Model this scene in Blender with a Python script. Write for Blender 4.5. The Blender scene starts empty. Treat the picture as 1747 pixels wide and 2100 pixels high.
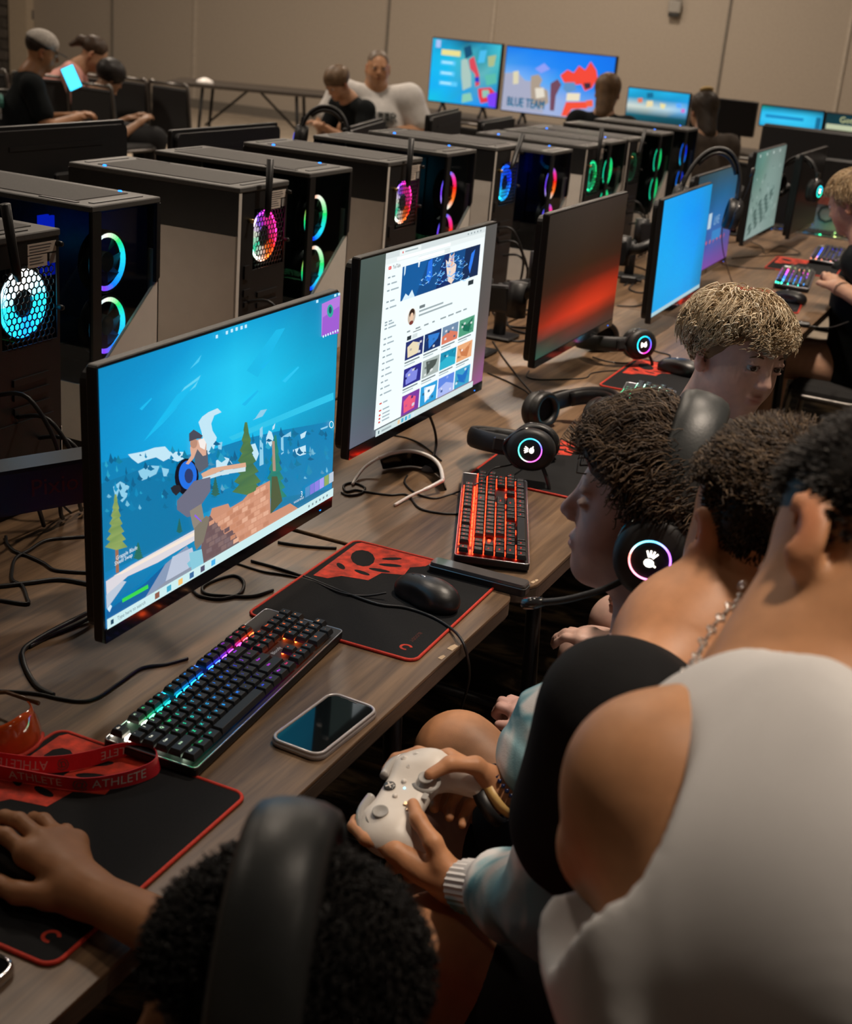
import bpy, bmesh, math, random
import numpy as np
from mathutils import Vector, Matrix
from mathutils.geometry import tessellate_polygon

random.seed(7)
RNG = np.random.default_rng(11)
PI = math.pi
SC = bpy.context.scene
COL = SC.collection

# ------------------------------------------------------------------ camera
FPX = 2738.46
CR = np.array([[0.8996, 0.4285, 0.0847], [0.2253, -0.2891, -0.9304], [-0.3742, 0.8561, -0.3566]])
CP = np.array([0.0, 0.0, 1.65])
u_, s_, vt_ = np.linalg.svd(CR); CR = u_ @ vt_
cam_d = bpy.data.cameras.new('camera')
cam_d.sensor_fit = 'HORIZONTAL'; cam_d.sensor_width = 36.0
cam_d.lens = 36.0 * FPX / 1747.0
cam_d.clip_start = 0.02; cam_d.clip_end = 60
cam_d.dof.use_dof = True; cam_d.dof.focus_distance = 2.15; cam_d.dof.aperture_fstop = 8.5
cam = bpy.data.objects.new('camera', cam_d); COL.objects.link(cam)
cm = Matrix.Identity(4)
for r_ in range(3):
    cm[r_][0] = CR[0][r_]; cm[r_][1] = -CR[1][r_]; cm[r_][2] = -CR[2][r_]; cm[r_][3] = CP[r_]
cam.matrix_world = cm
SC.camera = cam

# ------------------------------------------------------------------ world, lights, exposure
SC.view_settings.view_transform = 'Standard'; SC.view_settings.look = 'None'
SC.view_settings.exposure = 0.0; SC.view_settings.gamma = 1.0; SC.view_settings.use_curve_mapping = False
wd = bpy.data.worlds.new('world'); SC.world = wd; wd.use_nodes = True
wd.node_tree.nodes['Background'].inputs[0].default_value = (0.5, 0.45, 0.4, 1)
wd.node_tree.nodes['Background'].inputs[1].default_value = 0.02
CEIL = 4.6
DOWNLIGHTS = [(-0.45, 3.5, 760, 84), (0.42, 1.40, 600, 42), (0.85, 2.0, 560, 53), (-0.6, 6.4, 520, 95), (-2.9, 3.6, 50, 0), (2.4, 0.2, 9, 0), (-5.2, 1.2, 30, 0),  # third spot is an added lamp that brightens the blond boy's face
              (-4.8, 8.2, 86, 0), (-0.8, 10.8, 74, 0), (-8.6, 11.0, 160, 0), (-4.6, 13.0, 140, 0), (-9.5, 6.5, 90, 0)]
for x_, y_, e_, cone_ in DOWNLIGHTS:
    ld = bpy.data.lights.new('ceiling_lamp', 'SPOT' if cone_ else 'AREA'); ld.energy = e_
    if cone_: ld.spot_size = math.radians(cone_); ld.spot_blend = 1.0; ld.shadow_soft_size = .16
    else: ld.shape = 'DISK'; ld.size = 0.42
    ld.color = (1.0, 0.84, 0.68)
    lo = bpy.data.objects.new('ceiling_lamp', ld); lo.location = (x_, y_, CEIL - 0.03); COL.objects.link(lo)

# ------------------------------------------------------------------ rays through the picture, to find where things stand
def ray(px, py):
    d = np.array([px - 873.5, py - 1050.0, FPX]) @ CR
    return d / np.linalg.norm(d)
def gz(px, py, z): d = ray(px, py); return CP + d * ((z - CP[2]) / d[2])
def gy(px, py, y): d = ray(px, py); return CP + d * (y / d[1])
def gx(px, py, x): d = ray(px, py); return CP + d * (x / d[0])
def at(px, py, D): return CP + ray(px, py) * D

# ------------------------------------------------------------------ colours and materials
def lin(c):
    return tuple((x / 12.92 if x <= 0.04045 else ((x + 0.055) / 1.055) ** 2.4) for x in c)
def H(h):
    h = h.lstrip('#'); return lin(tuple(int(h[i:i + 2], 16) / 255 for i in (0, 2, 4)))
MATS = {}
def mat(name, col, rough=0.5, metal=0.0, noise=0.0, ns=30.0, bump=0.0, bs=200.0, emit=0.0, spec=0.5, coat=0.0,
        attr=False, trans=0.0, sss=0.0, sheen=0.0, stretch=(1, 1, 1), col2=None):
    if name in MATS: return MATS[name]
    m = bpy.data.materials.new(name); m.use_nodes = True; MATS[name] = m
    nt = m.node_tree; N = nt.nodes; L = nt.links; b = N['Principled BSDF']
    c4 = (*col, 1)
    b.inputs['Base Color'].default_value = c4; b.inputs['Roughness'].default_value = rough
    b.inputs['Metallic'].default_value = metal; b.inputs['Specular IOR Level'].default_value = spec
    b.inputs['Coat Weight'].default_value = coat; b.inputs['Coat Roughness'].default_value = 0.08
    b.inputs['Transmission Weight'].default_value = trans
    if sss: b.inputs['Subsurface Weight'].default_value = sss; b.inputs['Subsurface Radius'].default_value = (0.012, 0.005, 0.003); b.inputs['Subsurface Scale'].default_value = 0.5
    if sheen: b.inputs['Sheen Weight'].default_value = sheen
    src = None
    tc = N.new('ShaderNodeTexCoord'); mp = N.new('ShaderNodeMapping'); mp.inputs['Scale'].default_value = stretch
    L.new(tc.outputs['Object'], mp.inputs['Vector'])
    if attr:
        a = N.new('ShaderNodeVertexColor'); a.layer_name = 'Col'; src = a.outputs['Color']
    if noise:
        n = N.new('ShaderNodeTexNoise'); n.inputs['Scale'].default_value = ns; n.inputs['Detail'].default_value = 5
        L.new(mp.outputs[0], n.inputs['Vector'])
        rp = N.new('ShaderNodeValToRGB'); rp.color_ramp.elements[0].position = 0.3; rp.color_ramp.elements[1].position = 0.7
        if col2 is None:
            lo_, hi_ = 1 - noise, 1 + noise
            rp.color_ramp.elements[0].color = (lo_, lo_, lo_, 1); rp.color_ramp.elements[1].color = (hi_, hi_, hi_, 1)
            mx = N.new('ShaderNodeMix'); mx.data_type = 'RGBA'; mx.blend_type = 'MULTIPLY'; mx.inputs[0].default_value = 1
            if src: L.new(src, mx.inputs[6])
            else: mx.inputs[6].default_value = c4
            L.new(rp.outputs[0], mx.inputs[7]); src = mx.outputs[2]
        else:
            rp.color_ramp.elements[0].color = c4; rp.color_ramp.elements[1].color = (*col2, 1); src = rp.outputs[0]
        L.new(n.outputs['Fac'], rp.inputs[0])
    if src is not None: L.new(src, b.inputs['Base Color'])
    if emit:
        b.inputs['Emission Strength'].default_value = emit
        if src is not None: L.new(src, b.inputs['Emission Color'])
        else: b.inputs['Emission Color'].default_value = c4
    if bump:
        n2 = N.new('ShaderNodeTexNoise'); n2.inputs['Scale'].default_value = bs; n2.inputs['Detail'].default_value = 3
        L.new(mp.outputs[0], n2.inputs['Vector'])
        bp = N.new('ShaderNodeBump'); bp.inputs['Strength'].default_value = bump; bp.inputs['Distance'].default_value = 0.004
        L.new(n2.outputs['Fac'], bp.inputs['Height']); L.new(bp.outputs[0], b.inputs['Normal'])
    return m
def glow_mat(name, strength):
    """light given off by a screen, LED or lit legend; colour from the mesh's own 'Col'"""
    if name in MATS: return MATS[name]
    m = bpy.data.materials.new(name); m.use_nodes = True; MATS[name] = m
    nt = m.node_tree; b = nt.nodes['Principled BSDF']
    a = nt.nodes.new('ShaderNodeVertexColor'); a.layer_name = 'Col'
    b.inputs['Base Color'].default_value = (0.01, 0.01, 0.01, 1); b.inputs['Roughness'].default_value = 0.45
    b.inputs['Specular IOR Level'].default_value = 0.2
    nt.links.new(a.outputs['Color'], b.inputs['Emission Color']); b.inputs['Emission Strength'].default_value = strength
    return m
def glass_mat(name, tint, gloss=0.02, rough=0.02):
    if name in MATS: return MATS[name]
    m = bpy.data.materials.new(name); m.use_nodes = True; MATS[name] = m
    nt = m.node_tree; N = nt.nodes; N.remove(N['Principled BSDF']); out = N['Material Output']
    t = N.new('ShaderNodeBsdfTransparent'); t.inputs[0].default_value = (*tint, 1)
    g = N.new('ShaderNodeBsdfGlossy'); g.inputs['Roughness'].default_value = rough; g.inputs['Color'].default_value = (0.9, 0.9, 0.9, 1)
    lw0 = N.new('ShaderNodeLayerWeight'); pw = N.new('ShaderNodeMath'); pw.operation = 'POWER'; pw.inputs[1].default_value = 4.0
    nt.links.new(lw0.outputs['Facing'], pw.inputs[0]); lw = N.new('ShaderNodeMath'); lw.operation = 'MULTIPLY_ADD'; lw.inputs[1].default_value = .35; lw.inputs[2].default_value = gloss
    nt.links.new(pw.outputs[0], lw.inputs[0])
    mx = N.new('ShaderNodeMixShader'); nt.links.new(lw.outputs[0], mx.inputs[0])
    nt.links.new(t.outputs[0], mx.inputs[1]); nt.links.new(g.outputs[0], mx.inputs[2]); nt.links.new(mx.outputs[0], out.inputs[0])
    return m

# ------------------------------------------------------------------ mesh building
def mesh_of(name, v, f, cols=None, smooth=False, vcols=None):
    me = bpy.data.meshes.new(name)
    if isinstance(f, np.ndarray) and f.ndim == 2:
        k = f.shape[1]; me.vertices.add(len(v)); me.vertices.foreach_set('co', np.asarray(v, np.float32).ravel())
        me.loops.add(f.size); me.loops.foreach_set('vertex_index', f.ravel().astype(np.int32))
        me.polygons.add(len(f)); me.polygons.foreach_set('loop_start', np.arange(0, f.size, k, dtype=np.int32)); me.update(calc_edges=True)
    else:
        me.from_pydata([tuple(map(float, p)) for p in v], [], [tuple(map(int, q)) for q in f])
    if vcols is not None:
        ca = me.color_attributes.new('Col', 'FLOAT_COLOR', 'POINT')
        ca.data.foreach_set('color', np.c_[np.asarray(vcols), np.ones(len(vcols))].astype(np.float32).ravel())
    elif cols is not None:
        ca = me.color_attributes.new('Col', 'FLOAT_COLOR', 'CORNER')
        buf = []
        for p in me.polygons:
            for k, li in enumerate(p.loop_indices):
                c = cols[p.index]
                if c and isinstance(c[0], (tuple, list)): c = c[k]
                buf += [c[0], c[1], c[2], 1.0]
        ca.data.foreach_set('color', buf)
    if smooth:
        me.polygons.foreach_set('use_smooth', [True] * len(me.polygons))
    me.update()
    return me
class MB:
    """collects shapes; build() links them as one mesh object"""
    def __init__(s): s.v = []; s.f = []; s.c = []
    def add(s, vs, fs, M=None, col=None):
        o = len(s.v)
        for p in vs:
            s.v.append(tuple(M @ Vector(p)) if M is not None else tuple(p))
        for q in fs:
            s.f.append(tuple(i + o for i in q)); s.c.append(col)
        return s
    def box(s, c, d, M=None, b=0.0, col=None):
        hx, hy, hz = d[0] / 2, d[1] / 2, d[2] / 2
        T = Matrix.Translation(c)
        if M is not None: T = M @ T
        if b <= 0:
            vs = [(x, y, z) for x in (-hx, hx) for y in (-hy, hy) for z in (-hz, hz)]
            fs = [(0, 1, 3, 2), (4, 6, 7, 5), (0, 4, 5, 1), (2, 3, 7, 6), (0, 2, 6, 4), (1, 5, 7, 3)]
            return s.add(vs, fs, T, col)
        b = min(b, hx * .98, hy * .98, hz * .98)
        vs = []; idx = {}
        for sx in (-1, 1):
            for sy in (-1, 1):
                for sz in (-1, 1):
                    for ax in range(3):
                        p = [sx * (hx - b), sy * (hy - b), sz * (hz - b)]
                        p[ax] = (sx * hx, sy * hy, sz * hz)[ax]
                        idx[(sx, sy, sz, ax)] = len(vs); vs.append(tuple(p))
        fs = []
        for ax in range(3):
            o1, o2 = [a for a in range(3) if a != ax]
            for sg in (-1, 1):
                q = []
                for a, b2 in ((-1, -1), (1, -1), (1, 1), (-1, 1)):
                    k = [0, 0, 0]; k[ax] = sg; k[o1] = a; k[o2] = b2; q.append(idx[(*k, ax)])
                fs.append(tuple(q))
            for a in (-1, 1):
                for b2 in (-1, 1):
                    k1 = [0, 0, 0]; k1[o1] = a; k1[o2] = b2; k2 = k1[:]
                    k1[ax] = -1; k2[ax] = 1
                    fs.append((idx[(*k1, o1)], idx[(*k2, o1)], idx[(*k2, o2)], idx[(*k1, o2)]))
        for sx in (-1, 1):
            for sy in (-1, 1):
                for sz in (-1, 1): fs.append(tuple(idx[(sx, sy, sz, a)] for a in range(3)))
        return s.add(vs, fs, T, col)
    def prism(s, poly, z0, z1, M=None, col=None, b=0.0):
        n = len(poly)
        if b > 0:
            cx = sum(p[0] for p in poly) / n; cy = sum(p[1] for p in poly) / n
            def ins(p):
                d = math.hypot(p[0] - cx, p[1] - cy) or 1
                return (p[0] - (p[0] - cx) / d * b, p[1] - (p[1] - cy) / d * b)
            ip = [ins(p) for p in poly]
            rings = [(ip, z0), (poly, z0 + b), (poly, z1 - b), (ip, z1)]
        else: rings = [(poly, z0), (poly, z1)]
        vs = [(p[0], p[1], z) for r, z in rings for p in r]; fs = []
        for k in range(len(rings) - 1):
            for i in range(n):
                j = (i + 1) % n; fs.append((k * n + i, k * n + j, (k + 1) * n + j, (k + 1) * n + i))
        top = (len(rings) - 1) * n
        tri = tessellate_polygon([[Vector((p[0], p[1], 0)) for p in rings[0][0]]])
        for t in tri: fs.append(tuple(t)); fs.append(tuple(top + i for i in reversed(t)))
        return s.add(vs, fs, M, col)
    def tube(s, pts, r, n=8, M=None, col=None, closed=False, flat=None):
        P = [Vector(p) for p in pts]; m = len(P)
        rr = r if isinstance(r, (list, tuple)) else [r] * m
        vs = []; fs = []; up = None
        for i in range(m):
            a = P[(i - 1) % m] if (closed or i > 0) else P[i]; c = P[(i + 1) % m] if (closed or i < m - 1) else P[i]
            t = (c - a); t = t.normalized() if t.length > 1e-9 else Vector((0, 0, 1))
            if up is None:
                up = Vector((0, 0, 1)) if abs(t.z) < .9 else Vector((1, 0, 0))
            up = (up - t * up.dot(t)); up = up.normalized() if up.length > 1e-6 else t.orthogonal().normalized()
            sd = t.cross(up)
            for k in range(n):
                w = 2 * PI * k / n; fl = flat if flat else 1.0
                vs.append(tuple(P[i] + (sd * math.cos(w) + up * math.sin(w) * fl) * rr[i]))
        for i in range(m if closed else m - 1):
            j = (i + 1) % m
            for k in range(n):
                l = (k + 1) % n; fs.append((i * n + k, i * n + l, j * n + l, j * n + k))
        if not closed:
            fs.append(tuple(reversed(range(n)))); fs.append(tuple((m - 1) * n + k for k in range(n)))
        return s.add(vs, fs, M, col)
    def lathe(s, prof, n=24, M=None, col=None, a0=0.0, a1=2 * PI, cap=True):
        full = abs(a1 - a0 - 2 * PI) < 1e-6; m = n if full else n + 1
        vs = [(r * math.cos(a0 + (a1 - a0) * k / n), r * math.sin(a0 + (a1 - a0) * k / n), z) for r, z in prof for k in range(m)]
        fs = []
        for i in range(len(prof) - 1):
            for k in range(n):
                l = (k + 1) % m if full else k + 1
                fs.append((i * m + k, i * m + l, (i + 1) * m + l, (i + 1) * m + k))
        if cap and full:
            if prof[0][0] > 1e-6: fs.append(tuple(reversed(range(m))))
            if prof[-1][0] > 1e-6: fs.append(tuple((len(prof) - 1) * m + k for k in range(m)))
        return s.add(vs, fs, M, col)
    def quad(s, a, b, c, d, M=None, col=None): return s.add([a, b, c, d], [(0, 1, 2, 3)], M, col)
    def text(s, txt, size, M, col=None, ex=0.0):
        v, f = text_geo(txt, ex / size if size else 0); return s.add([(p[0] * size, p[1] * size, p[2] * size) for p in v], f, M, col)
    def mesh(s, name, smooth=False):
        return mesh_of(name, s.v, s.f, s.c if any(c is not None for c in s.c) else None, smooth)
    def build(s, name, m, parent=None, smooth=False):
        return link(name, s.mesh(name, smooth), m, parent)
TEXTS = {}
def text_geo(t, ex=0.0):
    k = (t, round(ex, 4))
    if k in TEXTS: return TEXTS[k]
    cu = bpy.data.curves.new('t', 'FONT'); cu.body = t; cu.size = 1.0; cu.align_x = 'CENTER'; cu.align_y = 'CENTER'
    cu.resolution_u = 2; cu.extrude = ex
    ob = bpy.data.objects.new('t', cu); me = bpy.data.meshes.new_from_object(ob)
    r = ([tuple(v.co) for v in me.vertices], [tuple(p.vertices) for p in me.polygons])
    bpy.data.objects.remove(ob); bpy.data.curves.remove(cu); bpy.data.meshes.remove(me)
    TEXTS[k] = r; return r
def link(name, me, m, parent=None):
    o = bpy.data.objects.new(name, me)
    if m is not None and len(me.materials) == 0: me.materials.append(m)
    COL.objects.link(o)
    if parent is not None: o.parent = parent
    return o
def tag(o, label, cat, group=None, kind=None):
    o['label'] = label; o['category'] = cat
    if group: o['group'] = group
    if kind: o['kind'] = kind
    return o
def thing(name, label, cat, loc=(0, 0, 0), rotz=0.0, group=None, rot=None):
    o = bpy.data.objects.new(name, None); COL.objects.link(o); o.location = tuple(map(float, loc))
    o.empty_display_size = 0.05
    o.rotation_euler = rot if rot is not None else (0, 0, rotz)
    return tag(o, label, cat, group)
def struct(name, mb, m, label=None):
    o = mb.build(name, m); o['kind'] = 'structure'; o['label'] = label or name.replace('_', ' '); return o
def Rz(a): return Matrix.Rotation(a, 4, 'Z')
def Rx(a): return Matrix.Rotation(a, 4, 'X')
def Ry(a): return Matrix.Rotation(a, 4, 'Y')
def T(x, y, z): return Matrix.Translation((x, y, z))
def frame(o, x, y, z):
    """matrix whose columns are the axes x, y, z at origin o"""
    m = Matrix.Identity(4)
    for i in range(3): m[i][0] = x[i]; m[i][1] = y[i]; m[i][2] = z[i]; m[i][3] = o[i]
    return m
def rrect(w, d, r, seg=5):
    out = []
    for cx, cy, a in ((w / 2 - r, d / 2 - r, 0), (-w / 2 + r, d / 2 - r, 90), (-w / 2 + r, -d / 2 + r, 180), (w / 2 - r, -d / 2 + r, 270)):
        for k in range(seg + 1):
            t = math.radians(a + 90 * k / seg); out.append((cx + r * math.cos(t), cy + r * math.sin(t)))
    return out
def spline(pts, n=6, closed=False):
    P = [Vector(p) for p in pts]; m = len(P); out = []
    rng = range(m if closed else m - 1)
    for i in rng:
        g = (lambda k: P[k % m]) if closed else (lambda k: P[max(0, min(m - 1, k))])
        a, b, c, d = g(i - 1), g(i), g(i + 1), g(i + 2)
        for k in range(n):
            t = k / n
            out.append(0.5 * ((2 * b) + (c - a) * t + (2 * a - 5 * b + 4 * c - d) * t * t + (3 * b - a - 3 * c + d) * t ** 3))
    if not closed: out.append(P[-1])
    return out
def mixc(a, b, t): return tuple(a[i] + (b[i] - a[i]) * t for i in range(3))
def ramp(stops, t):
    if t <= stops[0][0]: return stops[0][1]
    for (a, ca), (b, cb) in zip(stops, stops[1:]):
        if t <= b: return mixc(ca, cb, (t - a) / (b - a))
    return stops[-1][1]

# ------------------------------------------------------------------ smooth solids (bodies, clothes, hair volumes)
def smin(a, b, k):
    h = np.maximum(k - np.abs(a - b), 0) / k
    return np.minimum(a, b) - h * h * k * 0.25
def prim_d(p, X):
    if p[0] == 'c':
        a, b, ra, rb = np.array(p[1]), np.array(p[2]), p[3], p[4]
        ab = b - a; t = np.clip(((X - a) @ ab) / max(ab @ ab, 1e-12), 0, 1)
        return np.linalg.norm(X - a - t[..., None] * ab, axis=-1) - (ra + (rb - ra) * t)
    if p[0] in ('e', '-e'):
        q = X - np.array(p[1])
        if p[3] is not None: q = q @ np.array(p[3])
        r = np.array(p[2]); k0 = np.linalg.norm(q / r, axis=-1); k1 = np.linalg.norm(q / (r * r), axis=-1)
        return k0 * (k0 - 1) / np.maximum(k1, 1e-9)
    if p[0] in ('b', '-b'):
        q = X - np.array(p[1])
        if p[3] is not None: q = q @ np.array(p[3])
        q = np.abs(q) - np.array(p[2]) + p[4]
        return np.linalg.norm(np.maximum(q, 0), axis=-1) + np.minimum(q.max(axis=-1), 0) - p[4]
    if p[0] == 'cut':
        return (X - np.array(p[1])) @ (np.array(p[2]) / np.linalg.norm(p[2]))
def prim_box(p):
    if p[0] == 'c':
        a, b = np.array(p[1]), np.array(p[2]); r = max(p[3], p[4]); return np.minimum(a, b) - r, np.maximum(a, b) + r
    if p[0] in ('e', 'b'):
        r = np.max(p[2]) * (1.75 if p[0] == 'b' else 1); return np.array(p[1]) - r, np.array(p[1]) + r
    return None
def blob(prims, vox, wob=None, lo=None, hi=None, shell=0.0):
    """smooth union of round cones, ellipsoids and boxes -> one closed surface (verts, faces)"""
    bs = [b for b in map(prim_box, prims) if b]
    l0 = np.min([b[0] for b in bs], axis=0) - 3 * vox - .01 - shell; h0 = np.max([b[1] for b in bs], axis=0) + 3 * vox + .01 + shell
    if lo is not None: l0 = np.maximum(l0, lo)
    if hi is not None: h0 = np.minimum(h0, hi)
    n = np.maximum(np.ceil((h0 - l0) / vox).astype(int) + 1, 4)
    ax = [l0[i] + vox * np.arange(n[i]) for i in range(3)]
    D = np.full(n, .2); mg = .035 + 3 * vox + shell
    def sub(l, h):
        i0 = np.clip(np.floor((l - l0) / vox).astype(int), 0, n - 1); i1 = np.clip(np.ceil((h - l0) / vox).astype(int) + 1, 1, n)
        return tuple(slice(i0[k], max(i1[k], i0[k] + 1)) for k in range(3))
    def pts(sl): return np.stack(np.meshgrid(*[ax[k][sl[k]] for k in range(3)], indexing='ij'), -1)
    for p in prims:
        k = p[-1]
        if p[0] == 'cut':
            sl = (slice(None),) * 3; D = np.maximum(D, prim_d(p, pts(sl).reshape(-1, 3)).reshape(n)); continue
        r_ = np.max(p[2]) * 1.0 if p[0][0] == '-' else 0
        bx = (np.array(p[1]) - r_ - k, np.array(p[1]) + r_ + k) if p[0][0] == '-' else (prim_box(p)[0] - mg, prim_box(p)[1] + mg)
        sl = sub(*bx); Xs = pts(sl); d = prim_d(p, Xs.reshape(-1, 3)).reshape(Xs.shape[:3])
        if p[0][0] == '-': D[sl] = -smin(-D[sl], d, k)
        else: D[sl] = smin(D[sl], d, k)
    if wob is not None:
        J = np.argwhere(np.abs(D - shell) < .03); JJ = tuple(J.T); D[JJ] = D[JJ] + wob(l0 + J * vox)
    D = D - shell
    D[0, :, :] = D[-1, :, :] = 1; D[:, 0, :] = D[:, -1, :] = 1; D[:, :, 0] = D[:, :, -1] = 1
    S = D < 0; nx, ny, nz = n
    c8 = [S[i:nx - 1 + i, j:ny - 1 + j, k:nz - 1 + k] for i in (0, 1) for j in (0, 1) for k in (0, 1)]
    cnt = sum(c.astype(np.int8) for c in c8); act = (cnt > 0) & (cnt < 8)
    I = np.argwhere(act); ids = -np.ones(act.shape, dtype=np.int64); ids[act] = np.arange(len(I))
    acc = np.zeros((len(I), 3)); w = np.zeros(len(I))
    offs = [(i, j, k) for i in (0, 1) for j in (0, 1) for k in (0, 1)]
    for a in range(8):
        for b in range(a + 1, 8):
            oa, ob = np.array(offs[a]), np.array(offs[b])
            if np.abs(oa - ob).sum() != 1: continue
            A = D[tuple((I + oa).T)]; B = D[tuple((I + ob).T)]; m = (A < 0) != (B < 0)
            t = np.where(m, A / np.where(m, A - B, 1), 0)
            acc += np.where(m[:, None], oa + t[:, None] * (ob - oa), 0); w += m
    V = l0 + (I + acc / w[:, None]) * vox
    F = []
    for axn in range(3):
        sl = [slice(None)] * 3; sl[axn] = slice(0, -1); s2 = [slice(None)] * 3; s2[axn] = slice(1, None)
        a, b = S[tuple(sl)], S[tuple(s2)]; E = np.argwhere(a != b)
        u, v = [(1, 2), (2, 0), (0, 1)][axn]
        ok = (E[:, u] > 0) & (E[:, v] > 0) & (E[:, u] < n[u] - 1) & (E[:, v] < n[v] - 1); E = E[ok]
        eu = np.zeros(3, int); eu[u] = 1; ev = np.zeros(3, int); ev[v] = 1
        q = np.stack([ids[tuple((E - eu - ev).T)], ids[tuple((E - ev).T)], ids[tuple(E.T)], ids[tuple((E - eu).T)]], 1)
        fl = a[tuple(E.T)]; q = np.where(fl[:, None], q, q[:, ::-1]); F.append(q)
    return V, np.concatenate(F)
def xf(prims, M, s=1.0):
    """move primitives by matrix M after scaling by s"""
    Rm = np.array(M.to_3x3()); t = np.array(M.translation); out = []
    for p in prims:
        p = list(p); g = lambda q: tuple(Rm @ (np.array(q) * s) + t)
        if p[0] == 'c': p[1] = g(p[1]); p[2] = g(p[2]); p[3] *= s; p[4] *= s; p[5] *= s
        elif p[0] in ('e', '-e'):
            p[1] = g(p[1]); p[2] = tuple(np.array(p[2]) * s); p[3] = Rm @ (np.array(p[3]) if p[3] is not None else np.eye(3)); p[4] *= s
        elif p[0] in ('b', '-b'):
            p[1] = g(p[1]); p[2] = tuple(np.array(p[2]) * s); p[3] = Rm @ (np.array(p[3]) if p[3] is not None else np.eye(3)); p[4] *= s; p[5] *= s
        elif p[0] == 'cut': p[1] = g(p[1]); p[2] = tuple(Rm @ np.array(p[2]))
        out.append(tuple(p))
    return out
def snoise(X, f=10.0, seed=0, n=5):
    r = np.random.default_rng(seed); o = 0
    for _ in range(n):
        d = r.normal(size=3); d /= np.linalg.norm(d); o = o + np.sin(X @ d * f * r.uniform(.6, 1.6) + r.uniform(0, 6.28))
    return o / n

# ================================================================== the room
def carpet_mat():
    m = bpy.data.materials.new('carpet_swirl'); m.use_nodes = True; nt = m.node_tree; N = nt.nodes; L = nt.links; b = N['Principled BSDF']
    tc = N.new('ShaderNodeTexCoord'); mp = N.new('ShaderNodeMapping'); mp.inputs['Scale'].default_value = (1.2, 4.0, 1); mp.inputs['Rotation'].default_value = (0, 0, 0.5)
    L.new(tc.outputs['Object'], mp.inputs[0])
    n = N.new('ShaderNodeTexNoise'); n.inputs['Scale'].default_value = 2.6; n.inputs['Detail'].default_value = 6; n.inputs['Distortion'].default_value = 1.6
    L.new(mp.outputs[0], n.inputs['Vector'])
    r = N.new('ShaderNodeValToRGB'); e = r.color_ramp.elements
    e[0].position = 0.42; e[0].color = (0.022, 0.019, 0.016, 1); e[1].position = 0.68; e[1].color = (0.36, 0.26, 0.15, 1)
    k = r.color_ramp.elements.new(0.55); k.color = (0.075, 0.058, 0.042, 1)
    L.new(n.outputs['Fac'], r.inputs[0]); L.new(r.outputs[0], b.inputs['Base Color']); b.inputs['Roughness'].default_value = 0.95
    b.inputs['Specular IOR Level'].default_value = 0.1
    return m
M_CARPET = carpet_mat()
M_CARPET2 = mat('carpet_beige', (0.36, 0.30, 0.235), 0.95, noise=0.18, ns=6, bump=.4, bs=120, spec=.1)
M_WALL = mat('wall_fabric', (0.40, 0.345, 0.285), 0.9, noise=0.05, ns=40, bump=0.15, bs=160, spec=.15)
M_SEAM = mat('wall_seam', (0.17, 0.15, 0.125), 0.8, noise=.1)
M_SEAM_L = mat('wall_seam_pale', (0.47, 0.41, 0.34), 0.8, noise=.1)
M_PILLAR = mat('pillar_paint', (0.52, 0.43, 0.32), 0.8, noise=.05)
M_STONE = mat('stone_dark', (0.13, 0.115, 0.10), 0.9, noise=.3, ns=9, bump=.5, bs=30)
M_CEIL = mat('ceiling_paint', (0.10, 0.095, 0.09), 0.9, noise=.04)
def slab(x0, x1, y0, y1, z0, z1): return MB().box(((x0 + x1) / 2, (y0 + y1) / 2, (z0 + z1) / 2), (x1 - x0, y1 - y0, z1 - z0))
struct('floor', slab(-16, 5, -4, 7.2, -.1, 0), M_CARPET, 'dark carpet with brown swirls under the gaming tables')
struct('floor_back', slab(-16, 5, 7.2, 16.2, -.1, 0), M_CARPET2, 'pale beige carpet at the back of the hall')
struct('wall_back', slab(-13.8, 5, 16.0, 16.2, 0, CEIL), M_WALL, 'beige fabric covered partition wall at the back')
struct('wall_right', slab(4.8, 5, -4, 16.2, 0, CEIL), M_WALL, 'beige wall on the right side')
struct('wall_front', slab(-16, 5, -4.2, -4, 0, CEIL), M_WALL, 'beige wall behind the players')
struct('wall_left', slab(-16.2, -16, -4, 16.2, 0, CEIL), M_WALL, 'beige wall on the far left')
struct('ceiling', slab(-16.2, 5, -4.2, 16.2, CEIL, CEIL + .1), M_CEIL, 'dark ceiling above the hall')
struct('trim_1', slab(-14.12, -13.8, 15.85, 16.2, 0, CEIL), M_PILLAR, 'pale painted pillar beside the stone wall')
stone = struct('wall_stone', slab(-16, -14.12, 16.0, 16.2, 0, CEIL), M_STONE, 'dark stacked stone wall beyond the pillar')
sm_ = MB().box((0, 0, 0), (.42, .05, .14), b=.012).mesh('stone')
sm_.materials.append(M_STONE)
for r_ in range(16):
    for c_ in range(5):
        o = link('stone', sm_, None, stone); o.location = (-16 + .25 + c_ * .44 - (r_ % 2) * .2, 15.985 + random.uniform(-.012, .012), .08 + r_ * .15)
        o.scale = (random.uniform(.8, 1), 1, 1)
for i_, (px_, pale) in enumerate([(400, True), (230, False), (795, False), (1010, True), (1490, False), (1742, True)]):
    x_ = gy(px_, 60, 15.99)[0]
    struct('trim_%d' % (i_ + 2), slab(x_ - (.012 if not pale else .018), x_ + (.012 if not pale else .018), 15.98, 16.02, 0, CEIL), M_SEAM_L if pale else M_SEAM,
           ('pale' if pale else 'dark') + ' vertical joint between partition wall panels')
struct('baseboard_back', slab(-13.8, 5, 15.97, 16.0, 0, .12), M_SEAM, 'dark baseboard along the back wall')
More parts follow.
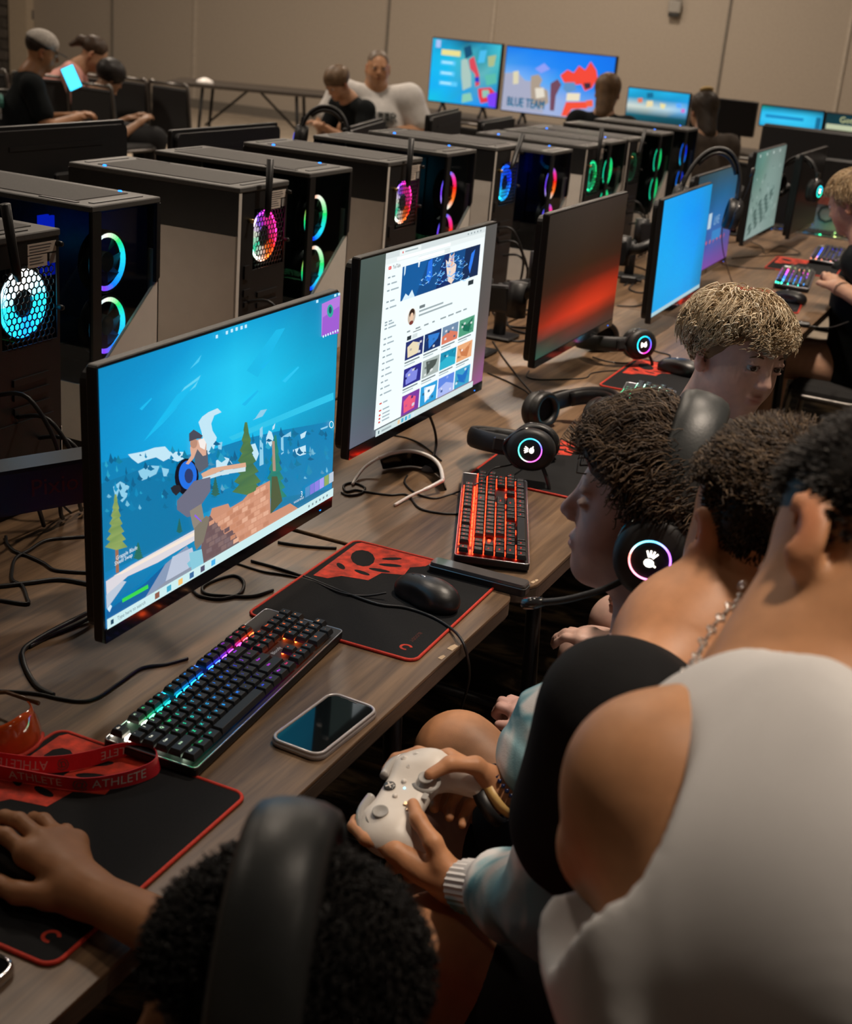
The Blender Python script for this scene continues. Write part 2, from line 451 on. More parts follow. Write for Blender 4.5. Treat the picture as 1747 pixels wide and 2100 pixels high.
for i_, (x_, y_, e_, cone_) in enumerate(DOWNLIGHTS):
    t = MB().lathe([(.27, CEIL), (.27, CEIL - .03), (.215, CEIL - .035), (.215, CEIL - .008)], 28, T(x_, y_, 0), cap=False).build('downlight_rim', mat('lamp_rim', (.5, .5, .5), .4, noise=.03), smooth=True)
    t.name = 'ceiling_light'; tag(t, 'round recessed downlight in the dark ceiling', 'ceiling light', 'recessed ceiling downlights')  # one rim belongs to the spot added for the blond boy's face
p_ = gy(1382, 14, 15.9)
t = thing('wall_sensor', 'small grey sensor box fixed high on the back wall', 'sensor', (p_[0], 15.97, p_[2]))
MB().box((0, -.03, .0), (.15, .06, .14), b=.015).build('housing', mat('sensor_grey', (.32, .3, .27), .5, noise=.05), t)
MB().box((0, -.035, -.085), (.13, .05, .05), b=.012).build('lens', mat('sensor_dark', (.05, .05, .05), .3, noise=.05), t)
MB().box((0, -.03, .1), (.12, .05, .03), b=.005).build('bracket', mat('sensor_pale', (.5, .48, .44), .5, noise=.05), t)

# ================================================================== tables
def wood_mat():
    m = bpy.data.materials.new('wood_laminate'); m.use_nodes = True; nt = m.node_tree; N = nt.nodes; L = nt.links; b = N['Principled BSDF']
    tc = N.new('ShaderNodeTexCoord'); mp = N.new('ShaderNodeMapping'); mp.inputs['Scale'].default_value = (26, 1.3, 8)
    L.new(tc.outputs['Object'], mp.inputs[0])
    n = N.new('ShaderNodeTexNoise'); n.inputs['Scale'].default_value = 2.2; n.inputs['Detail'].default_value = 7; n.inputs['Roughness'].default_value = .6; n.inputs['Distortion'].default_value = .5
    L.new(mp.outputs[0], n.inputs['Vector'])
    r = N.new('ShaderNodeValToRGB'); e = r.color_ramp.elements
    e[0].position = .32; e[0].color = (0.080, 0.046, 0.025, 1); e[1].position = .7; e[1].color = (0.240, 0.145, 0.078, 1)
    L.new(n.outputs['Fac'], r.inputs[0]); L.new(r.outputs[0], b.inputs['Base Color'])
    b.inputs['Roughness'].default_value = .38
    n2 = N.new('ShaderNodeTexNoise'); n2.inputs['Scale'].default_value = 9; L.new(tc.outputs['Object'], n2.inputs['Vector'])
    mr = N.new('ShaderNodeMapRange'); mr.inputs[3].default_value = .3; mr.inputs[4].default_value = .52; L.new(n2.outputs[0], mr.inputs[0]); L.new(mr.outputs[0], b.inputs['Roughness'])
    bp = N.new('ShaderNodeBump'); bp.inputs['Strength'].default_value = .12; bp.inputs['Distance'].default_value = .002; L.new(n.outputs['Fac'], bp.inputs['Height']); L.new(bp.outputs[0], b.inputs['Normal'])
    return m
M_WOOD = wood_mat()
M_EDGE = mat('table_edge_band', (0.085, 0.06, 0.042), .5, noise=.25, ns=30, stretch=(8, .8, 8))
M_BLACKMETAL = mat('black_steel', (.012, .012, .013), .4, metal=.3, noise=.1)
M_CHIP = mat('chipped_edge', (.5, .36, .23), .8, noise=.2)
DZ = 0.74
def table(label, x0, x1, y0, y1, group=None, r=.045, DZ=DZ):
    t = thing('folding_table', label, 'table', ((x0 + x1) / 2, (y0 + y1) / 2, 0), 0, group)
    w, l = x1 - x0, y1 - y0
    MB().prism(rrect(w, l, r, 7), DZ - .006, DZ, b=.0015).build('tabletop', M_WOOD, t)
    MB().prism(rrect(w - .001, l - .001, r, 7), DZ - .032, DZ - .0055, b=.003).build('edge_band', M_EDGE, t)
    for s in (-1, 1):
        y = s * (l / 2 - .28)
        for sx in (-1, 1):
            MB().tube([(sx * (w / 2 - .09), y, DZ - .032), (sx * (w / 2 - .05), y, .02)], .015, 10).build('leg', M_BLACKMETAL, t, True)
        MB().tube([(-(w / 2 - .08), y, .35), (w / 2 - .08, y, .35)], .011, 8).build('crossbar', M_BLACKMETAL, t, True)
        MB().tube([(0, y, .36), (0, y - s * .4, DZ - .04)], .009, 8).build('brace', M_BLACKMETAL, t, True)
    return t
t1 = table('wood laminate table holding the rainbow keyboard and the bare phone', -1.466, -.668, -.48, 1.945)
t2 = table('wood laminate table holding the red-lit keyboard and white sunglasses', -1.45, -.652, 1.958, 4.350)
table('wood laminate table holding the far blue and green lit keyboards', -1.455, -.657, 4.354, 6.78)
table('back row table under the nearest computer towers', -2.28, -1.472, -.48, 1.945)
table('back row table under the middle computer towers', -2.27, -1.462, 1.958, 4.40)
table('back row table under the farthest computer towers', -2.265, -1.462, 4.44, 6.90, DZ=.74 - .046)
for (px_, py_, s_) in ((933, 1330, 1.0), (911, 1350, .7), (1104, 1192, .5), (1098, 1195, .6), (1184, 1112, .6)):
    g = gz(px_, py_, DZ); tt = t1 if g[1] < 1.95 else t2
    MB().prism([(-.006 * s_, -.008 * s_), (.004 * s_, -.01 * s_), (.005 * s_, .009 * s_), (-.002 * s_, .012 * s_), (-.005 * s_, .003 * s_)], 0, .0006, T(g[0] - tt.location.x - .004, g[1] - tt.location.y, DZ)).build('edge_chip', M_CHIP, tt)

# ================================================================== computer towers
PL, PW, PH = .455, .215, .495
M_CASEB = mat('case_black', (.012, .012, .013), .42, noise=.15, bump=.06, bs=500)
M_CASEW = mat('case_white', (.72, .68, .63), .45, noise=.03)
M_CASETOP = mat('case_top_grey', (.085, .083, .08), .5, noise=.12, ns=200)
M_FILTER = mat('case_dust_filter', (.075, .072, .07), .75, noise=.3, ns=700, bump=.3, bs=900)
M_GLASS = glass_mat('tinted_glass', (.66, .70, .70))
M_LABEL = mat('paper_label', (.62, .54, .47), .7, noise=.05)
M_INK = mat('print_grey', (.12, .11, .11), .7, noise=.05)
M_GOLD = mat('brass_socket', (.5, .36, .14), .35, metal=.9, noise=.1)
M_GLOW = glow_mat('led_glow', 2.6)
M_GLOWX = glow_mat('led_glow_strong', 4.0)
M_GLOWS = glow_mat('led_glow_soft', .8)
def hexgrille(w, h, cell, bar):
    """sheet with hexagonal holes, in the yz plane (verts, faces)"""
    mb = MB(); r = cell / math.sqrt(3); ny = int(w / cell) + 1; nz = int(h / (1.5 * r)) + 1
    for j in range(-nz // 2, nz // 2 + 1):
        for i in range(-ny // 2 - 1, ny // 2 + 2):
            cy = i * cell + (j % 2) * cell / 2; cz = j * 1.5 * r
            if abs(cy) > w / 2 - cell * .4 or abs(cz) > h / 2 - r * .5: continue
            o = [(0, cy + r * math.sin(k * PI / 3), cz + r * math.cos(k * PI / 3)) for k in range(6)]
            q = r - bar / 2
            n_ = [(0, cy + q * math.sin(k * PI / 3), cz + q * math.cos(k * PI / 3)) for k in range(6)]
            b_ = [(.0015, p[1], p[2]) for p in n_]
            mb.add(o + n_ + b_, [(k, (k + 1) % 6, 6 + (k + 1) % 6, 6 + k) for k in range(6)] + [(6 + k, 6 + (k + 1) % 6, 12 + (k + 1) % 6, 12 + k) for k in range(6)])
    return mb
GR = hexgrille(.132, .148, .0125, .0026)
def ring(mb, M, R, r, stops, n=40, m=6, phase=0.0, a0=0, a1=2 * PI):
    for i in range(n):
        t0, t1 = a0 + (a1 - a0) * i / n, a0 + (a1 - a0) * (i + 1) / n
        c = ramp(stops, ((i / n) + phase) % 1.0); vs = []
        for t in (t0, t1):
            for k in range(m):
                w = 2 * PI * k / m; rr = R + r * math.cos(w); vs.append((rr * math.cos(t), rr * math.sin(t), r * math.sin(w)))
        mb.add(vs, [(k, (k + 1) % m, m + (k + 1) % m, m + k) for k in range(m)], M, c)
    return mb
def fan(parent, name, M, stops, R=.056, bladecol=None, glow=M_GLOW):
    f = MB().lathe([(R + .006, -.012), (R + .006, .012), (R + .001, .012), (R + .001, -.012)], 32, M, cap=False).build(name, M_CASEB, parent, True)
    h = MB().lathe([(0, .011), (.02, .011), (.021, -.011), (0, -.011)], 20, M)
    for k in range(7):
        a = 2 * PI * k / 7; B = M @ Rz(a)
        h.add([(.018, -.008, -.008), (R - .006, -.022, -.009), (R - .006, .016, .009), (.018, .008, .008)], [(0, 1, 2, 3)], B)
    h.build('fan_blades', M_CASEB, f)
    ring(MB(), M @ T(0, 0, .008), R - .003, .0052, stops).build('light_ring', glow, f, True)
    return f
CY, BL, DB, PU, PK, RD, OR, YW, WH, GN, TE = map(H, ('20d8ff', '1478ff', '0a2cff', '8a3cff', 'ff2f9c', 'ff2418', 'ff7a20', 'ffd080', 'fff2e4', '20e070', '20e8b0'))
S_BLUE = [(0, CY), (.25, WH), (.5, CY), (.75, BL), (1, CY)]
S_A = [(0, CY), (.12, GN), (.25, WH), (.45, CY), (.7, PU), (.8, BL), (1, CY)]
S_C = [(0, GN), (.2, WH), (.3, OR), (.5, GN), (.72, DB), (.85, CY), (1, GN)]
S_E = [(0, RD), (.1, PK), (.25, BL), (.5, PU), (.75, WH), (.88, OR), (1, RD)]
S_G = [(0, GN), (.5, TE), (1, GN)]
S_B = [(0, PK), (.2, PK), (.32, PU), (.42, WH), (.55, TE), (.66, WH), (.78, OR), (.9, RD), (1, PK)]
S_DB = [(0, DB), (.5, BL), (.6, CY), (1, DB)]
def pc(label, x, y, rear, front_s, rear_s, z=DZ, rot=0.0, logo=H('8fffa8'), ant=None, cpu=None, rank='', rearglow=None):
    """tower; local +x is its front, glass on the -y side"""
    t = thing('computer_tower', label, 'computer', (x, y, z), (PI if rear else 0) + rot)
    hx, hy = PL / 2, PW / 2; f0 = .012
    # floor, back plate, solid side, top
    MB().box((0, 0, .03), (PL - .01, PW - .012, .004)).box((-.02, 0, .12), (PL - .12, PW - .03, .004)).build('chassis', M_CASEB, t)
    for sx in (-1, 1):
        MB().box((sx * (hx - .06), 0, f0), (.05, PW - .02, .024), b=.004).build('foot', M_CASEB, t)
    s = MB(); s.box((0, hy - .002, (f0 + .012 + .388) / 2), (PL, .004, .388 - f0 - .012)).build('side_panel', M_CASEW, t)
    MB().box((0, hy - .002, (.389 + PH - .012) / 2), (PL, .0045, PH - .012 - .389)).build('side_panel_upper', M_CASEB, t)
    MB().box((-hx + .002, hy - .006, (.024 + PH - .012) / 2), (.006, .012, PH - .036)).build('edge_strip', M_CASEW, t)
    tp = MB().box((0, 0, PH - .006), (PL + .004, PW + .002, .012), b=.002).build('top_panel', M_CASETOP, t)
    MB().box((-.01, 0, PH + .0006), (PL - .1, PW - .05, .0016)).build('dust_filter', M_FILTER, t)
    MB().box((hx - .025, 0, PH + .0006), (.012, PW - .06, .0018)).build('top_slot', M_CASEB, t)
    MB().box((-hx + .02, .01, PH + .0006), (.008, PW - .1, .0018)).build('top_slot', M_CASEB, t)
    MB().box((hx - .09, -hy + .016, PH + .0006), (.09, .01, .0018)).build('port_strip', M_CASEB, t)
    MB().lathe([(0, .0035), (.0035, .003), (.0045, 0)], 10, T(hx - .085, hy - .018, PH), col=BL).build('power_light', M_GLOWX, t)
    # glass side and white base strip
    MB().box((0, -hy + .002, (.142 + PH - .012) / 2), (PL - .004, .004, PH - .012 - .142)).build('glass_panel', M_GLASS, t)
    MB().box((0, -hy + .003, (.024 + .141) / 2), (PL, .006, .141 - .024)).build('base_panel', M_CASEW, t)
    # front: white lower corner, dark glass above the diagonal
    Fm = frame((hx, 0, 0), (0, 1, 0), (0, 0, 1), (1, 0, 0))
    MB().prism([(-hy, .024), (hy, .024), (hy, .331), (-hy, .152)], -.006, 0, Fm).build('front_panel', M_CASEW, t)
    MB().prism([(-hy + .026, .176), (hy - .012, .324), (hy - .012, PH - .014), (-hy + .026, PH - .014)], -.004, .0025, Fm).build('front_glass', M_GLASS, t)
    MB().prism([(-hy, .153), (-hy + .026, .1745), (-hy + .026, PH - .012), (-hy, PH - .012)], -.006, .003, Fm).build('front_frame', M_CASEB, t)
    MB().prism([(hy - .012, .3225), (hy, .332), (hy, PH - .012), (hy - .012, PH - .012)], -.006, .003, Fm).build('front_frame', M_CASEB, t)
    FM = lambda z_: frame((hx - .03, -hy + .072, z_), (0, 1, 0), (0, 0, 1), (1, 0, 0))
    if not rear:
        for z_ in (.378, .251): fan(t, 'front_fan', FM(z_), front_s)
    # rear plate with grille, stickers, sockets
    Bm = frame((-hx, 0, 0), (0, -1, 0), (0, 0, 1), (-1, 0, 0))       # plate x: to the right seen from behind
    xo = lambda v: v - hy                                             # distance from the left edge seen from behind
    pl = MB()
    for a, b, c, d in ((.010, .068, .03, PH - .012), (.206, .213, .03, PH - .012), (.068, .206, .442, PH - .012), (.068, .206, .03, .306)):
        pl.prism([(xo(a), c), (xo(b), c), (xo(b), d), (xo(a), d)], -.002, 0, Bm)
    if not rear: pl.prism([(xo(.068), .306), (xo(.206), .306), (xo(.206), .442), (xo(.068), .442)], -.002, 0, Bm)
    pl.build('rear_plate', M_CASEB, t)
    if rear:
        g = MB().add([(-hx + p[0], -(xo(.137) + p[1]), .374 + p[2]) for p in GR.v], GR.f); g.build('fan_grille', M_CASEB, t)
        fm = frame((-hx + .026, -xo(.137), .374), (0, -1, 0), (0, 0, 1), (-1, 0, 0))
        f = fan(t, 'rear_fan', fm, rear_s, .058, glow=M_GLOWX)
        gl = MB()
        q_ = .0125
        for k in range(18):
            c = ramp(rear_s, k / 18); a, b = 2 * PI * k / 18, 2 * PI * (k + 1) / 18
            gl.add([(.024 * math.cos(a), .024 * math.sin(a), q_), (.051 * math.cos(a), .051 * math.sin(a), q_), (.051 * math.cos(b), .051 * math.sin(b), q_), (.024 * math.cos(b), .024 * math.sin(b), q_)], [(0, 1, 2, 3)], fm, c)
        gl.build('fan_glow', rearglow or M_GLOWS, f)
        for (a, b, c, d) in ((.134, .205, .458, .476), (.134, .182, .436, .456)):
            st = MB().prism([(xo(a), c), (xo(b), c), (xo(b), d), (xo(a), d)], 0, .0006, Bm).build('sticker', M_LABEL, t)
            pr = MB()
            for q in range(3):
                z_ = d - .004 - q * .005
                pr.prism([(xo(a) + .004, z_ - .001), (xo(a) + (b - a) * random.uniform(.5, .9), z_ - .001), (xo(a) + (b - a) * .8, z_ + .001), (xo(a) + .004, z_ + .001)], .0006, .0008, Bm)
            pr.build('sticker_print', M_INK, st)
        MB().prism([(xo(.188), .438), (xo(.204), .438), (xo(.204), .455), (xo(.188), .455)], 0, .0006, Bm).build('barcode', mat('barcode_grey', (.3, .29, .28), .6, noise=.2), t)
        for z_ in (.30, .41):
            MB().lathe([(.005, 0), (.005, .01), (.004, .013), (0, .013)], 10, Bm @ T(xo(.207), z_ + .06, 0)).build('thumb_screw', M_BLACKMETAL, t, True)
        for q, (a, c, w, h) in enumerate(((.03, .29, .02, .03), (.03, .25, .028, .016), (.034, .225, .024, .012), (.09, .24, .09, .012), (.09, .215, .09, .012), (.09, .19, .09, .012), (.05, .09, .14, .085))):
            MB().prism([(xo(a), c), (xo(a + w), c), (xo(a + w), c + h), (xo(a), c + h)], 0, .004, Bm).build('socket', M_CASEB, t)
        MB().lathe([(.005, 0), (.005, .012), (.003, .013), (0, .013)], 10, Bm @ T(xo(.045), .42, 0)).build('antenna_socket', M_GOLD, t, True)
        # antenna
        tip = ant or (.0, .555)
        an = MB().tube([tuple(Bm @ Vector((xo(.092), .425, .018))), tuple(Bm @ Vector((xo(.092) + tip[0] * .25, .44, .02))), tuple(Bm @ Vector((xo(.092) + tip[0], tip[1], .02)))], [.005, .0075, .0085], 10)
        an.build('antenna', M_CASEB, t, True)
        # power lead block and short loops of cable at the back
        for q in range(3):
            y0 = xo(.05 + .05 * q)
            MB().tube(spline([tuple(Bm @ Vector((y0, .235 - .05 * q, .0))), tuple(Bm @ Vector((y0 + .01, .24 - .05 * q, .06))), tuple(Bm @ Vector((y0 + .035, .15 - .04 * q, .10))), tuple(Bm @ Vector((y0 + .05, .04, .09))), tuple(Bm @ Vector((y0 + .08, .006, .07)))], 6), .004, 8).build('cable', M_CABLE, t, True)
    # inside: board, cooler ring, graphics card with lit name
    ib = MB().box((-.005, hy - .012, .255), (PL - .03, .004, PH - .06)).build('board_tray', M_CASEB, t)
    MB().box((-.05, hy - .018, .33), (.24, .004, .24)).build('mainboard', mat('mainboard', (.02, .025, .03), .4, noise=.4, ns=90), t)
    gc = MB().box((-.06, -.005, .205), (.27, .13, .045), b=.006).build('graphics_card', M_CASEB, t)
    MB().text('GIGABYTE', .02, frame((-.06, -hy + .0355, .20), (1, 0, 0), (0, 0, 1), (0, -1, 0)), col=logo).build('lit_name', M_GLOW, gc)
    MB().box((-.06, -.071, .186), (.13, .001, .002), col=logo).build('lit_line', M_GLOW, gc)
    if cpu:
        ring(MB(), frame((-.06, -.01, .38), (1, 0, 0), (0, 0, 1), (0, -1, 0)), .032, .006, cpu).build('cooler_ring', M_GLOW, t, True)
        for q in range(2): MB().box((.02 + q * .014, .0, .38), (.005, .03, .12), col=cpu[0][1]).build('memory_stick', M_GLOWS, t)
    return t
M_CABLE = mat('cable_black', (.010, .010, .011), .45, noise=.1)
XP = -1.645 - PL / 2
pc('tower with its back towards the players and a bright blue rear fan', -1.525 - PL / 2, 1.716, True, None, S_BLUE, ant=(-.03, .552), logo=H('50ff90'), rearglow=glow_mat('fan_glow_blue', 3.0))
pc('tower with cyan and blue front rings between the blue and the pink rear fans', -1.637 - PL / 2, 2.156, False, S_A, None, cpu=S_DB[:2] + [(1, CY)], logo=H('0c3018'))
pc('tower with pink and orange rear fan nearest the blue-fan tower', -1.615 - PL / 2, 2.622, True, None, S_B, rot=0.02, ant=(.002, .553))
pc('tower with green and blue front rings', -1.652 - PL / 2, 3.0, False, S_C, None, logo=H('0c3018'))
pc('tower with pink and orange rear fan beside the red and purple ringed tower', -1.650 - PL / 2, 3.413, True, None, S_B, rot=.01, ant=(.0, .556))
pc('tower with red, pink and blue front rings beside the pink rear fan', -1.655 - PL / 2, 3.812, False, S_E, None, cpu=[(0, CY), (.5, RD), (1, CY)])
pc('tower with deep blue rear fan and tilted antenna', -1.640 - PL / 2, 4.150, True, None, S_DB, ant=(.075, .53), cpu=S_DB, logo=H('102080'), rearglow=glow_mat('fan_glow_deep', 1.4))
ZF = DZ - .046
pc('tower with red and blue front rings beside the deep blue rear fan', -1.645 - PL / 2, 4.690, False, S_E, None, z=ZF, cpu=S_DB)
pc('tower with pale green rear fan', -1.645 - PL / 2, 5.066, True, None, S_G, z=ZF, ant=(.0, .56))
pc('tower with pale green front rings', -1.645 - PL / 2, 5.345, False, S_G, None, z=ZF)
pc('tower with dim green lights and its back towards the players', -1.645 - PL / 2, 5.60, True, None, [(0, H('0c5030')), (1, H('0c3020'))], z=ZF, ant=(.05, .53), logo=H('0c4028'))
pc('tower with dark green front rings beside the last tower', -1.645 - PL / 2, 6.062, False, S_G, None, z=ZF)
pc('last tower of the row with blue front rings', -1.645 - PL / 2, 6.50, False, S_DB, None, z=ZF)

# ================================================================== screens: a picture drawn as flat coloured shapes on the panel
def homog(src, dst):
    A = []; b = []
    for (x, y), (u, v) in zip(src, dst):
        A += [[x, y, 1, 0, 0, 0, -u * x, -u * y], [0, 0, 0, x, y, 1, -v * x, -v * y]]; b += [u, v]
    h = np.linalg.solve(np.array(A, float), np.array(b, float)); return np.append(h, 1).reshape(3, 3)
class Canvas:
    """flat picture of w x h metres; shapes given in (0..1, 0..1) from the top left, or in traced coordinates"""
    def __init__(s, w, h, quad=None):
        s.w, s.h = w, h; s.mb = MB(); s.k = 0
        s.Hm = homog(quad, [(0, 0), (1, 0), (1, 1), (0, 1)]) if quad else None
    def uv(s, p):
        if s.Hm is None: return p
        q = s.Hm @ np.array([p[0], p[1], 1.0]); return (q[0] / q[2], q[1] / q[2])
    def xy(s, p, z): return ((p[0] - .5) * s.w, (.5 - p[1]) * s.h, z)
    def lift(s): s.k += 1; return .000008 * s.k
    def poly(s, pts, col, raw=False):
        z = s.lift(); q = []
        for p in pts:
            u = p if raw else s.uv(p); q.append((min(1, max(0, u[0])), min(1, max(0, u[1]))))
        v = [s.xy(p, z) for p in q]
        for t in tessellate_polygon([[Vector((p[0], p[1], 0)) for p in v]]):
            c = col if not isinstance(col[0], (tuple, list)) else [col[i] for i in t]
            a, b, d = (Vector(v[i]) for i in t)
            t = list(t)
            if (b - a).cross(d - a).z < 0:
                t = t[::-1]; c = c[::-1] if isinstance(c[0], (tuple, list)) else c
            s.mb.add([v[i] for i in t], [(0, 1, 2)], None, c)
    def grid(s, rows):
        z = s.lift(); n = len(rows) - 1; m = len(rows[0]) - 1
        for i in range(n):
            for j in range(m):
                P = [s.xy((jj / m, ii / n), z) for ii, jj in ((i + 1, j), (i + 1, j + 1), (i, j + 1), (i, j))]
                s.mb.add(P, [(0, 1, 2, 3)], None, [rows[i + 1][j], rows[i + 1][j + 1], rows[i][j + 1], rows[i][j]])
    def rect(s, x0, y0, x1, y1, col): s.poly([(x0, y0), (x1, y0), (x1, y1), (x0, y1)], col, True)
    def disc(s, x, y, rx, ry, col, n=16, raw=False): s.poly([(x + rx * math.cos(2 * PI * k / n), y + ry * math.sin(2 * PI * k / n)) for k in range(n)], col, raw)
    def text(s, t, x, y, size, col, sx=1.0):
        z = s.lift(); M = T(*s.xy((x, y), z)) @ Matrix.Diagonal((sx, 1, 1, 1)); s.mb.text(t, size, M, col)
    def bar(s, x, y, w, h, col): s.rect(x, y, x + w, y + h, col)
    def build(s, parent, m, M):
        o = s.mb.build('screen_picture', m, parent); o.matrix_local = M; return o
M_SCREEN = glow_mat('screen_light', 1.05)
M_SCREEN_DIM = glow_mat('screen_light_dim', .8)
M_BEZEL = mat('bezel_black', (.010, .010, .011), .45, noise=.08)
M_CHIN = mat('bezel_gloss', (.012, .012, .013), .12, noise=.05, coat=.3)
M_OFF = mat('screen_off', (.020, .018, .017), .30, noise=.05, spec=.7)
MW, MH = .619, .370
def monitor(label, x, y, zb, yaw, tilt, canvas=None, lit=None, arm=1, off=False):
    """27 inch monitor; local x to the viewer's right along the panel, y away from the viewer"""
    t = thing('computer_monitor', label, 'monitor', (x, y, zb), 0)
    t.rotation_euler = (Rz(yaw + PI / 2) @ Rx(-tilt)).to_euler()
    MB().prism(rrect(MW, MH, .006, 3), -.012, .004, frame((0, .004, MH / 2), (1, 0, 0), (0, 0, 1), (0, -1, 0)), b=.002).build('bezel', M_BEZEL, t)
    MB().prism(rrect(MW - .02, MH - .02, .02, 4), -.016, .0, frame((0, .017, MH / 2), (1, 0, 0), (0, 0, 1), (0, -1, 0))).prism(rrect(MW - .2, .16, .03, 4), -.022, 0, frame((0, .03, .15), (1, 0, 0), (0, 0, 1), (0, -1, 0))).build('back_shell', M_BEZEL, t)
    MB().box((0, -.0005, .0105), (MW - .006, .002, .019)).build('chin_strip', M_CHIN, t)
    MB().box((MW / 2 - .045, -.002, .008), (.004, .001, .0015), col=BL).build('standby_light', M_GLOW, t)
    sc = frame((0, -.0008, .021 + (MH - .025) / 2), (1, 0, 0), (0, 0, 1), (0, -1, 0))
    if canvas is not None: canvas.build(t, lit or M_SCREEN, sc)
    else: MB().prism(rrect(MW - .008, MH - .026, .001, 1), -.0004, .0004, sc).build('screen_panel', M_OFF, t)
    MB().box((0, .062, .20), (.10, .018, .10), b=.006).build('mount_plate', M_BEZEL, t)
    return t
SW, SH = MW - .008, MH - .026

# -------- picture on the nearest monitor: an open-world game, traced from the photo (coordinates of one enlargement)
c = Canvas(SW, SH, [(88, 480), (1399, 106), (1362, 1240), (108, 1970)])
g_ = lambda *a: [H(x) for x in a]
c.grid([g_('0a86bc', '0a8cc4', '0a98d0', '0aa6d8', '0a98cc', '0a88b8', '0a7cae'),
        g_('0a8cc6', '0c98d2', '18b4e6', '20c4ee', '14b4e0', '0c9cc8', '0a8cb8'),
        g_('0a90ca', '0ea0da', '16b8ea', '22caf2', '1ac0ea', '0cacd6', '0a9ac6'),
        g_('0a8cc6', '0c98d2', '10aade', '14b6e6', '14b4e0', '0ca2ce', '0a96c2'),
        g_('0a80ba', '0a8ac4', '0c98cc', '0c9cce', '0c98c6', '0a90bc', '0a88b4'),
        g_('0a78b0', '0a80b6', '0a88ba', '0a88b8', '0a84b0', '0a80aa', '0a7aa4'),
        g_('0a68a2', '0a70a8', '0a78aa', '0a74a4', '0a6c9c', '0a6896', '0a6490')])
for p_, col_ in (([(495, 690), (560, 600), (650, 535), (620, 600)], '5fd2f2'), ([(590, 500), (655, 420), (640, 460)], '49c8f0'), ([(330, 900), (520, 640), (640, 560), (440, 800)], '18b8ea'), ([(900, 520), (1060, 300), (1110, 290), (960, 560)], '18b6e4'),
                 ([(800, 890), (1370, 660), (1372, 700), (820, 910)], '2cc0e6')):
    c.poly(p_, H(col_))
SNOW = H('bfe3f2'); SNOW2 = H('8ccbe6'); TEAL = H('0b6e96')
for p_, col_ in (([(100, 1010), (250, 985), (330, 960), (560, 985), (700, 960), (900, 900), (1100, 860), (1370, 820), (1365, 1200), (700, 1300), (105, 1560)], '0a80b4'),
                 ([(95, 1130), (300, 1060), (520, 1090), (640, 1180), (640, 1420), (110, 1640)], '0c76a6')):
    c.poly(p_, H(col_))
for p_ in ([(245, 968), (330, 955), (390, 935), (450, 930), (475, 960), (550, 965), (560, 1000), (520, 1020), (470, 1000), (440, 1015), (400, 990), (340, 1005), (300, 1022), (262, 990)],
           [(635, 800), (655, 770), (690, 745), (740, 725), (762, 748), (722, 765), (705, 810), (712, 850), (735, 890), (720, 950), (690, 985), (670, 960), (660, 900), (650, 850)],
           [(1005, 900), (1020, 860), (1035, 870), (1045, 905), (1030, 960), (1005, 950)], [(1190, 890), (1225, 870), (1215, 905), (1195, 915)], [(1150, 975), (1220, 950), (1222, 1000), (1190, 1010), (1155, 1000)],
           [(910, 940), (945, 930), (965, 990), (950, 1030), (925, 1000)], [(730, 1020), (770, 1000), (800, 1010), (830, 1060), (800, 1100), (730, 1110)], [(1040, 840), (1055, 820), (1050, 850), (1038, 860)]):
    c.poly(p_, SNOW)
for p_ in ([(160, 1150), (200, 1120), (250, 1150), (235, 1210), (210, 1240), (170, 1200)], [(300, 1065), (360, 1035), (420, 1040), (400, 1085), (350, 1110), (320, 1120)], [(430, 1050), (470, 1060), (465, 1100), (440, 1100)], [(740, 920), (765, 915), (760, 960), (742, 955)], [(930, 800), (945, 790), (975, 745), (1010, 740), (985, 780)],
           [(1090, 900), (1140, 870), (1140, 900)], [(1300, 860), (1340, 845), (1338, 856), (1302, 868)], [(970, 850), (985, 835), (990, 1050), (968, 1060)], [(1085, 900), (1098, 880), (1100, 990), (1086, 1000)]):
    c.poly(p_, SNOW2)
for k_ in range(170):
    u0 = random.uniform(100, 1360); b0 = 1010 - (u0 - 100) * .12; v0 = random.uniform(b0 - 10, b0 + 330 - (u0 - 100) * .06); w_ = random.uniform(8, 30); h_ = random.uniform(8, 46)
    c.poly([(u0, v0 - h_), (u0 + w_ * .5, v0 - h_ * random.uniform(.1, .6)), (u0 + w_, v0), (u0 + w_ * .2, v0 + h_ * .4), (u0 - w_ * .5, v0)], mixc(H('0a6c9c'), H(random.choice(['1290c0', '0a5c86', '2aa4c8', '74bcd8', '0d7c9c', '0a6a94'])), random.uniform(.3, 1)))
for k_ in range(5):
    u0 = random.uniform(150, 1250); v0 = random.uniform(500, 900) - (u0 - 150) * .2; w_ = random.uniform(30, 120)
    c.poly([(u0, v0), (u0 + w_, v0 - w_ * .9), (u0 + w_ * 1.05, v0 - w_ * .8), (u0 + w_ * .2, v0 + 10)], mixc(H('14aee2'), H(random.choice(['0c9cd6', '2cc6f0', '1ab8ea'])), .8))
def pine(cx, y0, y1, w, col, col2, lean=0.0):
    pts = []; n = 7
    for k in range(n):
        t = k / n; pts.append((cx + lean * t + w * (.12 + .88 * t) * .62, y0 + (y1 - y0) * (t + .02))); pts.append((cx + lean * t + w * (.16 + t), y0 + (y1 - y0) * (t + .13)))
    pts.append((cx + lean, y1 + 12))
    for k in reversed(range(n)):
        t = k / n; pts.append((cx + lean * t - w * (.16 + t), y0 + (y1 - y0) * (t + .12))); pts.append((cx + lean * t - w * (.12 + .88 * t) * .62, y0 + (y1 - y0) * (t + .02)))
    c.poly(pts, [mixc(H(col), H(col2), (i * 37 % 11) / 11) for i in range(len(pts))])
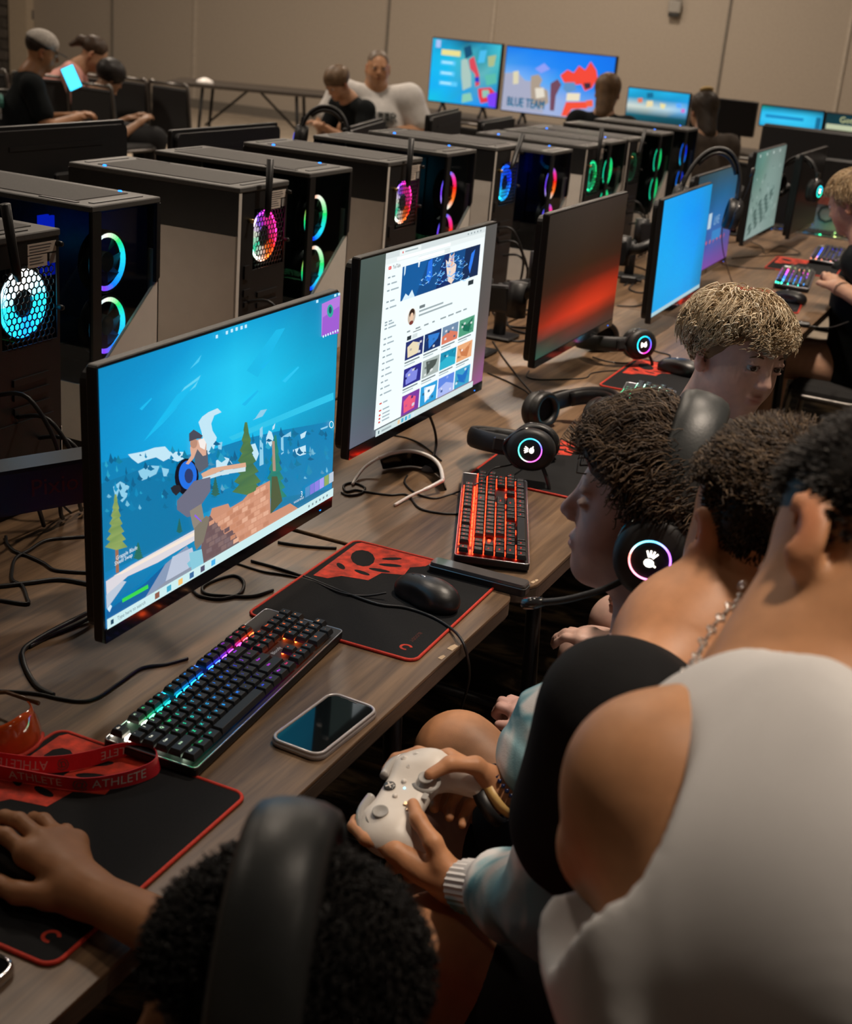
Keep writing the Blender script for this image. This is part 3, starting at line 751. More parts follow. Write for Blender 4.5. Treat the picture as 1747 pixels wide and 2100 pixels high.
pine(1050, 880, 1240, 62, '2c8a72', '1f7a70'); c.poly([(1032, 920), (1046, 920), (1052, 1090), (1036, 1090)], H('a9907e')); c.poly([(1030, 1120), (1060, 1120), (1088, 1260), (1022, 1335)], H('4d5c3f'))
pine(890, 800, 1210, 85, '567f4a', '3d6b4c', 10); pine(720, 1110, 1210, 26, '2f6a5c', '28605a'); pine(520, 1340, 1415, 18, '1f6a62', '28605a'); pine(290, 1470, 1560, 30, '2c6f5c', '1f6a62')
c.poly([(160, 1420), (178, 1415), (182, 1640), (164, 1645)], H('9a6a50')); pine(168, 1185, 1500, 62, '93a860', '6f8f50')
# ramps and terraces
c.poly([(108, 1690), (250, 1600), (610, 1405), (605, 1470), (400, 1590), (230, 1665), (110, 1770)], H('d8d4da')); c.poly([(150, 1660), (610, 1418), (608, 1440), (200, 1650)], H('f1e2d4'))
c.poly([(108, 1770), (200, 1690), (222, 1695), (140, 1810), (110, 1850)], H('b9c6d6')); c.poly([(105, 1870), (330, 1705), (440, 1600), (450, 1590), (330, 1800), (108, 1930)], H('0a5f9c'))
c.poly([(320, 1800), (440, 1600), (560, 1500), (600, 1560), (560, 1660), (340, 1790)], H('8597b4')); c.poly([(440, 1700), (480, 1560), (590, 1510), (605, 1580), (560, 1640)], H('b9c3d6')); c.poly([(560, 1600), (640, 1530), (650, 1620), (590, 1660)], H('7fc0d4'))
c.poly([(335, 1790), (435, 1705), (620, 1600), (655, 1610), (560, 1670), (330, 1800)], H('8a93a4'))
c.poly([(196, 1795), (342, 1715), (344, 1738), (198, 1817)], H('34d24c')); c.poly([(112, 1850), (130, 1825), (140, 1835), (125, 1870)], H('cfe6f4'))
# brick wall
c.poly([(690, 1330), (700, 1290), (790, 1265), (800, 1290), (870, 1250), (900, 1215), (940, 1200), (945, 1180), (1020, 1142), (1022, 1330), (1130, 1275), (1180, 1310), (1100, 1365), (885, 1480), (650, 1618), (640, 1500)], H('c98f74'))
c.poly([(665, 1350), (690, 1330), (770, 1440), (820, 1420), (850, 1490), (650, 1618), (638, 1520)], H('6f5a5c'))
for i_ in range(11):
    for j_ in range(9):
        u0 = 668 + 33 * i_ + (j_ % 2) * 16; v0 = 1345 + 30 * j_ - (u0 - 668) * .55
        if u0 > 985 or v0 < 1145 + (1020 - u0) * .6 or v0 > 1600 - (u0 - 650) * .62: continue
        sh = (u0 < 800 and v0 > 1360 + (u0 - 668) * .5)
        col_ = H(random.choice(['d9a184', 'c78a6c', 'e0ac90', 'd0967a', 'bf8468'])) if not sh else H(random.choice(['7d686a', '6d5658', '826a68']))
        c.poly([(u0, v0), (u0 + 29, v0 - 16), (u0 + 29, v0 + 8), (u0, v0 + 24)], col_)
# a plain player figure seen from behind: cap, bare arms, grey trousers, round blue pack
c.poly([(640, 1090), (700, 1060), (885, 1035), (888, 1060), (760, 1075), (650, 1115)], H('d9a98c')); c.poly([(645, 1115), (760, 1078), (885, 1060), (884, 1085), (765, 1098), (655, 1130)], H('c9dfe6'))
c.disc(560, 1105, 66, 105, H('0a0f1c'), 22); c.disc(566, 1095, 50, 82, H('1f6fe0'), 22); c.disc(572, 1100, 24, 42, H('2b3a6a'), 14)
c.poly([(600, 1130), (690, 1110), (690, 1190), (650, 1250), (620, 1300), (590, 1330), (560, 1335), (505, 1290), (505, 1240), (560, 1180)], H('6c6d80')); c.poly([(575, 1300), (640, 1260), (655, 1350), (640, 1420), (610, 1440), (590, 1380)], H('8d8478'))
c.poly([(600, 1400), (665, 1330), (685, 1340), (650, 1480), (610, 1525), (600, 1490)], H('7d7668')); c.poly([(570, 1540), (640, 1520), (650, 1600), (585, 1655)], H('86c6d8'))
c.poly([(605, 960), (640, 935), (675, 960), (680, 1050), (630, 1085), (605, 1040)], H('58606e')); c.poly([(580, 940), (600, 905), (640, 890), (670, 920), (668, 985), (650, 990), (620, 950), (600, 1000), (570, 1035), (555, 1030), (585, 985)], H('d9a890'))
c.poly([(625, 900), (655, 888), (668, 915), (660, 955), (635, 940)], H('f1e9e4')); c.disc(600, 915, 20, 30, H('b98a74')); c.poly([(575, 905), (575, 860), (600, 838), (625, 855), (650, 875), (640, 890), (620, 890)], H('474a58'))
c.poly([(470, 1165), (490, 1150), (520, 1150), (530, 1180), (500, 1210), (480, 1190)], H('24262e')); c.poly([(600, 1330), (640, 1365), (640, 1360), (605, 1320)], H('8a5cf0'))
# small read-outs
c.poly([(1300, 165), (1399, 122), (1392, 330), (1298, 345)], H('b277dc')); c.poly([(1305, 240), (1395, 180), (1392, 330), (1300, 345)], H('9d5cd0')); c.disc(1345, 205, 17, 36, H('2fa79c')); c.disc(1345, 200, 8, 20, H('0d4f60'))
for i_ in range(7): c.disc(1308 + 13 * i_, 345 - 5 * i_, 4, 8, H('d6f2ff'), 6)
for x_, y_ in ((730, 322), (785, 302), (812, 292), (838, 284), (865, 278), (888, 271), (1275, 148), (1372, 118), (1392, 112)): c.poly([(x_ - 6, y_ - 8), (x_ + 6, y_ - 11), (x_ + 6, y_ + 8), (x_ - 6, y_ + 11)], H('bfeaff'))
for i_, col_ in enumerate(('4b8fc4', '7b78d8', '8a80e0', 'a79cf0', '8aa860', 'b9c8d6')): c.poly([(1210 + 26 * i_, 1190 - 15 * i_), (1234 + 26 * i_, 1176 - 15 * i_), (1234 + 26 * i_, 1232 - 15 * i_), (1210 + 26 * i_, 1246 - 15 * i_)], H(col_))
c.disc(1352, 838, 12, 20, H('e6fbff'), 16); c.disc(1352, 838, 9, 16, H('0d98c4'), 16)
u_ = c.uv((1190, 1225)); c.text('3', u_[0], u_[1], .014, H('f2fbff')); u_ = c.uv((1175, 1258)); c.text('WOOD BUILD', u_[0], u_[1], .005, H('f2fbff'))
u_ = c.uv((190, 1545)); c.text('Grapple Blade', u_[0] + .02, u_[1], .008, H('e8f4fa')); u_ = c.uv((180, 1578)); c.text('Shield Swap', u_[0] + .015, u_[1], .008, H('e8f4fa'))
c.rect(0, .958, 1, 1, H('c8e8ea')); c.text('Type here to search', .085, .979, .0075, H('55707c'))
c.rect(.012, .97, .022, .989, H('20485c'))
for i_, col_ in enumerate(('8a5a4a', '40a8c8', 'f0c070', '3a6a9a', '50506a', '4ab0e8')): c.rect(.17 + .045 * i_, .967, .187 + .045 * i_, .992, H(col_))
for i_ in range(6): c.rect(.86 + .02 * i_, .974, .868 + .02 * i_, .985, H('7c949c'))
monitor('monitor showing a bright blue snowy game landscape', -.985, 1.557, DZ + .100, .0144, .0297, c)

# -------- picture on the second monitor: a video web page in a portrait window on a dark wallpaper
c = Canvas(SW, SH, [(220, 292), (1113, 78), (1018, 1140), (122, 1590)])
c.grid([g_('4b5a56', '4c5a55', '4c5754', '4f5a56', '555c58', '50524f', '565452'), g_('46544f', '4a5652', '4c5754', '4f5a56', '565c58', '4f4f4c', '575350'),
        g_('4a5c5c', '4a5858', '4c5754', '4f5a56', '585c58', '525050', '5a5250'), g_('52666c', '4a5c60', '4c5754', '4f5a56', '585c58', '5c5450', '6a5658'), g_('5c6474', '555c68', '4c5754', '4f5a56', '7a5c70', '8c5878', '9a5490')])
PG = lambda u, v: (.157 + (.897 - .157) * u, v)
def pr(u0, v0, u1, v1, col): a = PG(u0, v0); b = PG(u1, v1); c.rect(a[0], a[1], b[0], b[1], col)
WHT = H('f0fafb'); GREY = H('9fb0b4'); DK = H('50606a')
c.rect(.155, .0, .90, .962, WHT); pr(0, 0, 1, .032, H('d5dfe0')); pr(.0, .032, 1, .062, H('e6efef')); pr(.12, .006, .32, .032, H('e9f2f2')); pr(.1, .038, .62, .056, H('fbffff')); pr(.3, .068, .62, .09, H('fbffff'))
pr(.3, .067, .62, .069, H('c8d4d6')); pr(.3, .089, .62, .091, H('c8d4d6')); pr(.56, .069, .62, .089, H('e2eaea')); pr(.145, .014, .155, .024, H('e04038')); pr(.17, .014, .29, .022, H('a8b8bc'))
for i_ in range(5): pr(.80 + .035 * i_, .012, .812 + .035 * i_, .022, H('8c9ca0'))
a_ = PG(.05, .085); pr(.028, .075, .052, .092, H('e6241c')); c.poly([PG(.036, .079), PG(.046, .0835), PG(.036, .088)], H('ffffff'), True); c.text('YouTube', PG(.100, 0)[0], .084, .0105, H('282828'), .8)
for i_, v_ in enumerate((.13, .165, .20, .26, .295, .37, .385, .405, .46, .49, .525, .56, .595, .63, .665, .70, .735, .77, .82, .86)):
    pr(.028, v_, .05, v_ + .008, H('8ea0a8') if i_ not in (18, 19) else H('d84840')); pr(.062, v_, .062 + .03 + .05 * ((i_ * 7) % 5) / 5, v_ + .008, H('9fb0b8'))
for v_ in (.885, .905, .925): pr(.03, v_, .046, v_ + .01, H('d84840')); pr(.062, v_, .13, v_ + .008, H('a4b4bc'))
# banner
pr(.155, .098, .955, .285, H('0a4a86'))
for p_, col_ in (([(.155, .098), (.4, .098), (.3, .285), (.155, .285)], '0b5a9c'), ([(.40, .11), (.44, .098), (.45, .2), (.42, .24), (.39, .2)], '1f6ee0'), ([(.50, .285), (.53, .16), (.57, .098), (.63, .098), (.66, .285)], '0c2c66'), ([(.60, .2), (.58, .13), (.61, .15), (.62, .1), (.645, .14), (.665, .098), (.67, .16), (.70, .18), (.69, .26), (.66, .284), (.62, .26)], 'f0d8c8'),
                 ([(.63, .12), (.66, .11), (.66, .17), (.64, .19)], 'e8b49c'), ([(.79, .098), (.955, .098), (.955, .285), (.77, .285)], '0a2850'), ([(.84, .22), (.86, .14), (.9, .12), (.88, .2), (.86, .26)], '2a7cf0'), ([(.17, .285), (.2, .25), (.23, .27), (.26, .24), (.29, .285)], 'd8eef8'),
                 ([(.17, .098), (.185, .098), (.182, .14), (.172, .15)], 'cfe8f6'), ([(.3, .098), (.318, .098), (.312, .125), (.303, .125)], 'e6f4fa')):
    c.poly([PG(*q) for q in p_], H(col_), True)
for k_ in range(26):
    u0 = random.uniform(.36, .82); v0 = random.uniform(.11, .27); w_ = random.uniform(.012, .04)
    pts = [(u0 + w_ * math.cos(t / 5) * (1 + .5 * math.sin(t)), v0 + w_ * .55 * math.sin(t / 5)) for t in range(0, 24, 2)]
    for q0, q1 in zip(pts, pts[1:]): c.poly([PG(*q0), PG(*q1), PG(q1[0], q1[1] + .004), PG(q0[0], q0[1] + .004)], H(random.choice(['3aa0f0', '6fc4ff', '2468d0', 'a8dcff'])), True)
c.rect(PG(.84, 0)[0], .300, PG(.90, 0)[0], .328, H('24323a'))
c.disc(PG(.265, 0)[0], .39, .028, .046, H('c8b8a8'), 20, True); c.disc(PG(.265, 0)[0], .372, .019, .026, H('33241f'), 14, True); c.disc(PG(.265, 0)[0], .392, .013, .024, H('e8c4a8'), 14, True); c.disc(PG(.265, 0)[0], .425, .015, .012, H('7a3a34'), 10, True)
pr(.335, .345, .39, .362, H('707c80')); pr(.335, .372, .58, .382, H('9aa8ac')); pr(.335, .395, .68, .405, H('9aa8ac'))
for i_, w_ in enumerate((.03, .045, .045, .025, .06, .06, .06, .04)): pr(.23 + .083 * i_, .465, .23 + .083 * i_ + w_, .474, H('8c9a9e'))
pr(.29, .482, .37, .486, H('33404a')); pr(.235, .497, .275, .520, H('26323a')); pr(.285, .497, .335, .520, H('d4dedf'))
cols = [('23306e', 'e8d9b8'), ('0d2f66', '2f7cd0'), ('6f8aa8', 'd87a60'), ('4f9c7c', '0e6a52'), ('2a2a86', '8088e0'), ('a8b4b0', '4a5450'), ('0f8cb0', '2ab0cc'), ('e8a878', 'c87a4c'), ('7a3a9c', 'e85a7c'), ('2a9cd8', 'f0f8ff'), ('5f86e0', 'a8b8f0'), ('3aa0c8', '1a6ec0')]
for k_, (a_, b_) in enumerate(cols):
    i_, j_ = k_ % 4, k_ // 4; u0 = .228 + .184 * i_; v0 = .528 + .155 * j_; w_, h_ = .172, (.105 if j_ < 2 else .118)
    pr(u0, v0, u0 + w_, v0 + h_, H(a_))
    c.poly([PG(u0 + w_ * q[0], v0 + h_ * q[1]) for q in ([(.15, .9), (.1, .3), (.4, .1), (.8, .3), (.75, .85)], [(.2, .1), (.9, .2), (.8, .5), (.3, .9)], [(0, .55), (.5, .35), (1, .6), (1, 1), (0, 1)], [(.1, .2), (.5, .4), (.9, .1), (.7, .9), (.3, .7)])[k_ % 4]], H(b_), True)
    for q in range(5):
        uu = u0 + w_ * random.uniform(.05, .8); vv = v0 + h_ * random.uniform(.05, .8); pr(uu, vv, uu + w_ * .12, vv + h_ * .12, mixc(H(a_), H(random.choice(['ffffff', '101830', b_])), .6))
    if j_ < 2: pr(u0, v0 + h_ + .010, u0 + w_ * .85, v0 + h_ + .018, H('6f7c80')); pr(u0, v0 + h_ + .026, u0 + w_ * .6, v0 + h_ + .033, H('b0bec2'))
c.rect(.155, .962, .90, 1, H('cfe0e0'))
for i_ in range(5): pr(.2 + .035 * i_, .969, .222 + .035 * i_, .993, H(('e8c8a0', '50a8c8', '3ab0d8', '6ac8e0', 'd0e8f0')[i_]))
pr(.02, .972, .03, .99, H('40606a')); pr(.05, .976, .14, .987, H('9fb0b4'))
monitor('monitor showing a white video web page in a narrow window', -1.058, 2.354, DZ + .118, -.0015, .0062, c)

# -------- third monitor is dark with wall reflection and red glow drawn into its picture, fourth plain blue, fifth a dusk scene, sixth a grey chequered yard
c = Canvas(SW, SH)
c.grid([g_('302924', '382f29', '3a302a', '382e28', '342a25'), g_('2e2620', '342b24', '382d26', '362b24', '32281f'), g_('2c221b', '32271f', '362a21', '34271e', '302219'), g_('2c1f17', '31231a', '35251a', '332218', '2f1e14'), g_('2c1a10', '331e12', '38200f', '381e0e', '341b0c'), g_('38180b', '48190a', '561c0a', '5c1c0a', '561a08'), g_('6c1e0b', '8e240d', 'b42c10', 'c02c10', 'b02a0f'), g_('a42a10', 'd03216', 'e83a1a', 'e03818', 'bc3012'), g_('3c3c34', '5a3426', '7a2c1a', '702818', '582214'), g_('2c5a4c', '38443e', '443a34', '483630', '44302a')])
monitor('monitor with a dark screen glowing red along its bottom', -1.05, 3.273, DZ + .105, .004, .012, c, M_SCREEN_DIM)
c = Canvas(SW, SH)
c.grid([g_('10a0ea', '0c9cec', '0a98f0', '0a96e4', '1690cc'), g_('08a4ee', '08a0f0', '0a98f4', '0a90ec', '128cd0'), g_('06a6ec', '08a4ee', '0aa0f4', '0a98f0', '0f88c8'), g_('06a4e8', '08a4ec', '08a4f0', '0a9cea', '0f80b8'), g_('08a0e2', '08a0e6', '08a0ea', '0a98e0', '107cb0')])
c.rect(0, .965, 1, 1, H('a8c8d0'))
monitor('monitor filled with plain bright blue', -1.026, 4.182, DZ + .062, .018, .03, c)
c = Canvas(SW, SH)
c.grid([g_('2f4750', '34525c', '3a5a66', '3c5a66', '38525c'), g_('1c4c6c', '1c5c88', '1f6898', '246c9c', '2a6488'), g_('1f4c86', '2466a8', '2a78c0', '2c74b8', '3468a0'), g_('3a4c9c', '4458ac', '4a64b8', '5060ac', '5c58a0'), g_('8a48b8', '8c4cb8', '8850b0', '8450a8', '8050a0')])
for k_ in range(9): c.poly([(.1 + .09 * k_, .72 + .02 * (k_ % 3)), (.12 + .09 * k_, .70), (.13 + .09 * k_, .72), (.11 + .09 * k_, .75)], H(random.choice(['ff6a4c', 'e84858', 'ff8c60'])), True)
c.text('5', .12, .50, .07, H('a8dcf4')); c.text('LIVE', .58, .52, .045, H('9cc8ec')); c.rect(.36, .42, .44, .58, H('c8e4f4')); c.rect(.05, .93, .2, .945, H('ff8ca8'))
c.rect(.5, .62, .72, .72, H('3a90d8'))
m5 = monitor('monitor showing a blue and purple dusk scene behind a hanging headset', -1.10, 4.86, DZ + .07, .01, .02, c, M_SCREEN_DIM)
c = Canvas(SW, SH)
c.grid([g_('5a8078', '6c9a8e', '7d938c', '7f928c', '6f827c'), g_('5c847c', '6f9688', '8aa49c', '87a098', '7c918a'), g_('7a948c', '84a096', '90aaa2', '8aa49c', '7f948c'), g_('8aa49c', '8aa49c', '8fa8a0', '8aa49c', '84988f'), g_('96aca6', '9ab0aa', '94aaa4', '8ca49c', '87a098')])
for i_ in range(7):
    for j_ in range(5):
        if (i_ + j_) % 2: u0, v0 = .0 + .085 * i_ + .05 * j_, .98 - .075 * j_ - .02 * i_; c.poly([(u0, v0), (u0 + .08, v0 - .02), (u0 + .12, v0 - .09), (u0 + .04, v0 - .07)], H('4c6660'), True)
for k_ in range(40): u0, v0 = random.random() * .9, random.uniform(.2, .95); c.rect(u0, v0, u0 + .02, v0 + random.uniform(.01, .06), H(random.choice(['3c5450', '58706a', '6c8680', 'b0c4be'])))
for k_ in range(4): c.rect(.1 + .22 * k_, .03, .12 + .22 * k_, .06, H('f0fff8'))
monitor('monitor showing a pale grey-green chequered courtyard', -1.11, 5.77, DZ + .095, .008, .01, c, M_SCREEN_DIM)
monitor('dark monitor at the end of the row with a lit headset hanging on it', -1.04, 6.40, DZ + .06, .0, .0, None)

# ================================================================== monitor arms
def arm(label, base, post_h, bar, name_at=None, flip=1):
    """clamped post, thick spring bar and joint; bar = list of points from the post to the back of the monitor"""
    t = thing('monitor_arm', label, 'monitor arm', base)
    b = np.array(base); L = lambda p: tuple(np.array(p) - b)
    MB().box((0, 0, .006), (.10, .09, .012), b=.004).build('clamp_base', M_BEZEL, t)
    MB().tube([(0, 0, .01), (0, 0, post_h)], .0185, 16).build('post', M_BEZEL, t, True)
    p0, p1 = Vector(L(bar[0])), Vector(L(bar[1])); d = (p1 - p0); ln = d.length; d.normalize()
    sd = d.cross(Vector((0, 0, 1))).normalized(); up = sd.cross(d)
    F = frame((p0 + p1) / 2, tuple(d), tuple(-sd), tuple(up))
    MB().prism(rrect(ln, .052, .024, 5), -.036, .034, F, b=.006).build('spring_bar', M_BEZEL, t)
    if name_at is not None:
        s_ = 1 if sd.x > 0 else -1
        MB().text('Pixio', .038, frame(p0 + d * ln * name_at + sd * s_ * .0268, tuple(d * s_ * (1 if (d * s_).cross(up).dot(sd * s_) > 0 else -1)), tuple(up), tuple(sd * s_))).build('name_print', mat('arm_red_print', (.16, .018, .012), .5, noise=.05), t)
    p2 = Vector(L(bar[2]))
    MB().tube([tuple(p1), tuple((p1 + p2) / 2 + Vector((0, 0, -.01))), tuple(p2)], .017, 12).build('head_link', M_BEZEL, t, True)
    MB().lathe([(.026, -.045), (.026, .045)], 18, T(*p1)).build('joint', M_BEZEL, t, True)
    MB().lathe([(.026, -.05), (.026, .05)], 18, T(*p0)).build('joint', M_BEZEL, t, True)
    MB().tube([tuple(p0 + Vector((0, 0, -.04))), (0, 0, post_h - .01)], .016, 12).build('lower_link', M_BEZEL, t, True)
    return t
arm('black spring arm with a red name print behind the snowy game monitor', (-1.40, 1.05, DZ), .16, [(-1.44, 1.12, DZ + .190), (-1.20, 1.60, DZ + .20), (-1.075, 1.557, DZ + .30)], .74)
arm('black spring arm reaching from behind the web page monitor', (-1.36, 2.98, DZ), .12, [(-1.33, 2.93, DZ + .16), (-1.22, 2.45, DZ + .20), (-1.15, 2.36, DZ + .32)], .55)
arm('black spring arm with a red name print behind the plain blue monitor', (-1.40, 3.62, DZ), .16, [(-1.34, 3.72, DZ + .20), (-1.22, 4.16, DZ + .22), (-1.12, 4.182, DZ + .26)], .30)
arm('black spring arm behind the red glowing monitor', (-1.38, 3.40, DZ), .14, [(-1.36, 3.36, DZ + .17), (-1.22, 3.26, DZ + .20), (-1.14, 3.273, DZ + .30)])
arm('black spring arm behind the dusk scene monitor', (-1.40, 4.90, DZ), .14, [(-1.38, 4.92, DZ + .17), (-1.26, 4.88, DZ + .20), (-1.19, 4.86, DZ + .26)])
arm('black spring arm behind the courtyard monitor', (-1.40, 5.80, DZ), .14, [(-1.38, 5.80, DZ + .17), (-1.26, 5.78, DZ + .20), (-1.20, 5.77, DZ + .29)])
arm('black spring arm behind the last dark monitor', (-1.36, 6.42, DZ), .14, [(-1.34, 6.42, DZ + .17), (-1.2, 6.41, DZ + .20), (-1.13, 6.40, DZ + .26)])

# ================================================================== keyboards
U = .01905
def kb_layout(numpad=True):
    K = []                                     # (x centre, row, width, legend)
    def row(r, x, items):
        for it in items:
            if isinstance(it, (int, float)): x += it; continue
            s, w = it if isinstance(it, tuple) else (it, 1.0); K.append((x + w / 2, r, w, s)); x += w
    row(0, 0, ['Esc', 1, 'F1', 'F2', 'F3', 'F4', .5, 'F5', 'F6', 'F7', 'F8', .5, 'F9', 'F10', 'F11', 'F12', .25, 'Prt', 'Scr', 'Pau'])
    row(1, 0, list('`1234567890-=') + [('Back', 2), .25, 'Ins', 'Hm', 'PU'])
    row(2, 0, [('Tab', 1.5)] + list('QWERTYUIOP[]') + [('\\', 1.5), .25, 'Del', 'End', 'PD'])
    row(3, 0, [('Caps', 1.75)] + list('ASDFGHJKL;') + ["'", ('Enter', 2.25)])
    row(4, 0, [('Shift', 2.25)] + list('ZXCVBNM,./') + [('Shift', 2.75), 1.25, '^'])
    row(5, 0, [('Ctrl', 1.25), ('Win', 1.25), ('Alt', 1.25), ('', 6.25), ('Alt', 1.25), ('Fn', 1.25), ('Men', 1.25), ('Ctrl', 1.25), .25, '<', 'v', '>'])
    if numpad:
        row(1, 18.5, ['Num', '/', '*', '-']); row(2, 18.5, list('789+')); row(3, 18.5, list('456')); row(4, 18.5, list('123')); row(5, 18.5, [('0', 2), '.'])
        K.append((22, 4, 1, 'Ent'))
    return K
KEYMESH = {}
def keycap(w):
    k = round(w, 2)
    if k in KEYMESH: return KEYMESH[k]
    W = w * U - .0012; D = U - .0012
    vs = []
    for (iw, id_, z, dy) in ((0, 0, 0, 0), (.0012, .001, .0035, 0), (.0052, .0045, .0078, .0006), (.0066, .006, .0082, .0006)):
        for sx, sy in ((-1, -1), (1, -1), (1, 1), (-1, 1)): vs.append((sx * (W - iw) / 2, sy * (D - id_) / 2 + dy, z))
    fs = [(i * 4 + j, i * 4 + (j + 1) % 4, i * 4 + 4 + (j + 1) % 4, i * 4 + 4 + j) for i in range(3) for j in range(4)] + [(12, 13, 14, 15), (3, 2, 1, 0)]
    me = mesh_of('key', vs, fs); me.materials.append(M_KEY); KEYMESH[k] = me; return me
M_KEY = mat('keycap_black', (.014, .014, .015), .45, noise=.1)
M_PLATE = mat('keyboard_plate', (.012, .012, .013), .55, metal=.2, noise=.1)
M_ALU = mat('brushed_edge', (.45, .46, .48), .3, metal=.9, noise=.1)
M_LEG = glow_mat('legend_light', 1.8)
M_LED = glow_mat('key_led', 11.0)
M_LED2 = glow_mat('key_led_dim', 5.0)
def keyboard(label, cx, cy, rot, colf, z=DZ, missing=(), joined=False, tilt=.035, led=None, legends=True, name=None, lgain=1.0, sharp=()):
    t = thing('keyboard', label, 'keyboard', (cx, cy, z), rot)
    L, D = .440, .132; Tm = T(0, 0, .0052) @ Rx(tilt)
    MB().prism(rrect(L, D, .006, 3), 0, .014, Tm, b=.003).build('base', M_PLATE, t)
    MB().tube([tuple(Tm @ Vector((p[0], p[1], .0135))) for p in rrect(L - .002, D - .002, .006, 3)], .0012, 6, closed=True).build('edge_trim', M_ALU, t, True)
    for s in (-1, 1): MB().box((s * .17, D / 2 - .012, .003), (.03, .01, .010), b=.002).build('foot', M_PLATE, t)
    x0 = -22.5 * U / 2; leds = MB(); leg = MB(); jn = MB()
    rowy = lambda r: (.051 if r == 0 else .0255 - (r - 1) * U)
    for i, (kx, r, w, s) in enumerate(kb_layout()):
        X, Y = x0 + kx * U, rowy(r); c = colf(kx / 22.5, r)
        if (not joined) or i in missing or i % 3 == 0:
            leds.box((X, Y + U / 2 - .0006, .0165), (.0105, .0024, .0045), Tm, col=c)
            if r == 0: leds.box((X, Y - U / 2 - .0022, .0165), (.012, .0030, .0045), Tm, col=c)
            if i in missing: leds.box((X, Y, .0155), (.005, .005, .003), Tm, col=c)
        if i in missing: continue
        km = Tm @ T(X, Y, .0185)
        if joined:
            v = keycap(w); jn.add([tuple(p.co) for p in v.vertices], [tuple(p.vertices) for p in v.polygons], km)
        else:
            o = link('key', keycap(w), None, t); o.matrix_local = km
        if s and legends:
            leg.text(s, .0062 if len(s) == 1 else .0042, km @ T(-.0015 * w, .0018, .0086), col=tuple(q * lgain for q in c))
    if joined: o = jn.build('keycaps', M_KEY, t); o['kind'] = 'stuff'
    o = leds.build('key_lights', led or M_LED, t); o['kind'] = 'stuff'
    if leg.v: o = leg.build('legends', M_LEG, t); o['kind'] = 'stuff'
    if name:
        MB().text(name, .009, Tm @ T(x0 + 16.75 * U, rowy(3) + .002, .0145), col=H('c8c8c8')).build('name_print', glow_mat('name_light', .5), t)
    return t
RB = [(0, H('fff0d8')), (.07, H('e8f0d8')), (.14, H('20e080')), (.22, H('10d8d0')), (.32, H('10a8ff')), (.45, H('1478ff')), (.55, H('3040ff')), (.64, H('c02cf0')), (.70, H('ff3060')), (.76, H('ff4a20')), (.90, H('ff6a28')), (1, H('ffb070'))]
kb1 = keyboard('keyboard with rainbow key lights beside the bare phone', -.8720, 1.3925, 1.6520, lambda u, r: ramp(RB, min(1, max(0, u + .015 * r - .02))), name='Bloody', led=M_LED)
keyboard('keyboard with red key lights and missing keys', -.8260, 2.206, 1.955, lambda u, r: H('ff2a12'), missing=(36, 53, 70, 19, 35), led=M_LED)
keyboard('keyboard with green and teal key lights near the blond boy', -.815, 3.125, 1.74, lambda u, r: ramp([(0, H('20a0ff')), (.5, H('20e0b0')), (.8, H('30ffa0')), (1, H('d8fff0'))], u), missing=(30, 92), led=M_LED)
keyboard('keyboard with faint red key lights lying over a red-edged pad', -.905, 4.665, 1.42, lambda u, r: H('ff3818'), z=DZ + .004, missing=(1, 20, 40), joined=True, led=M_LED2, legends=False)
keyboard('keyboard with blue, pink and green lights under a reaching hand', -.868, 5.395, 1.69, lambda u, r: ramp([(0, H('20ff90')), (.12, H('30a0ff')), (.4, H('3060ff')), (.65, H('d040ff')), (.85, H('ff5060')), (1, H('60ffa0'))], u), joined=True, missing=(0, 20, 39, 55, 70, 85), legends=False, led=glow_mat('key_led_far', 8.0))
keyboard('keyboard with blue and violet lights beside the reaching hand', -.86, 6.12, 1.66, lambda u, r: ramp([(0, H('ff9040')), (.3, H('3070ff')), (1, H('5040ff'))], u), joined=True, missing=(2, 60), legends=False, led=M_LED2)

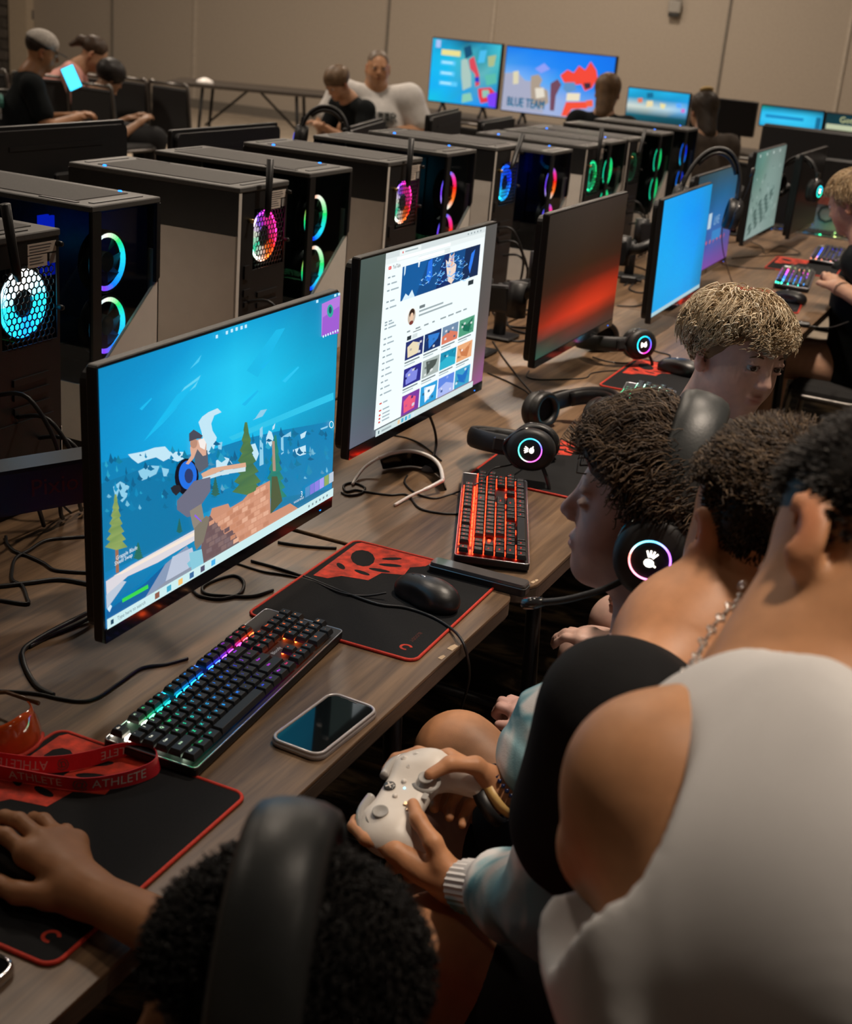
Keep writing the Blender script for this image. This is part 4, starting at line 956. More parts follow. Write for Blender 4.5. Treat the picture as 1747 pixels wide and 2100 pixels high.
# ================================================================== mouse pads
M_PAD = mat('pad_cloth', (.016, .016, .017), .9, noise=.12, ns=400, bump=.2, bs=1500, spec=.15)
M_STITCH = mat('pad_red_stitch', (.62, .035, .014), .7, noise=.15, ns=300, bump=.3, bs=900)
M_PRINT = mat('pad_red_print', (.55, .035, .012), .8, noise=.5, ns=60)
def mouse_pad(label, cx, cy, rot, lx=.28, ly=.352, z=DZ, flip=False):
    """local x towards the player, y along the table"""
    t = thing('mouse_pad', label, 'mouse pad', (cx, cy, z), rot, None)
    out = rrect(lx, ly, .016, 5)
    MB().prism(out, 0, .003).build('cloth', M_PAD, t)
    MB().tube([(p[0], p[1], .0024) for p in out], .0026, 6, closed=True).build('stitched_rim', M_STITCH, t, True)
    # red corner print with a clawed hand left dark
    x1, y1 = -lx / 2 + .004, ly / 2 - .004
    pr = MB().prism([(x1 + .01, y1 - .175), (x1 + .006, y1 - .01), (x1 + .012, y1), (x1 + .155, y1), (x1 + .15, y1 - .03), (x1 + .13, y1 - .05), (x1 + .135, y1 - .085), (x1 + .10, y1 - .10), (x1 + .095, y1 - .14), (x1 + .05, y1 - .15), (x1 + .035, y1 - .172)], .003, .0033).build('red_print', M_PRINT, t)
    for q, (a, b, r1, r2, an) in enumerate(((.045, -.062, .021, .036, .5), (.088, -.035, .006, .018, -.9), (.098, -.062, .0065, .020, -1.15), (.092, -.092, .0062, .019, -1.4), (.072, -.118, .0058, .016, -1.75), (.03, -.115, .006, .014, -2.3))):
        MB().prism([(x1 + a + r1 * math.cos(w) * math.cos(an) - r2 * math.sin(w) * math.sin(an), y1 + b + r1 * math.cos(w) * math.sin(an) + r2 * math.sin(w) * math.cos(an)) for w in [2 * PI * k / 12 for k in range(12)]], .0033, .0035).build('hand_mark', M_PAD, pr)
    bx, by = lx / 2 - .03, -ly / 2 + .035
    MB().lathe([(.006, .0031), (.006, .0034), (.010, .0034), (.010, .0031)], 16, T(bx, by, 0), a0=.4, a1=5.2, cap=False).build('corner_emblem', M_PRINT, t)
    MB().text('BLOODY', .009, T(bx - .002, by + .04, .0032) @ Rz(-PI / 2)).build('corner_print', mat('pad_dull_print', (.10, .02, .012), .9, noise=.4, ns=300), t)
    return t
mouse_pad('red-edged mouse pad under the mouse with a green light', -.8480, 1.7915, .02, .286, .366)
mouse_pad('red-edged mouse pad under the red lanyard and the gripping hand', -.8560, 1.005, .01, .280, .355)
mouse_pad('red-edged mouse pad behind the two headsets', -.838, 2.606, .03)
mouse_pad('red-edged mouse pad next to the blond boy', -.848, 3.49, .02)
mouse_pad('red-edged mouse pad with a chrome-topped mouse', -.892, 4.905, .11)
mouse_pad('red-edged mouse pad behind the blue, pink and green keyboard', -.90, 5.78, .05)

# ================================================================== mice
M_MOUSE = mat('mouse_black', (.013, .013, .014), .38, noise=.15, bump=.05, bs=900)
M_MGLOSS = mat('mouse_gloss', (.01, .01, .011), .12, noise=.05)
def mouse_geo():
    pr = [('e', (.0, 0, .012), (.060, .030, .026), None, .01), ('e', (.018, 0, .016), (.040, .032, .022), None, .02), ('e', (-.035, 0, .008), (.028, .027, .018), None, .02),
          ('-e', (-.01, .043, .018), (.05, .014, .014), None, .01), ('-e', (-.01, -.043, .018), (.05, .014, .014), None, .01), ('cut', (0, 0, .0), (0, 0, -1), 0)]
    return blob(pr, .0022)
MOUSE_V, MOUSE_F = mouse_geo()
MOUSE_ME = mesh_of('body', MOUSE_V, MOUSE_F, smooth=True); MOUSE_ME.materials.append(M_MOUSE)
def mouse(label, cx, cy, rot, z, led=None):
    """local +x is the palm end"""
    t = thing('computer_mouse', label, 'mouse', (cx, cy, z), rot)
    link('body', MOUSE_ME, None, t)
    MB().lathe([(.004, -.0035), (.0095, -.002), (.0095, .002), (.004, .0035)], 18, T(-.034, 0, .0265) @ Rx(PI / 2)).build('wheel', M_MGLOSS, t, True)
    MB().tube(spline([(-.06, 0, .016), (-.045, 0, .027), (-.02, 0, .037), (.0, 0, .0405)], 5), .0011, 6).build('button_gap', M_MGLOSS, t)
    for k in range(2): MB().box((-.012 + .02 * k, .028 - .001 * k, .021), (.017, .004, .005), b=.0015).build('side_button', M_MGLOSS, t)
    MB().tube([(-.018 + .011 * k, 0, .0385) for k in range(2)], .0026, 8).build('dpi_button', M_ALU, t, True)
    if led: MB().box((-.026, .012, .0325), (.005, .002, .0015), col=led).build('status_light', M_GLOWX, t)
    return t
mouse('black mouse with a green light on the red-edged pad', -.776, 1.812, -.35, DZ + .0035, led=H('20ff80'))
mouse('black mouse held under the hand on the near pad', -.845, .932, -.15, DZ + .0035)
mouse('black mouse half hidden behind the blond hair', -.845, 3.60, -.2, DZ + .0035)
mouse('dark mouse with shiny top lying at the end of the faint red keyboard', -.80, 4.935, -.2, DZ + .0035)
mouse('dark mouse on the table beside the reaching hand', -.74, 5.86, -.3, DZ)

# ================================================================== headsets
M_HSB = mat('headset_matte', (.016, .016, .017), .5, noise=.12, bump=.05, bs=500)
M_HSP = mat('headset_leather', (.012, .012, .012), .42, noise=.2, ns=60, bump=.15, bs=260)
M_HSG = mat('headset_gloss', (.03, .03, .032), .15, noise=.05, coat=.4)
M_BAND = mat('headset_band_grey', (.030, .033, .034), .42, noise=.15, ns=40, bump=.05, bs=300)
RAIN = [(0, H('30d0ff')), (.2, H('40e8e0')), (.35, H('60ffd0')), (.5, H('ff60c0')), (.65, H('ff50d0')), (.8, H('6a50ff')), (1, H('30d0ff'))]
def headset(label, M, lit=RAIN, mic=True, band=M_HSB, wband=.021, w=.084, top=.135, strong=None, squash=1.0, lit2=None, micdir=None, padding=True):
    """local x ear to ear (left ear +x for a wearer facing +y... cups at +-w), z towards the top of the band"""
    t = thing('headset', label, 'headset', (0, 0, 0)); t.matrix_world = M
    arc = [(w * 1.03 * math.cos(a), 0, .035 + (top - .035) * math.sin(a)) for a in [PI * k / 22 for k in range(23)]]
    MB().tube(arc, wband, 12, flat=.40).build('headband', band, t, True)
    if padding:
        arc2 = [(w * .93 * math.cos(a), 0, .03 + (top - .045) * math.sin(a)) for a in [PI * (.22 + .56 * k / 12) for k in range(13)]]
        MB().tube(arc2, wband * .86, 10, flat=.5).build('band_padding', M_HSP, t, True)
    for s in (1, -1):
        C = frame((s * w, 0, 0), (0, 1, 0), (0, 0, 1), (1, 0, 0)) if s > 0 else frame((s * w, 0, 0), (0, -1, 0), (0, 0, 1), (-1, 0, 0))
        S = C @ Matrix.Diagonal((.92, 1.08, 1, 1))
        cup = MB().lathe([(.030, -.002), (.046, .0), (.0475, .010), (.044, .022), (.036, .027), (.0, .028)], 30, S).build('ear_cup', M_HSB, t, True)
        MB().lathe([(.030, -.003), (.028, -.012), (.033, -.021), (.042, -.021), (.047, -.012), (.046, -.001)], 30, S, cap=False).build('ear_cushion', M_HSP, cup, True)
        MB().lathe([(0, -.004), (.032, -.004), (.032, -.006)], 24, S).build('ear_mesh', mat('ear_mesh_cloth', (.006, .006, .006), .95, noise=.2), cup)
        st = (lit if s > 0 else lit2)
        if st:
            ring(MB(), C @ T(0, 0, .0275), .0235, .0011, st, n=48).build('light_ring', strong or M_GLOWX, cup, True)
            hd = MB(); Z = C @ T(0, 0, .0285)
            hd.prism([(.006 * math.cos(a), -.003 + .005 * math.sin(a)) for a in [2 * PI * k / 10 for k in range(10)]], 0, .0004, Z, col=WH)
            for q in range(4):
                an = PI / 2 + .55 - q * .36; hd.box((0, 0, 0), (.008, .0018, .0005), Z @ Rz(an) @ T(.0085, 0, 0), col=WH)
            hd.box((0, 0, 0), (.006, .0018, .0005), Z @ Rz(-.35) @ T(.007, -.002, 0), col=WH)
            hd.build('hand_emblem', strong or M_GLOWX, cup)
        MB().tube(spline([(s * (w + .004), .040, .004), (s * (w + .012), .036, .026), (s * (w + .010), .014, .050), (s * (w + .008), 0, .058)], 5), .0042, 8).build('yoke', M_HSG, t, True)
        MB().tube(spline([(s * (w + .004), -.040, .004), (s * (w + .012), -.036, .026), (s * (w + .010), -.014, .050), (s * (w + .008), 0, .058)], 5), .0042, 8).build('yoke', M_HSG, t, True)
        MB().box((s * (w + .005), 0, .066), (.014, .030, .026), b=.004).build('slider', M_HSG, t)
    if mic:
        md = micdir or [(0, .03, -.02), (.004, .07, -.04), (.0, .12, -.052), (-.012, .155, -.055)]
        p = [(w + .014 + q[0], q[1], q[2]) for q in md]
        mc = MB().tube(spline(p, 6), .0042, 8).build('microphone_boom', M_HSB, t, True)
        a, b = Vector(p[-2]), Vector(p[-1]); d = (b - a).normalized()
        MB().tube([tuple(b - d * .01), tuple(b + d * .004), tuple(b + d * .018), tuple(b + d * .022)], [.005, .0075, .007, .003], 10).build('microphone_tip', M_HSG, t, True)
    return t
def axes(o, x, z):
    x = Vector(x).normalized(); z = Vector(z); z = (z - x * z.dot(x)).normalized(); y = z.cross(x); return frame(o, x, y, z)
p_ = gz(1046, 930, DZ + .055)
headset('headset lying with a rainbow ring over the red-lit keyboard', axes((p_[0] + .02, p_[1] + .085, DZ + .053), (.26, -.93, .22), (-.96, -.2, .02)), micdir=[(0, -.03, -.03), (.004, -.07, -.05), (.0, -.11, -.046), (-.02, -.13, -.04)])
p_ = gz(1180, 858, DZ + .05)
headset('headset lying with its ear cushions up behind the rainbow-ringed one', axes((p_[0] - .02, p_[1] + .02, DZ + .054), (.86, -.25, .15), (-.45, .88, .0)), lit=[(0, TE), (.5, CY), (1, TE)], mic=False)
p_ = gz(1308, 712, DZ + .05)
headset('headset with a blue and pink ring under the red glowing monitor', axes((p_[0] - .065, p_[1] + .035, DZ + .053), (.80, -.57, .12), (-.70, -.72, .0)), lit=[(0, CY), (.3, CY), (.5, PK), (.7, PU), (.85, BL), (1, CY)], micdir=[(0, -.03, -.03), (.0, -.06, -.045), (-.02, -.11, -.05), (-.05, -.13, -.05)])
p_ = at(1447, 425, 4.55)
headset('unlit headset hanging over the corner of the dusk scene monitor', axes(p_, (.93, .30, -.15), (-.02, .1, 1)), lit=None, wband=.017, top=.19, w=.088, micdir=[(.0, .02, .0), (.01, .01, .05), (.012, .0, .10), (.010, .0, .135)])
p_ = at(1632, 385, 6.25)
headset('headset with a small cyan light hanging on the last dark monitor', axes(p_, (.95, -.25, .0), (-.05, .1, 1)), lit=[(0, CY), (1, TE)], mic=False, wband=.012)

# ================================================================== phones and small things on the desk
M_PGLASS = mat('phone_glass', (.004, .006, .007), .04, noise=.02, spec=.6)
M_PCASE = mat('phone_clear_case', (.46, .42, .41), .25, noise=.08, trans=.15)
def phone(label, cx, cy, rot, z=DZ, case=M_PCASE, glass=M_PGLASS, l=.155, w=.080):
    t = thing('phone', label, 'phone', (cx, cy, z), rot)
    MB().prism(rrect(l, w, .017, 7), 0, .0095, b=.003).build('case', case, t, True)
    MB().tube([(p[0], p[1], .0098) for p in rrect(l - .006, w - .006, .015, 7)], .0022, 6, closed=True).build('case_rim', case, t, True)
    MB().prism(rrect(l - .012, w - .012, .012, 6), .0085, .0102).build('screen', glass, t)
    for k in range(2): MB().box((-.02 + .022 * k, w / 2 + .0006, .005), (.014, .0015, .003), b=.0006).build('side_button', case, t)
    MB().box((l / 2 - .0085, 0, .0104), (.0012, .012, .0003)).build('speaker_slot', M_BEZEL, t)
    return t
phone('phone in a pale clear case lying face up near the table edge', -.7170, 1.3735, 1.5203)
M_CHROME = mat('chrome', (.75, .76, .78), .1, metal=1.0, noise=.02)
phone('dark phone with a bright metal edge at the near end of the table', -.776, .735, 1.60, case=M_CHROME)
t = thing('glossy_bar', 'slim glossy black bar with clear top beside the red-lit keyboard', 'gadget', (*((gz(897, 1150, DZ + .02) + gz(1072, 1195, DZ + .02))[:2] / 2), DZ), .02)
MB().prism(rrect(.176, .030, .006, 4), 0, .014, b=.002).build('body', M_BEZEL, t)
MB().prism(rrect(.174, .028, .006, 4), .014, .021, b=.002).build('clear_top', mat('clear_plastic', (.10, .09, .09), .06, noise=.05, coat=.5), t)
MB().tube([(p[0], p[1], .014) for p in rrect(.176, .030, .006, 4)], .0009, 6, closed=True).build('seam_trim', M_ALU, t)
t = thing('inline_remote', 'small black cable remote lying on the table beyond the blond boy', 'cable remote', (*gz(1640, 663, DZ + .01)[:2], DZ), .25)
MB().box((0, 0, .009), (.068, .030, .016), b=.005).build('body', M_BEZEL, t)
for k in range(2): MB().lathe([(0, .0012), (.004, .001), (.0045, 0)], 10, T(-.018 + .022 * k, 0, .017)).build('button', M_ALU, t, True)
t = thing('cable_plug', 'square black plug block lying behind the red glowing monitor', 'plug', (*gz(1288, 572, DZ + .015)[:2], DZ), .3)
MB().box((0, 0, .014), (.06, .045, .028), b=.005).build('body', M_BEZEL, t); MB().tube([(.03, 0, .014), (.05, 0, .012)], .006, 8).build('strain_relief', M_CABLE, t, True)

# white sunglasses
t = thing('sunglasses', 'white wraparound sunglasses with dark lens lying on the table', 'sunglasses', tuple(gz(830, 985, DZ)))
o_ = np.array(t.location)
W3 = lambda px, py, z: tuple(gz(px, py, z) - o_)
M_WHITEP = mat('white_plastic', (.86, .82, .79), .3, noise=.03)
brow = spline([W3(775, 940, DZ + .028), W3(805, 929, DZ + .034), W3(845, 925, DZ + .036), W3(882, 937, DZ + .036), W3(902, 957, DZ + .034), W3(908, 985, DZ + .026)], 6)
MB().tube(brow, .0042, 8).build('brow_bar', M_WHITEP, t, True)
MB().tube(spline([W3(775, 940, DZ + .028), W3(748, 958, DZ + .016), W3(730, 980, DZ + .006), W3(723, 993, DZ + .003)], 6), .0032, 8).build('temple', M_WHITEP, t, True)
MB().tube(spline([W3(908, 985, DZ + .026), W3(880, 1000, DZ + .016), W3(840, 1018, DZ + .007), W3(809, 1036, DZ + .003)], 6), [.0042] * 8 + [.0032] * 11, 8).build('temple', M_WHITEP, t, True)
lens = MB(); bl = [Vector(p) for p in brow][1:-1]; vs_ = []
for p in bl:
    for k in range(5): f0 = k / 4; vs_.append((p.x + .006 * f0, p.y + .012 * f0, max(.002, p.z - .034 * f0)))
lens.add(vs_, [(i * 5 + k, i * 5 + 5 + k, i * 5 + 6 + k, i * 5 + 1 + k) for i in range(len(bl) - 1) for k in range(4)])
lo_ = lens.build('lens', mat('lens_dark', (.006, .006, .007), .06, noise=.02), t, True)
sm2 = lo_.modifiers.new('thick', 'SOLIDIFY'); sm2.thickness = .0018
MB().lathe([(0, .011), (.010, .010), (.016, .004), (.017, 0)], 16, T(*W3(880, 965, DZ))).build('lens_pouch', mat('grey_cloth', (.16, .15, .15), .8, noise=.1), t, True)
# orange sunglasses by the left edge
t = thing('sunglasses', 'orange tinted wraparound glasses lying beside the red lanyard', 'sunglasses', tuple(gz(10, 1525, DZ)))
M_ORL = mat('orange_lens', (.55, .075, .012), .10, noise=.25, ns=12, coat=.5)
og = MB(); vs_ = []
for i in range(13):
    for j in range(7):
        a_ = -1.3 + 2.4 * i / 12; f = j / 6
        vs_.append((-.012 + .052 * math.cos(a_) - .012 * f * f, .058 * math.sin(a_) * (1 - .15 * f), .002 + .05 * f * (1 - .25 * abs(math.sin(a_)))))
og.add(vs_, [(i * 7 + j, i * 7 + 7 + j, i * 7 + 8 + j, i * 7 + 1 + j) for i in range(12) for j in range(6)])
o = og.build('lens', M_ORL, t, True); sm2 = o.modifiers.new('thick', 'SOLIDIFY'); sm2.thickness = .002
MB().tube([(-.012 + .053 * math.cos(-1.2 + 2.0 * i / 10), .056 * math.sin(-1.2 + 2.0 * i / 10), .003) for i in range(11)], .003, 8).build('frame', M_STITCH, t, True)
MB().tube([(.02, .04, .045), (-.05, .06, .03), (-.11, .05, .01)], .0028, 8).build('temple', mat('brown_plastic', (.12, .05, .015), .3, noise=.1), t, True)

# red lanyard, a ribbon standing on its edge
def ribbon_thing():
    t = thing('lanyard', 'red fabric lanyard printed with white lettering on the near pad', 'lanyard', tuple(gz(150, 1580, DZ)))
    o_ = np.array(t.location)
    pix = [(-70, 1575), (0, 1597), (60, 1606), (120, 1616), (180, 1622), (240, 1616), (290, 1604), (322, 1588), (328, 1568), (312, 1553), (275, 1549), (235, 1556), (185, 1572), (130, 1583), (70, 1586), (0, 1578), (-70, 1565)]
    P = [Vector(gz(px, py, DZ + .004) - o_) for px, py in pix]
    P = spline(P, 8); n = len(P); wd = .021
    lean = [0.25 * math.sin(i / n * 9) for i in range(n)]
    up = []
    for i in range(n):
        tg = (P[min(n - 1, i + 1)] - P[max(0, i - 1)]).normalized(); sd = tg.cross(Vector((0, 0, 1)))
        up.append((Vector((0, 0, 1)) * math.cos(lean[i]) + sd * math.sin(lean[i])).normalized())
    mb = MB()
    for i in range(n - 1):
        mb.quad(tuple(P[i]), tuple(P[i + 1]), tuple(P[i + 1] + up[i + 1] * wd), tuple(P[i] + up[i] * wd))
    o = mb.build('ribbon', mat('lanyard_red', (.68, .022, .035), .6, noise=.08, bump=.2, bs=1500, stretch=(1, 1, 1)), t)
    s = o.modifiers.new('thick', 'SOLIDIFY'); s.thickness = .0012; s.offset = 0
    S = [0.0]
    for i in range(1, n): S.append(S[-1] + (P[i] - P[i - 1]).length)
    def put(txt, s0, size, turn, name, m, side):
        v, f = text_geo(txt); q = MB(); vs = []
        for x, y, z in v:
            if turn: y = -y
            s_ = s0 + x * size * .95; h = wd / 2 + y * size
            i = max(0, min(n - 2, next((k for k in range(n - 1) if S[k + 1] >= s_), n - 2))); u = (s_ - S[i]) / max(1e-6, S[i + 1] - S[i])
            c = P[i].lerp(P[i + 1], u); w = up[i].lerp(up[i + 1], u); tg = (P[i + 1] - P[i]).normalized(); nn = tg.cross(w).normalized()
            vs.append(tuple(c + w * h + nn * side * .0012))
        q.add(vs, f); return q.build(name, m, t)
    mt = mat('lanyard_print', (.66, .62, .58), .6, noise=.1)
    sAt = lambda px, py, a=0: min(range(a, n), key=lambda k: (P[k] - Vector(gz(px, py, DZ + .004) - o_)).length)
    i0 = sAt(75, 1608); put('ATHLETE', S[i0], .017, False, 'lettering', mt, 1)
    i1 = sAt(265, 1610); put('ATHLETE', S[i1] - .012, .017, False, 'lettering', mt, 1)
    i2 = sAt(45, 1584, n // 2); put('ATHLETE', S[i2], .016, True, 'lettering', mt, -1)
    i3 = sAt(262, 1551, n // 2); put('ATHLETE', S[i3] + .004, .016, True, 'lettering', mt, -1)
    i4 = sAt(165, 1621); put('@', S[i4], .02, False, 'badge_print', mat('lanyard_badge', (.16, .10, .09), .6, noise=.2), 1)
    i5 = sAt(133, 1583, n // 2); put('@', S[i5], .016, False, 'badge_print', mat('lanyard_badge', (.16, .10, .09), .6, noise=.2), -1)
ribbon_thing()

# ================================================================== cables, traced along the table top
def cable(label, pix, r=.0022, z=None):
    zz = DZ + r if z is None else z
    pts = []
    for q in pix:
        pts.append(Vector(gz(q[0], q[1], zz + (q[2] if len(q) > 2 else 0))))
    o = MB().tube(spline(pts, 7), r, 7).build('cable', M_CABLE, None, True)
    return tag(o, label, 'cable')
cable('keyboard cable curving from the rainbow keyboard past the orange glasses', [(385, 1350), (340, 1362), (290, 1370), (245, 1400), (200, 1430), (165, 1438), (120, 1432), (85, 1424), (40, 1419), (-30, 1416)], .0024)
cable('thick black cable looping out from under the snowy game monitor', [(205, 1245, .01), (150, 1272, .012), (95, 1300, .006), (50, 1330), (48, 1355), (60, 1385), (80, 1410), (110, 1425)], .0036)
cable('second loop of black cable beside the snowy game monitor', [(205, 1255, .005), (160, 1280), (110, 1300), (60, 1326)], .003)
cable('black cable crossing under the left edge of the snowy game monitor', [(210, 1205), (170, 1195), (120, 1188), (60, 1195), (0, 1202), (-40, 1205)], .0034)
cable('black cable curling down to the left of the snowy game monitor', [(195, 1099), (150, 1102), (95, 1108), (60, 1128), (32, 1145), (25, 1170), (26, 1190), (45, 1200), (55, 1225), (54, 1238), (0, 1231), (-40, 1229)], .0028)
cable('pair of black leads bending across the table seam', [(195, 1175), (140, 1172), (110, 1168), (90, 1155), (60, 1141), (30, 1130), (15, 1115), (12, 1100)], .0028)
cable('black lead dropping from the spring arm towards the seam', [(40, 985, .13), (62, 1008, .10), (78, 1040, .05), (90, 1078, .004)], .004)
cable('thin lead dropping from the spring arm to the seam', [(108, 980, .12), (112, 1010, .09), (128, 1035, .03), (146, 1052, .002)], .0022)
cable('mouse cable running across the red-edged pad and over the table edge', [(515, 1150), (570, 1165), (630, 1185), (680, 1205), (730, 1224, .003), (780, 1240, .003), (830, 1246, .003), (880, 1262, .003), (920, 1285, .003), (945, 1310, .006), (958, 1345, -.02), (962, 1390, -.10), (950, 1440, -.2), (935, 1490, -.28), (922, 1540, -.34)], .0024)
cable('mouse lead ending at the mouse with a green light', [(792, 1216, .012), (750, 1222, .004), (700, 1216, .004), (640, 1192), (590, 1180), (540, 1172), (500, 1160), (470, 1150)], .0018)
cable('coil of black cable under the right half of the snowy game monitor', [(560, 1210), (520, 1222), (470, 1222), (425, 1218), (415, 1205), (440, 1190), (480, 1180), (500, 1195), (490, 1218), (450, 1228), (410, 1222), (395, 1210)], .0026)
cable('short black lead running behind the red-edged pad', [(570, 1112), (610, 1118), (650, 1122), (690, 1124)], .0026)
cable('keyboard cable between the white sunglasses and the red-lit keyboard', [(945, 1054), (900, 1052), (860, 1042), (835, 1015), (800, 1015), (760, 1010), (730, 1005), (710, 1008), (705, 995), (725, 990), (748, 1000), (740, 1012), (715, 1016), (700, 1010)], .0022)
cable('black lead running over the red-lit keyboard to the sunglasses', [(1080, 935, .03), (1050, 952, .032), (1010, 962, .032), (990, 985, .03), (960, 1000, .02), (930, 1012), (890, 1022), (850, 1010), (830, 990), (835, 975)], .002)
cable('dark lead hanging from the bottom of the web page monitor', [(882, 855, .08), (892, 885, .04), (894, 915, .004), (885, 945)], .003)
cable('thin black leads crossing beside the web page monitor', [(905, 945), (870, 915), (840, 900), (800, 892), (740, 890)], .0018)
cable('black lead from the web page monitor towards the headsets', [(1000, 765), (1040, 782), (1075, 800), (1100, 815), (1160, 800), (1220, 808), (1238, 825), (1220, 838)], .002)
cable('black lead sweeping in front of the red glowing monitor', [(1085, 760), (1080, 772), (1100, 778), (1150, 778), (1200, 775), (1215, 765), (1260, 760), (1330, 762)], .0018)
cable('black lead running down to the stacked headsets', [(1010, 700), (1030, 730), (1060, 770), (1090, 805), (1105, 822)], .0022)
cable('tangle of black cable below the spring arm by the red glowing monitor', [(1010, 640), (1035, 665), (1075, 672), (1120, 668), (1110, 645), (1070, 635), (1040, 650), (1050, 675), (1100, 690), (1060, 700), (1020, 690)], .003)
cable('black headset lead curling beside the blue and pink ringed headset', [(1326, 715), (1350, 722), (1375, 730), (1350, 742), (1325, 738), (1300, 745), (1250, 742), (1215, 732)], .0022)
cable('black leads between the red glowing and the plain blue monitors', [(1300, 545), (1330, 560), (1290, 590), (1320, 600), (1345, 580), (1310, 572), (1280, 585)], .003)
cable('black lead lying behind the plain blue monitor', [(1265, 627), (1300, 628), (1330, 622), (1350, 615)], .0026)
cable('lead hanging from the unlit headset onto the table', [(1482, 455, .30), (1480, 490, .22), (1486, 530, .12), (1500, 575, .02), (1512, 600, .002)], .002)
cable('black lead crossing the far table to the courtyard monitor', [(1470, 540), (1520, 548), (1580, 552), (1640, 556)], .0022)
cable('thin leads tangled on the far table below the courtyard monitor', [(1480, 500), (1530, 495), (1560, 505), (1570, 520), (1600, 505), (1640, 520), (1560, 525), (1500, 530)], .002)
cable('black lead of the far mouse running to the cable remote', [(1655, 668), (1700, 672), (1740, 660)], .0024)
cable('black lead from the red-edged far pad to the cable remote', [(1622, 655), (1618, 640), (1640, 628), (1640, 612)], .0018)

# ================================================================== people
M_SKIN = mat('skin', (.5, .3, .2), .48, attr=True, noise=.07, ns=60, bump=.06, bs=700, spec=.35, sss=.06)
M_HAIR = mat('hair', (.1, .06, .03), .5, attr=True, spec=.28)
M_EYEW = mat('eye_white', (.62, .58, .55), .15, noise=.03)
M_IRIS = mat('eye_iris', (.05, .03, .018), .1, noise=.2)
def head_prims(neck=.16, ears=(1, 1), jaw=1.0, nk=.046):
    p = [('e', (-.012, 0, .035), (.093, .074, .078), None, .03), ('e', (.025, 0, .0), (.066, .062, .085), None, .03), ('e', (.034, 0, -.064), (.050 * jaw, .047 * jaw, .045), None, .03),
         ('e', (.060, 0, -.092), (.021, .023, .018), None, .025), ('e', (.045, .034, -.034), (.030, .027, .032), None, .03), ('e', (.045, -.034, -.034), (.030, .027, .032), None, .03),
         ('c', (.080, -.03, .024), (.080, .03, .024), .011, .011, .015), ('c', (.088, 0, .014), (.104, 0, -.022), .007, .0105, .012), ('e', (.096, .0095, -.027), (.009, .0075, .007), None, .006), ('e', (.096, -.0095, -.027), (.009, .0075, .007), None, .006),
         ('-e', (.099, .031, .008), (.015, .0155, .0095), None, .008), ('-e', (.099, -.031, .008), (.015, .0155, .0095), None, .008),
         ('e', (.086, 0, -.0545), (.0095, .021, .005), None, .006), ('e', (.085, 0, -.064), (.010, .018, .006), None, .006), ('-e', (.097, 0, -.0595), (.008, .021, .0014), None, .003)]
    for s_ in (1, -1): p += [('e', (.0855, s_ * .031, .0170), (.0105, .0150, .0052), None, .004), ('e', (.0845, s_ * .031, .0000), (.0105, .0150, .0042), None, .004)]
    if neck: p += [('c', (-.022, 0, -.045), (-.036, 0, -neck), nk, nk + .004, .035)]
    for s, on in ((1, ears[0]), (-1, ears[1])):
        if on:
            Re = np.array(Matrix.Rotation(s * .45, 3, 'Z') @ Matrix.Rotation(.15, 3, 'Y'))
            p += [('e', (-.014, s * .081, -.004), (.0195, .0065, .031), Re, .006), ('e', (-.008, s * .077, -.028), (.010, .006, .011), Re, .008), ('-e', (-.004, s * .089, -.003), (.010, .0055, .016), Re, .005)]
    return p
def head_frame(c, d, roll=0.0):
    """origin c, local x = facing d"""
    x = Vector(d).normalized(); z = Vector((0, 0, 1)); z = (z - x * z.dot(x)).normalized(); y = z.cross(x)
    return frame(c, x, y, z) @ Rx(roll)
def skin_cols(V, base, hf=None, s=1.0):
    c = np.tile(np.array(base), (len(V), 1))
    if hf is not None:
        Rm = np.array(hf.to_3x3()); q = ((V - np.array(hf.translation)) @ Rm) / s
        def bump(ctr, rad, col, amt):
            w = np.clip(1.3 - np.linalg.norm((q - np.array(ctr)) / np.array(rad), axis=1), 0, 1)[:, None] * amt
            return c * (1 - w) + np.array(col) * w
        c = bump((.088, 0, -.059), (.016, .023, .011), (base[0] * .72, base[1] * .38, base[2] * .38), .75)
        for sg in (1, -1):
            c = bump((.055, sg * .036, -.03), (.03, .025, .025), (base[0] * 1.05, base[1] * .74, base[2] * .7), .5)
            c = bump((-.012, sg * .082, -.004), (.024, .012, .034), (base[0] * 1.0, base[1] * .62, base[2] * .55), .7)
            c = bump((.09, sg * .031, .006), (.012, .018, .012), (base[0] * .7, base[1] * .6, base[2] * .6), .6)
        c = bump((.10, 0, -.022), (.015, .014, .014), (base[0] * 1.02, base[1] * .75, base[2] * .7), .5)
    return c
def body(parent, groups, base, hf=None, s=1.0, name='body', tint=None):
    Vs, Fs, o = [], [], 0
    for prims, vox in groups:
        V, F = blob(prims, vox); Vs.append(V); Fs.append(F + o); o += len(V)
    V = np.concatenate(Vs); F = np.concatenate(Fs); c = skin_cols(V, base, hf, s)
    if tint is not None: c = tint(V, c)
    me = mesh_of(name, V, F, smooth=True, vcols=c); return link(name, me, M_SKIN, parent)
def cloth(parent, name, prims, vox, m, wob=None, vc=None):
    V, F = blob(prims, vox, wob); me = mesh_of(name, V, F, smooth=True, vcols=None if vc is None else vc(V)); return link(name, me, m, parent)
def wrinkle(amp, f, seed=0):
    return lambda X: amp * snoise(X, f, seed, 6) + amp * .5 * np.abs(snoise(X, f * 1.7, seed + 5, 4))
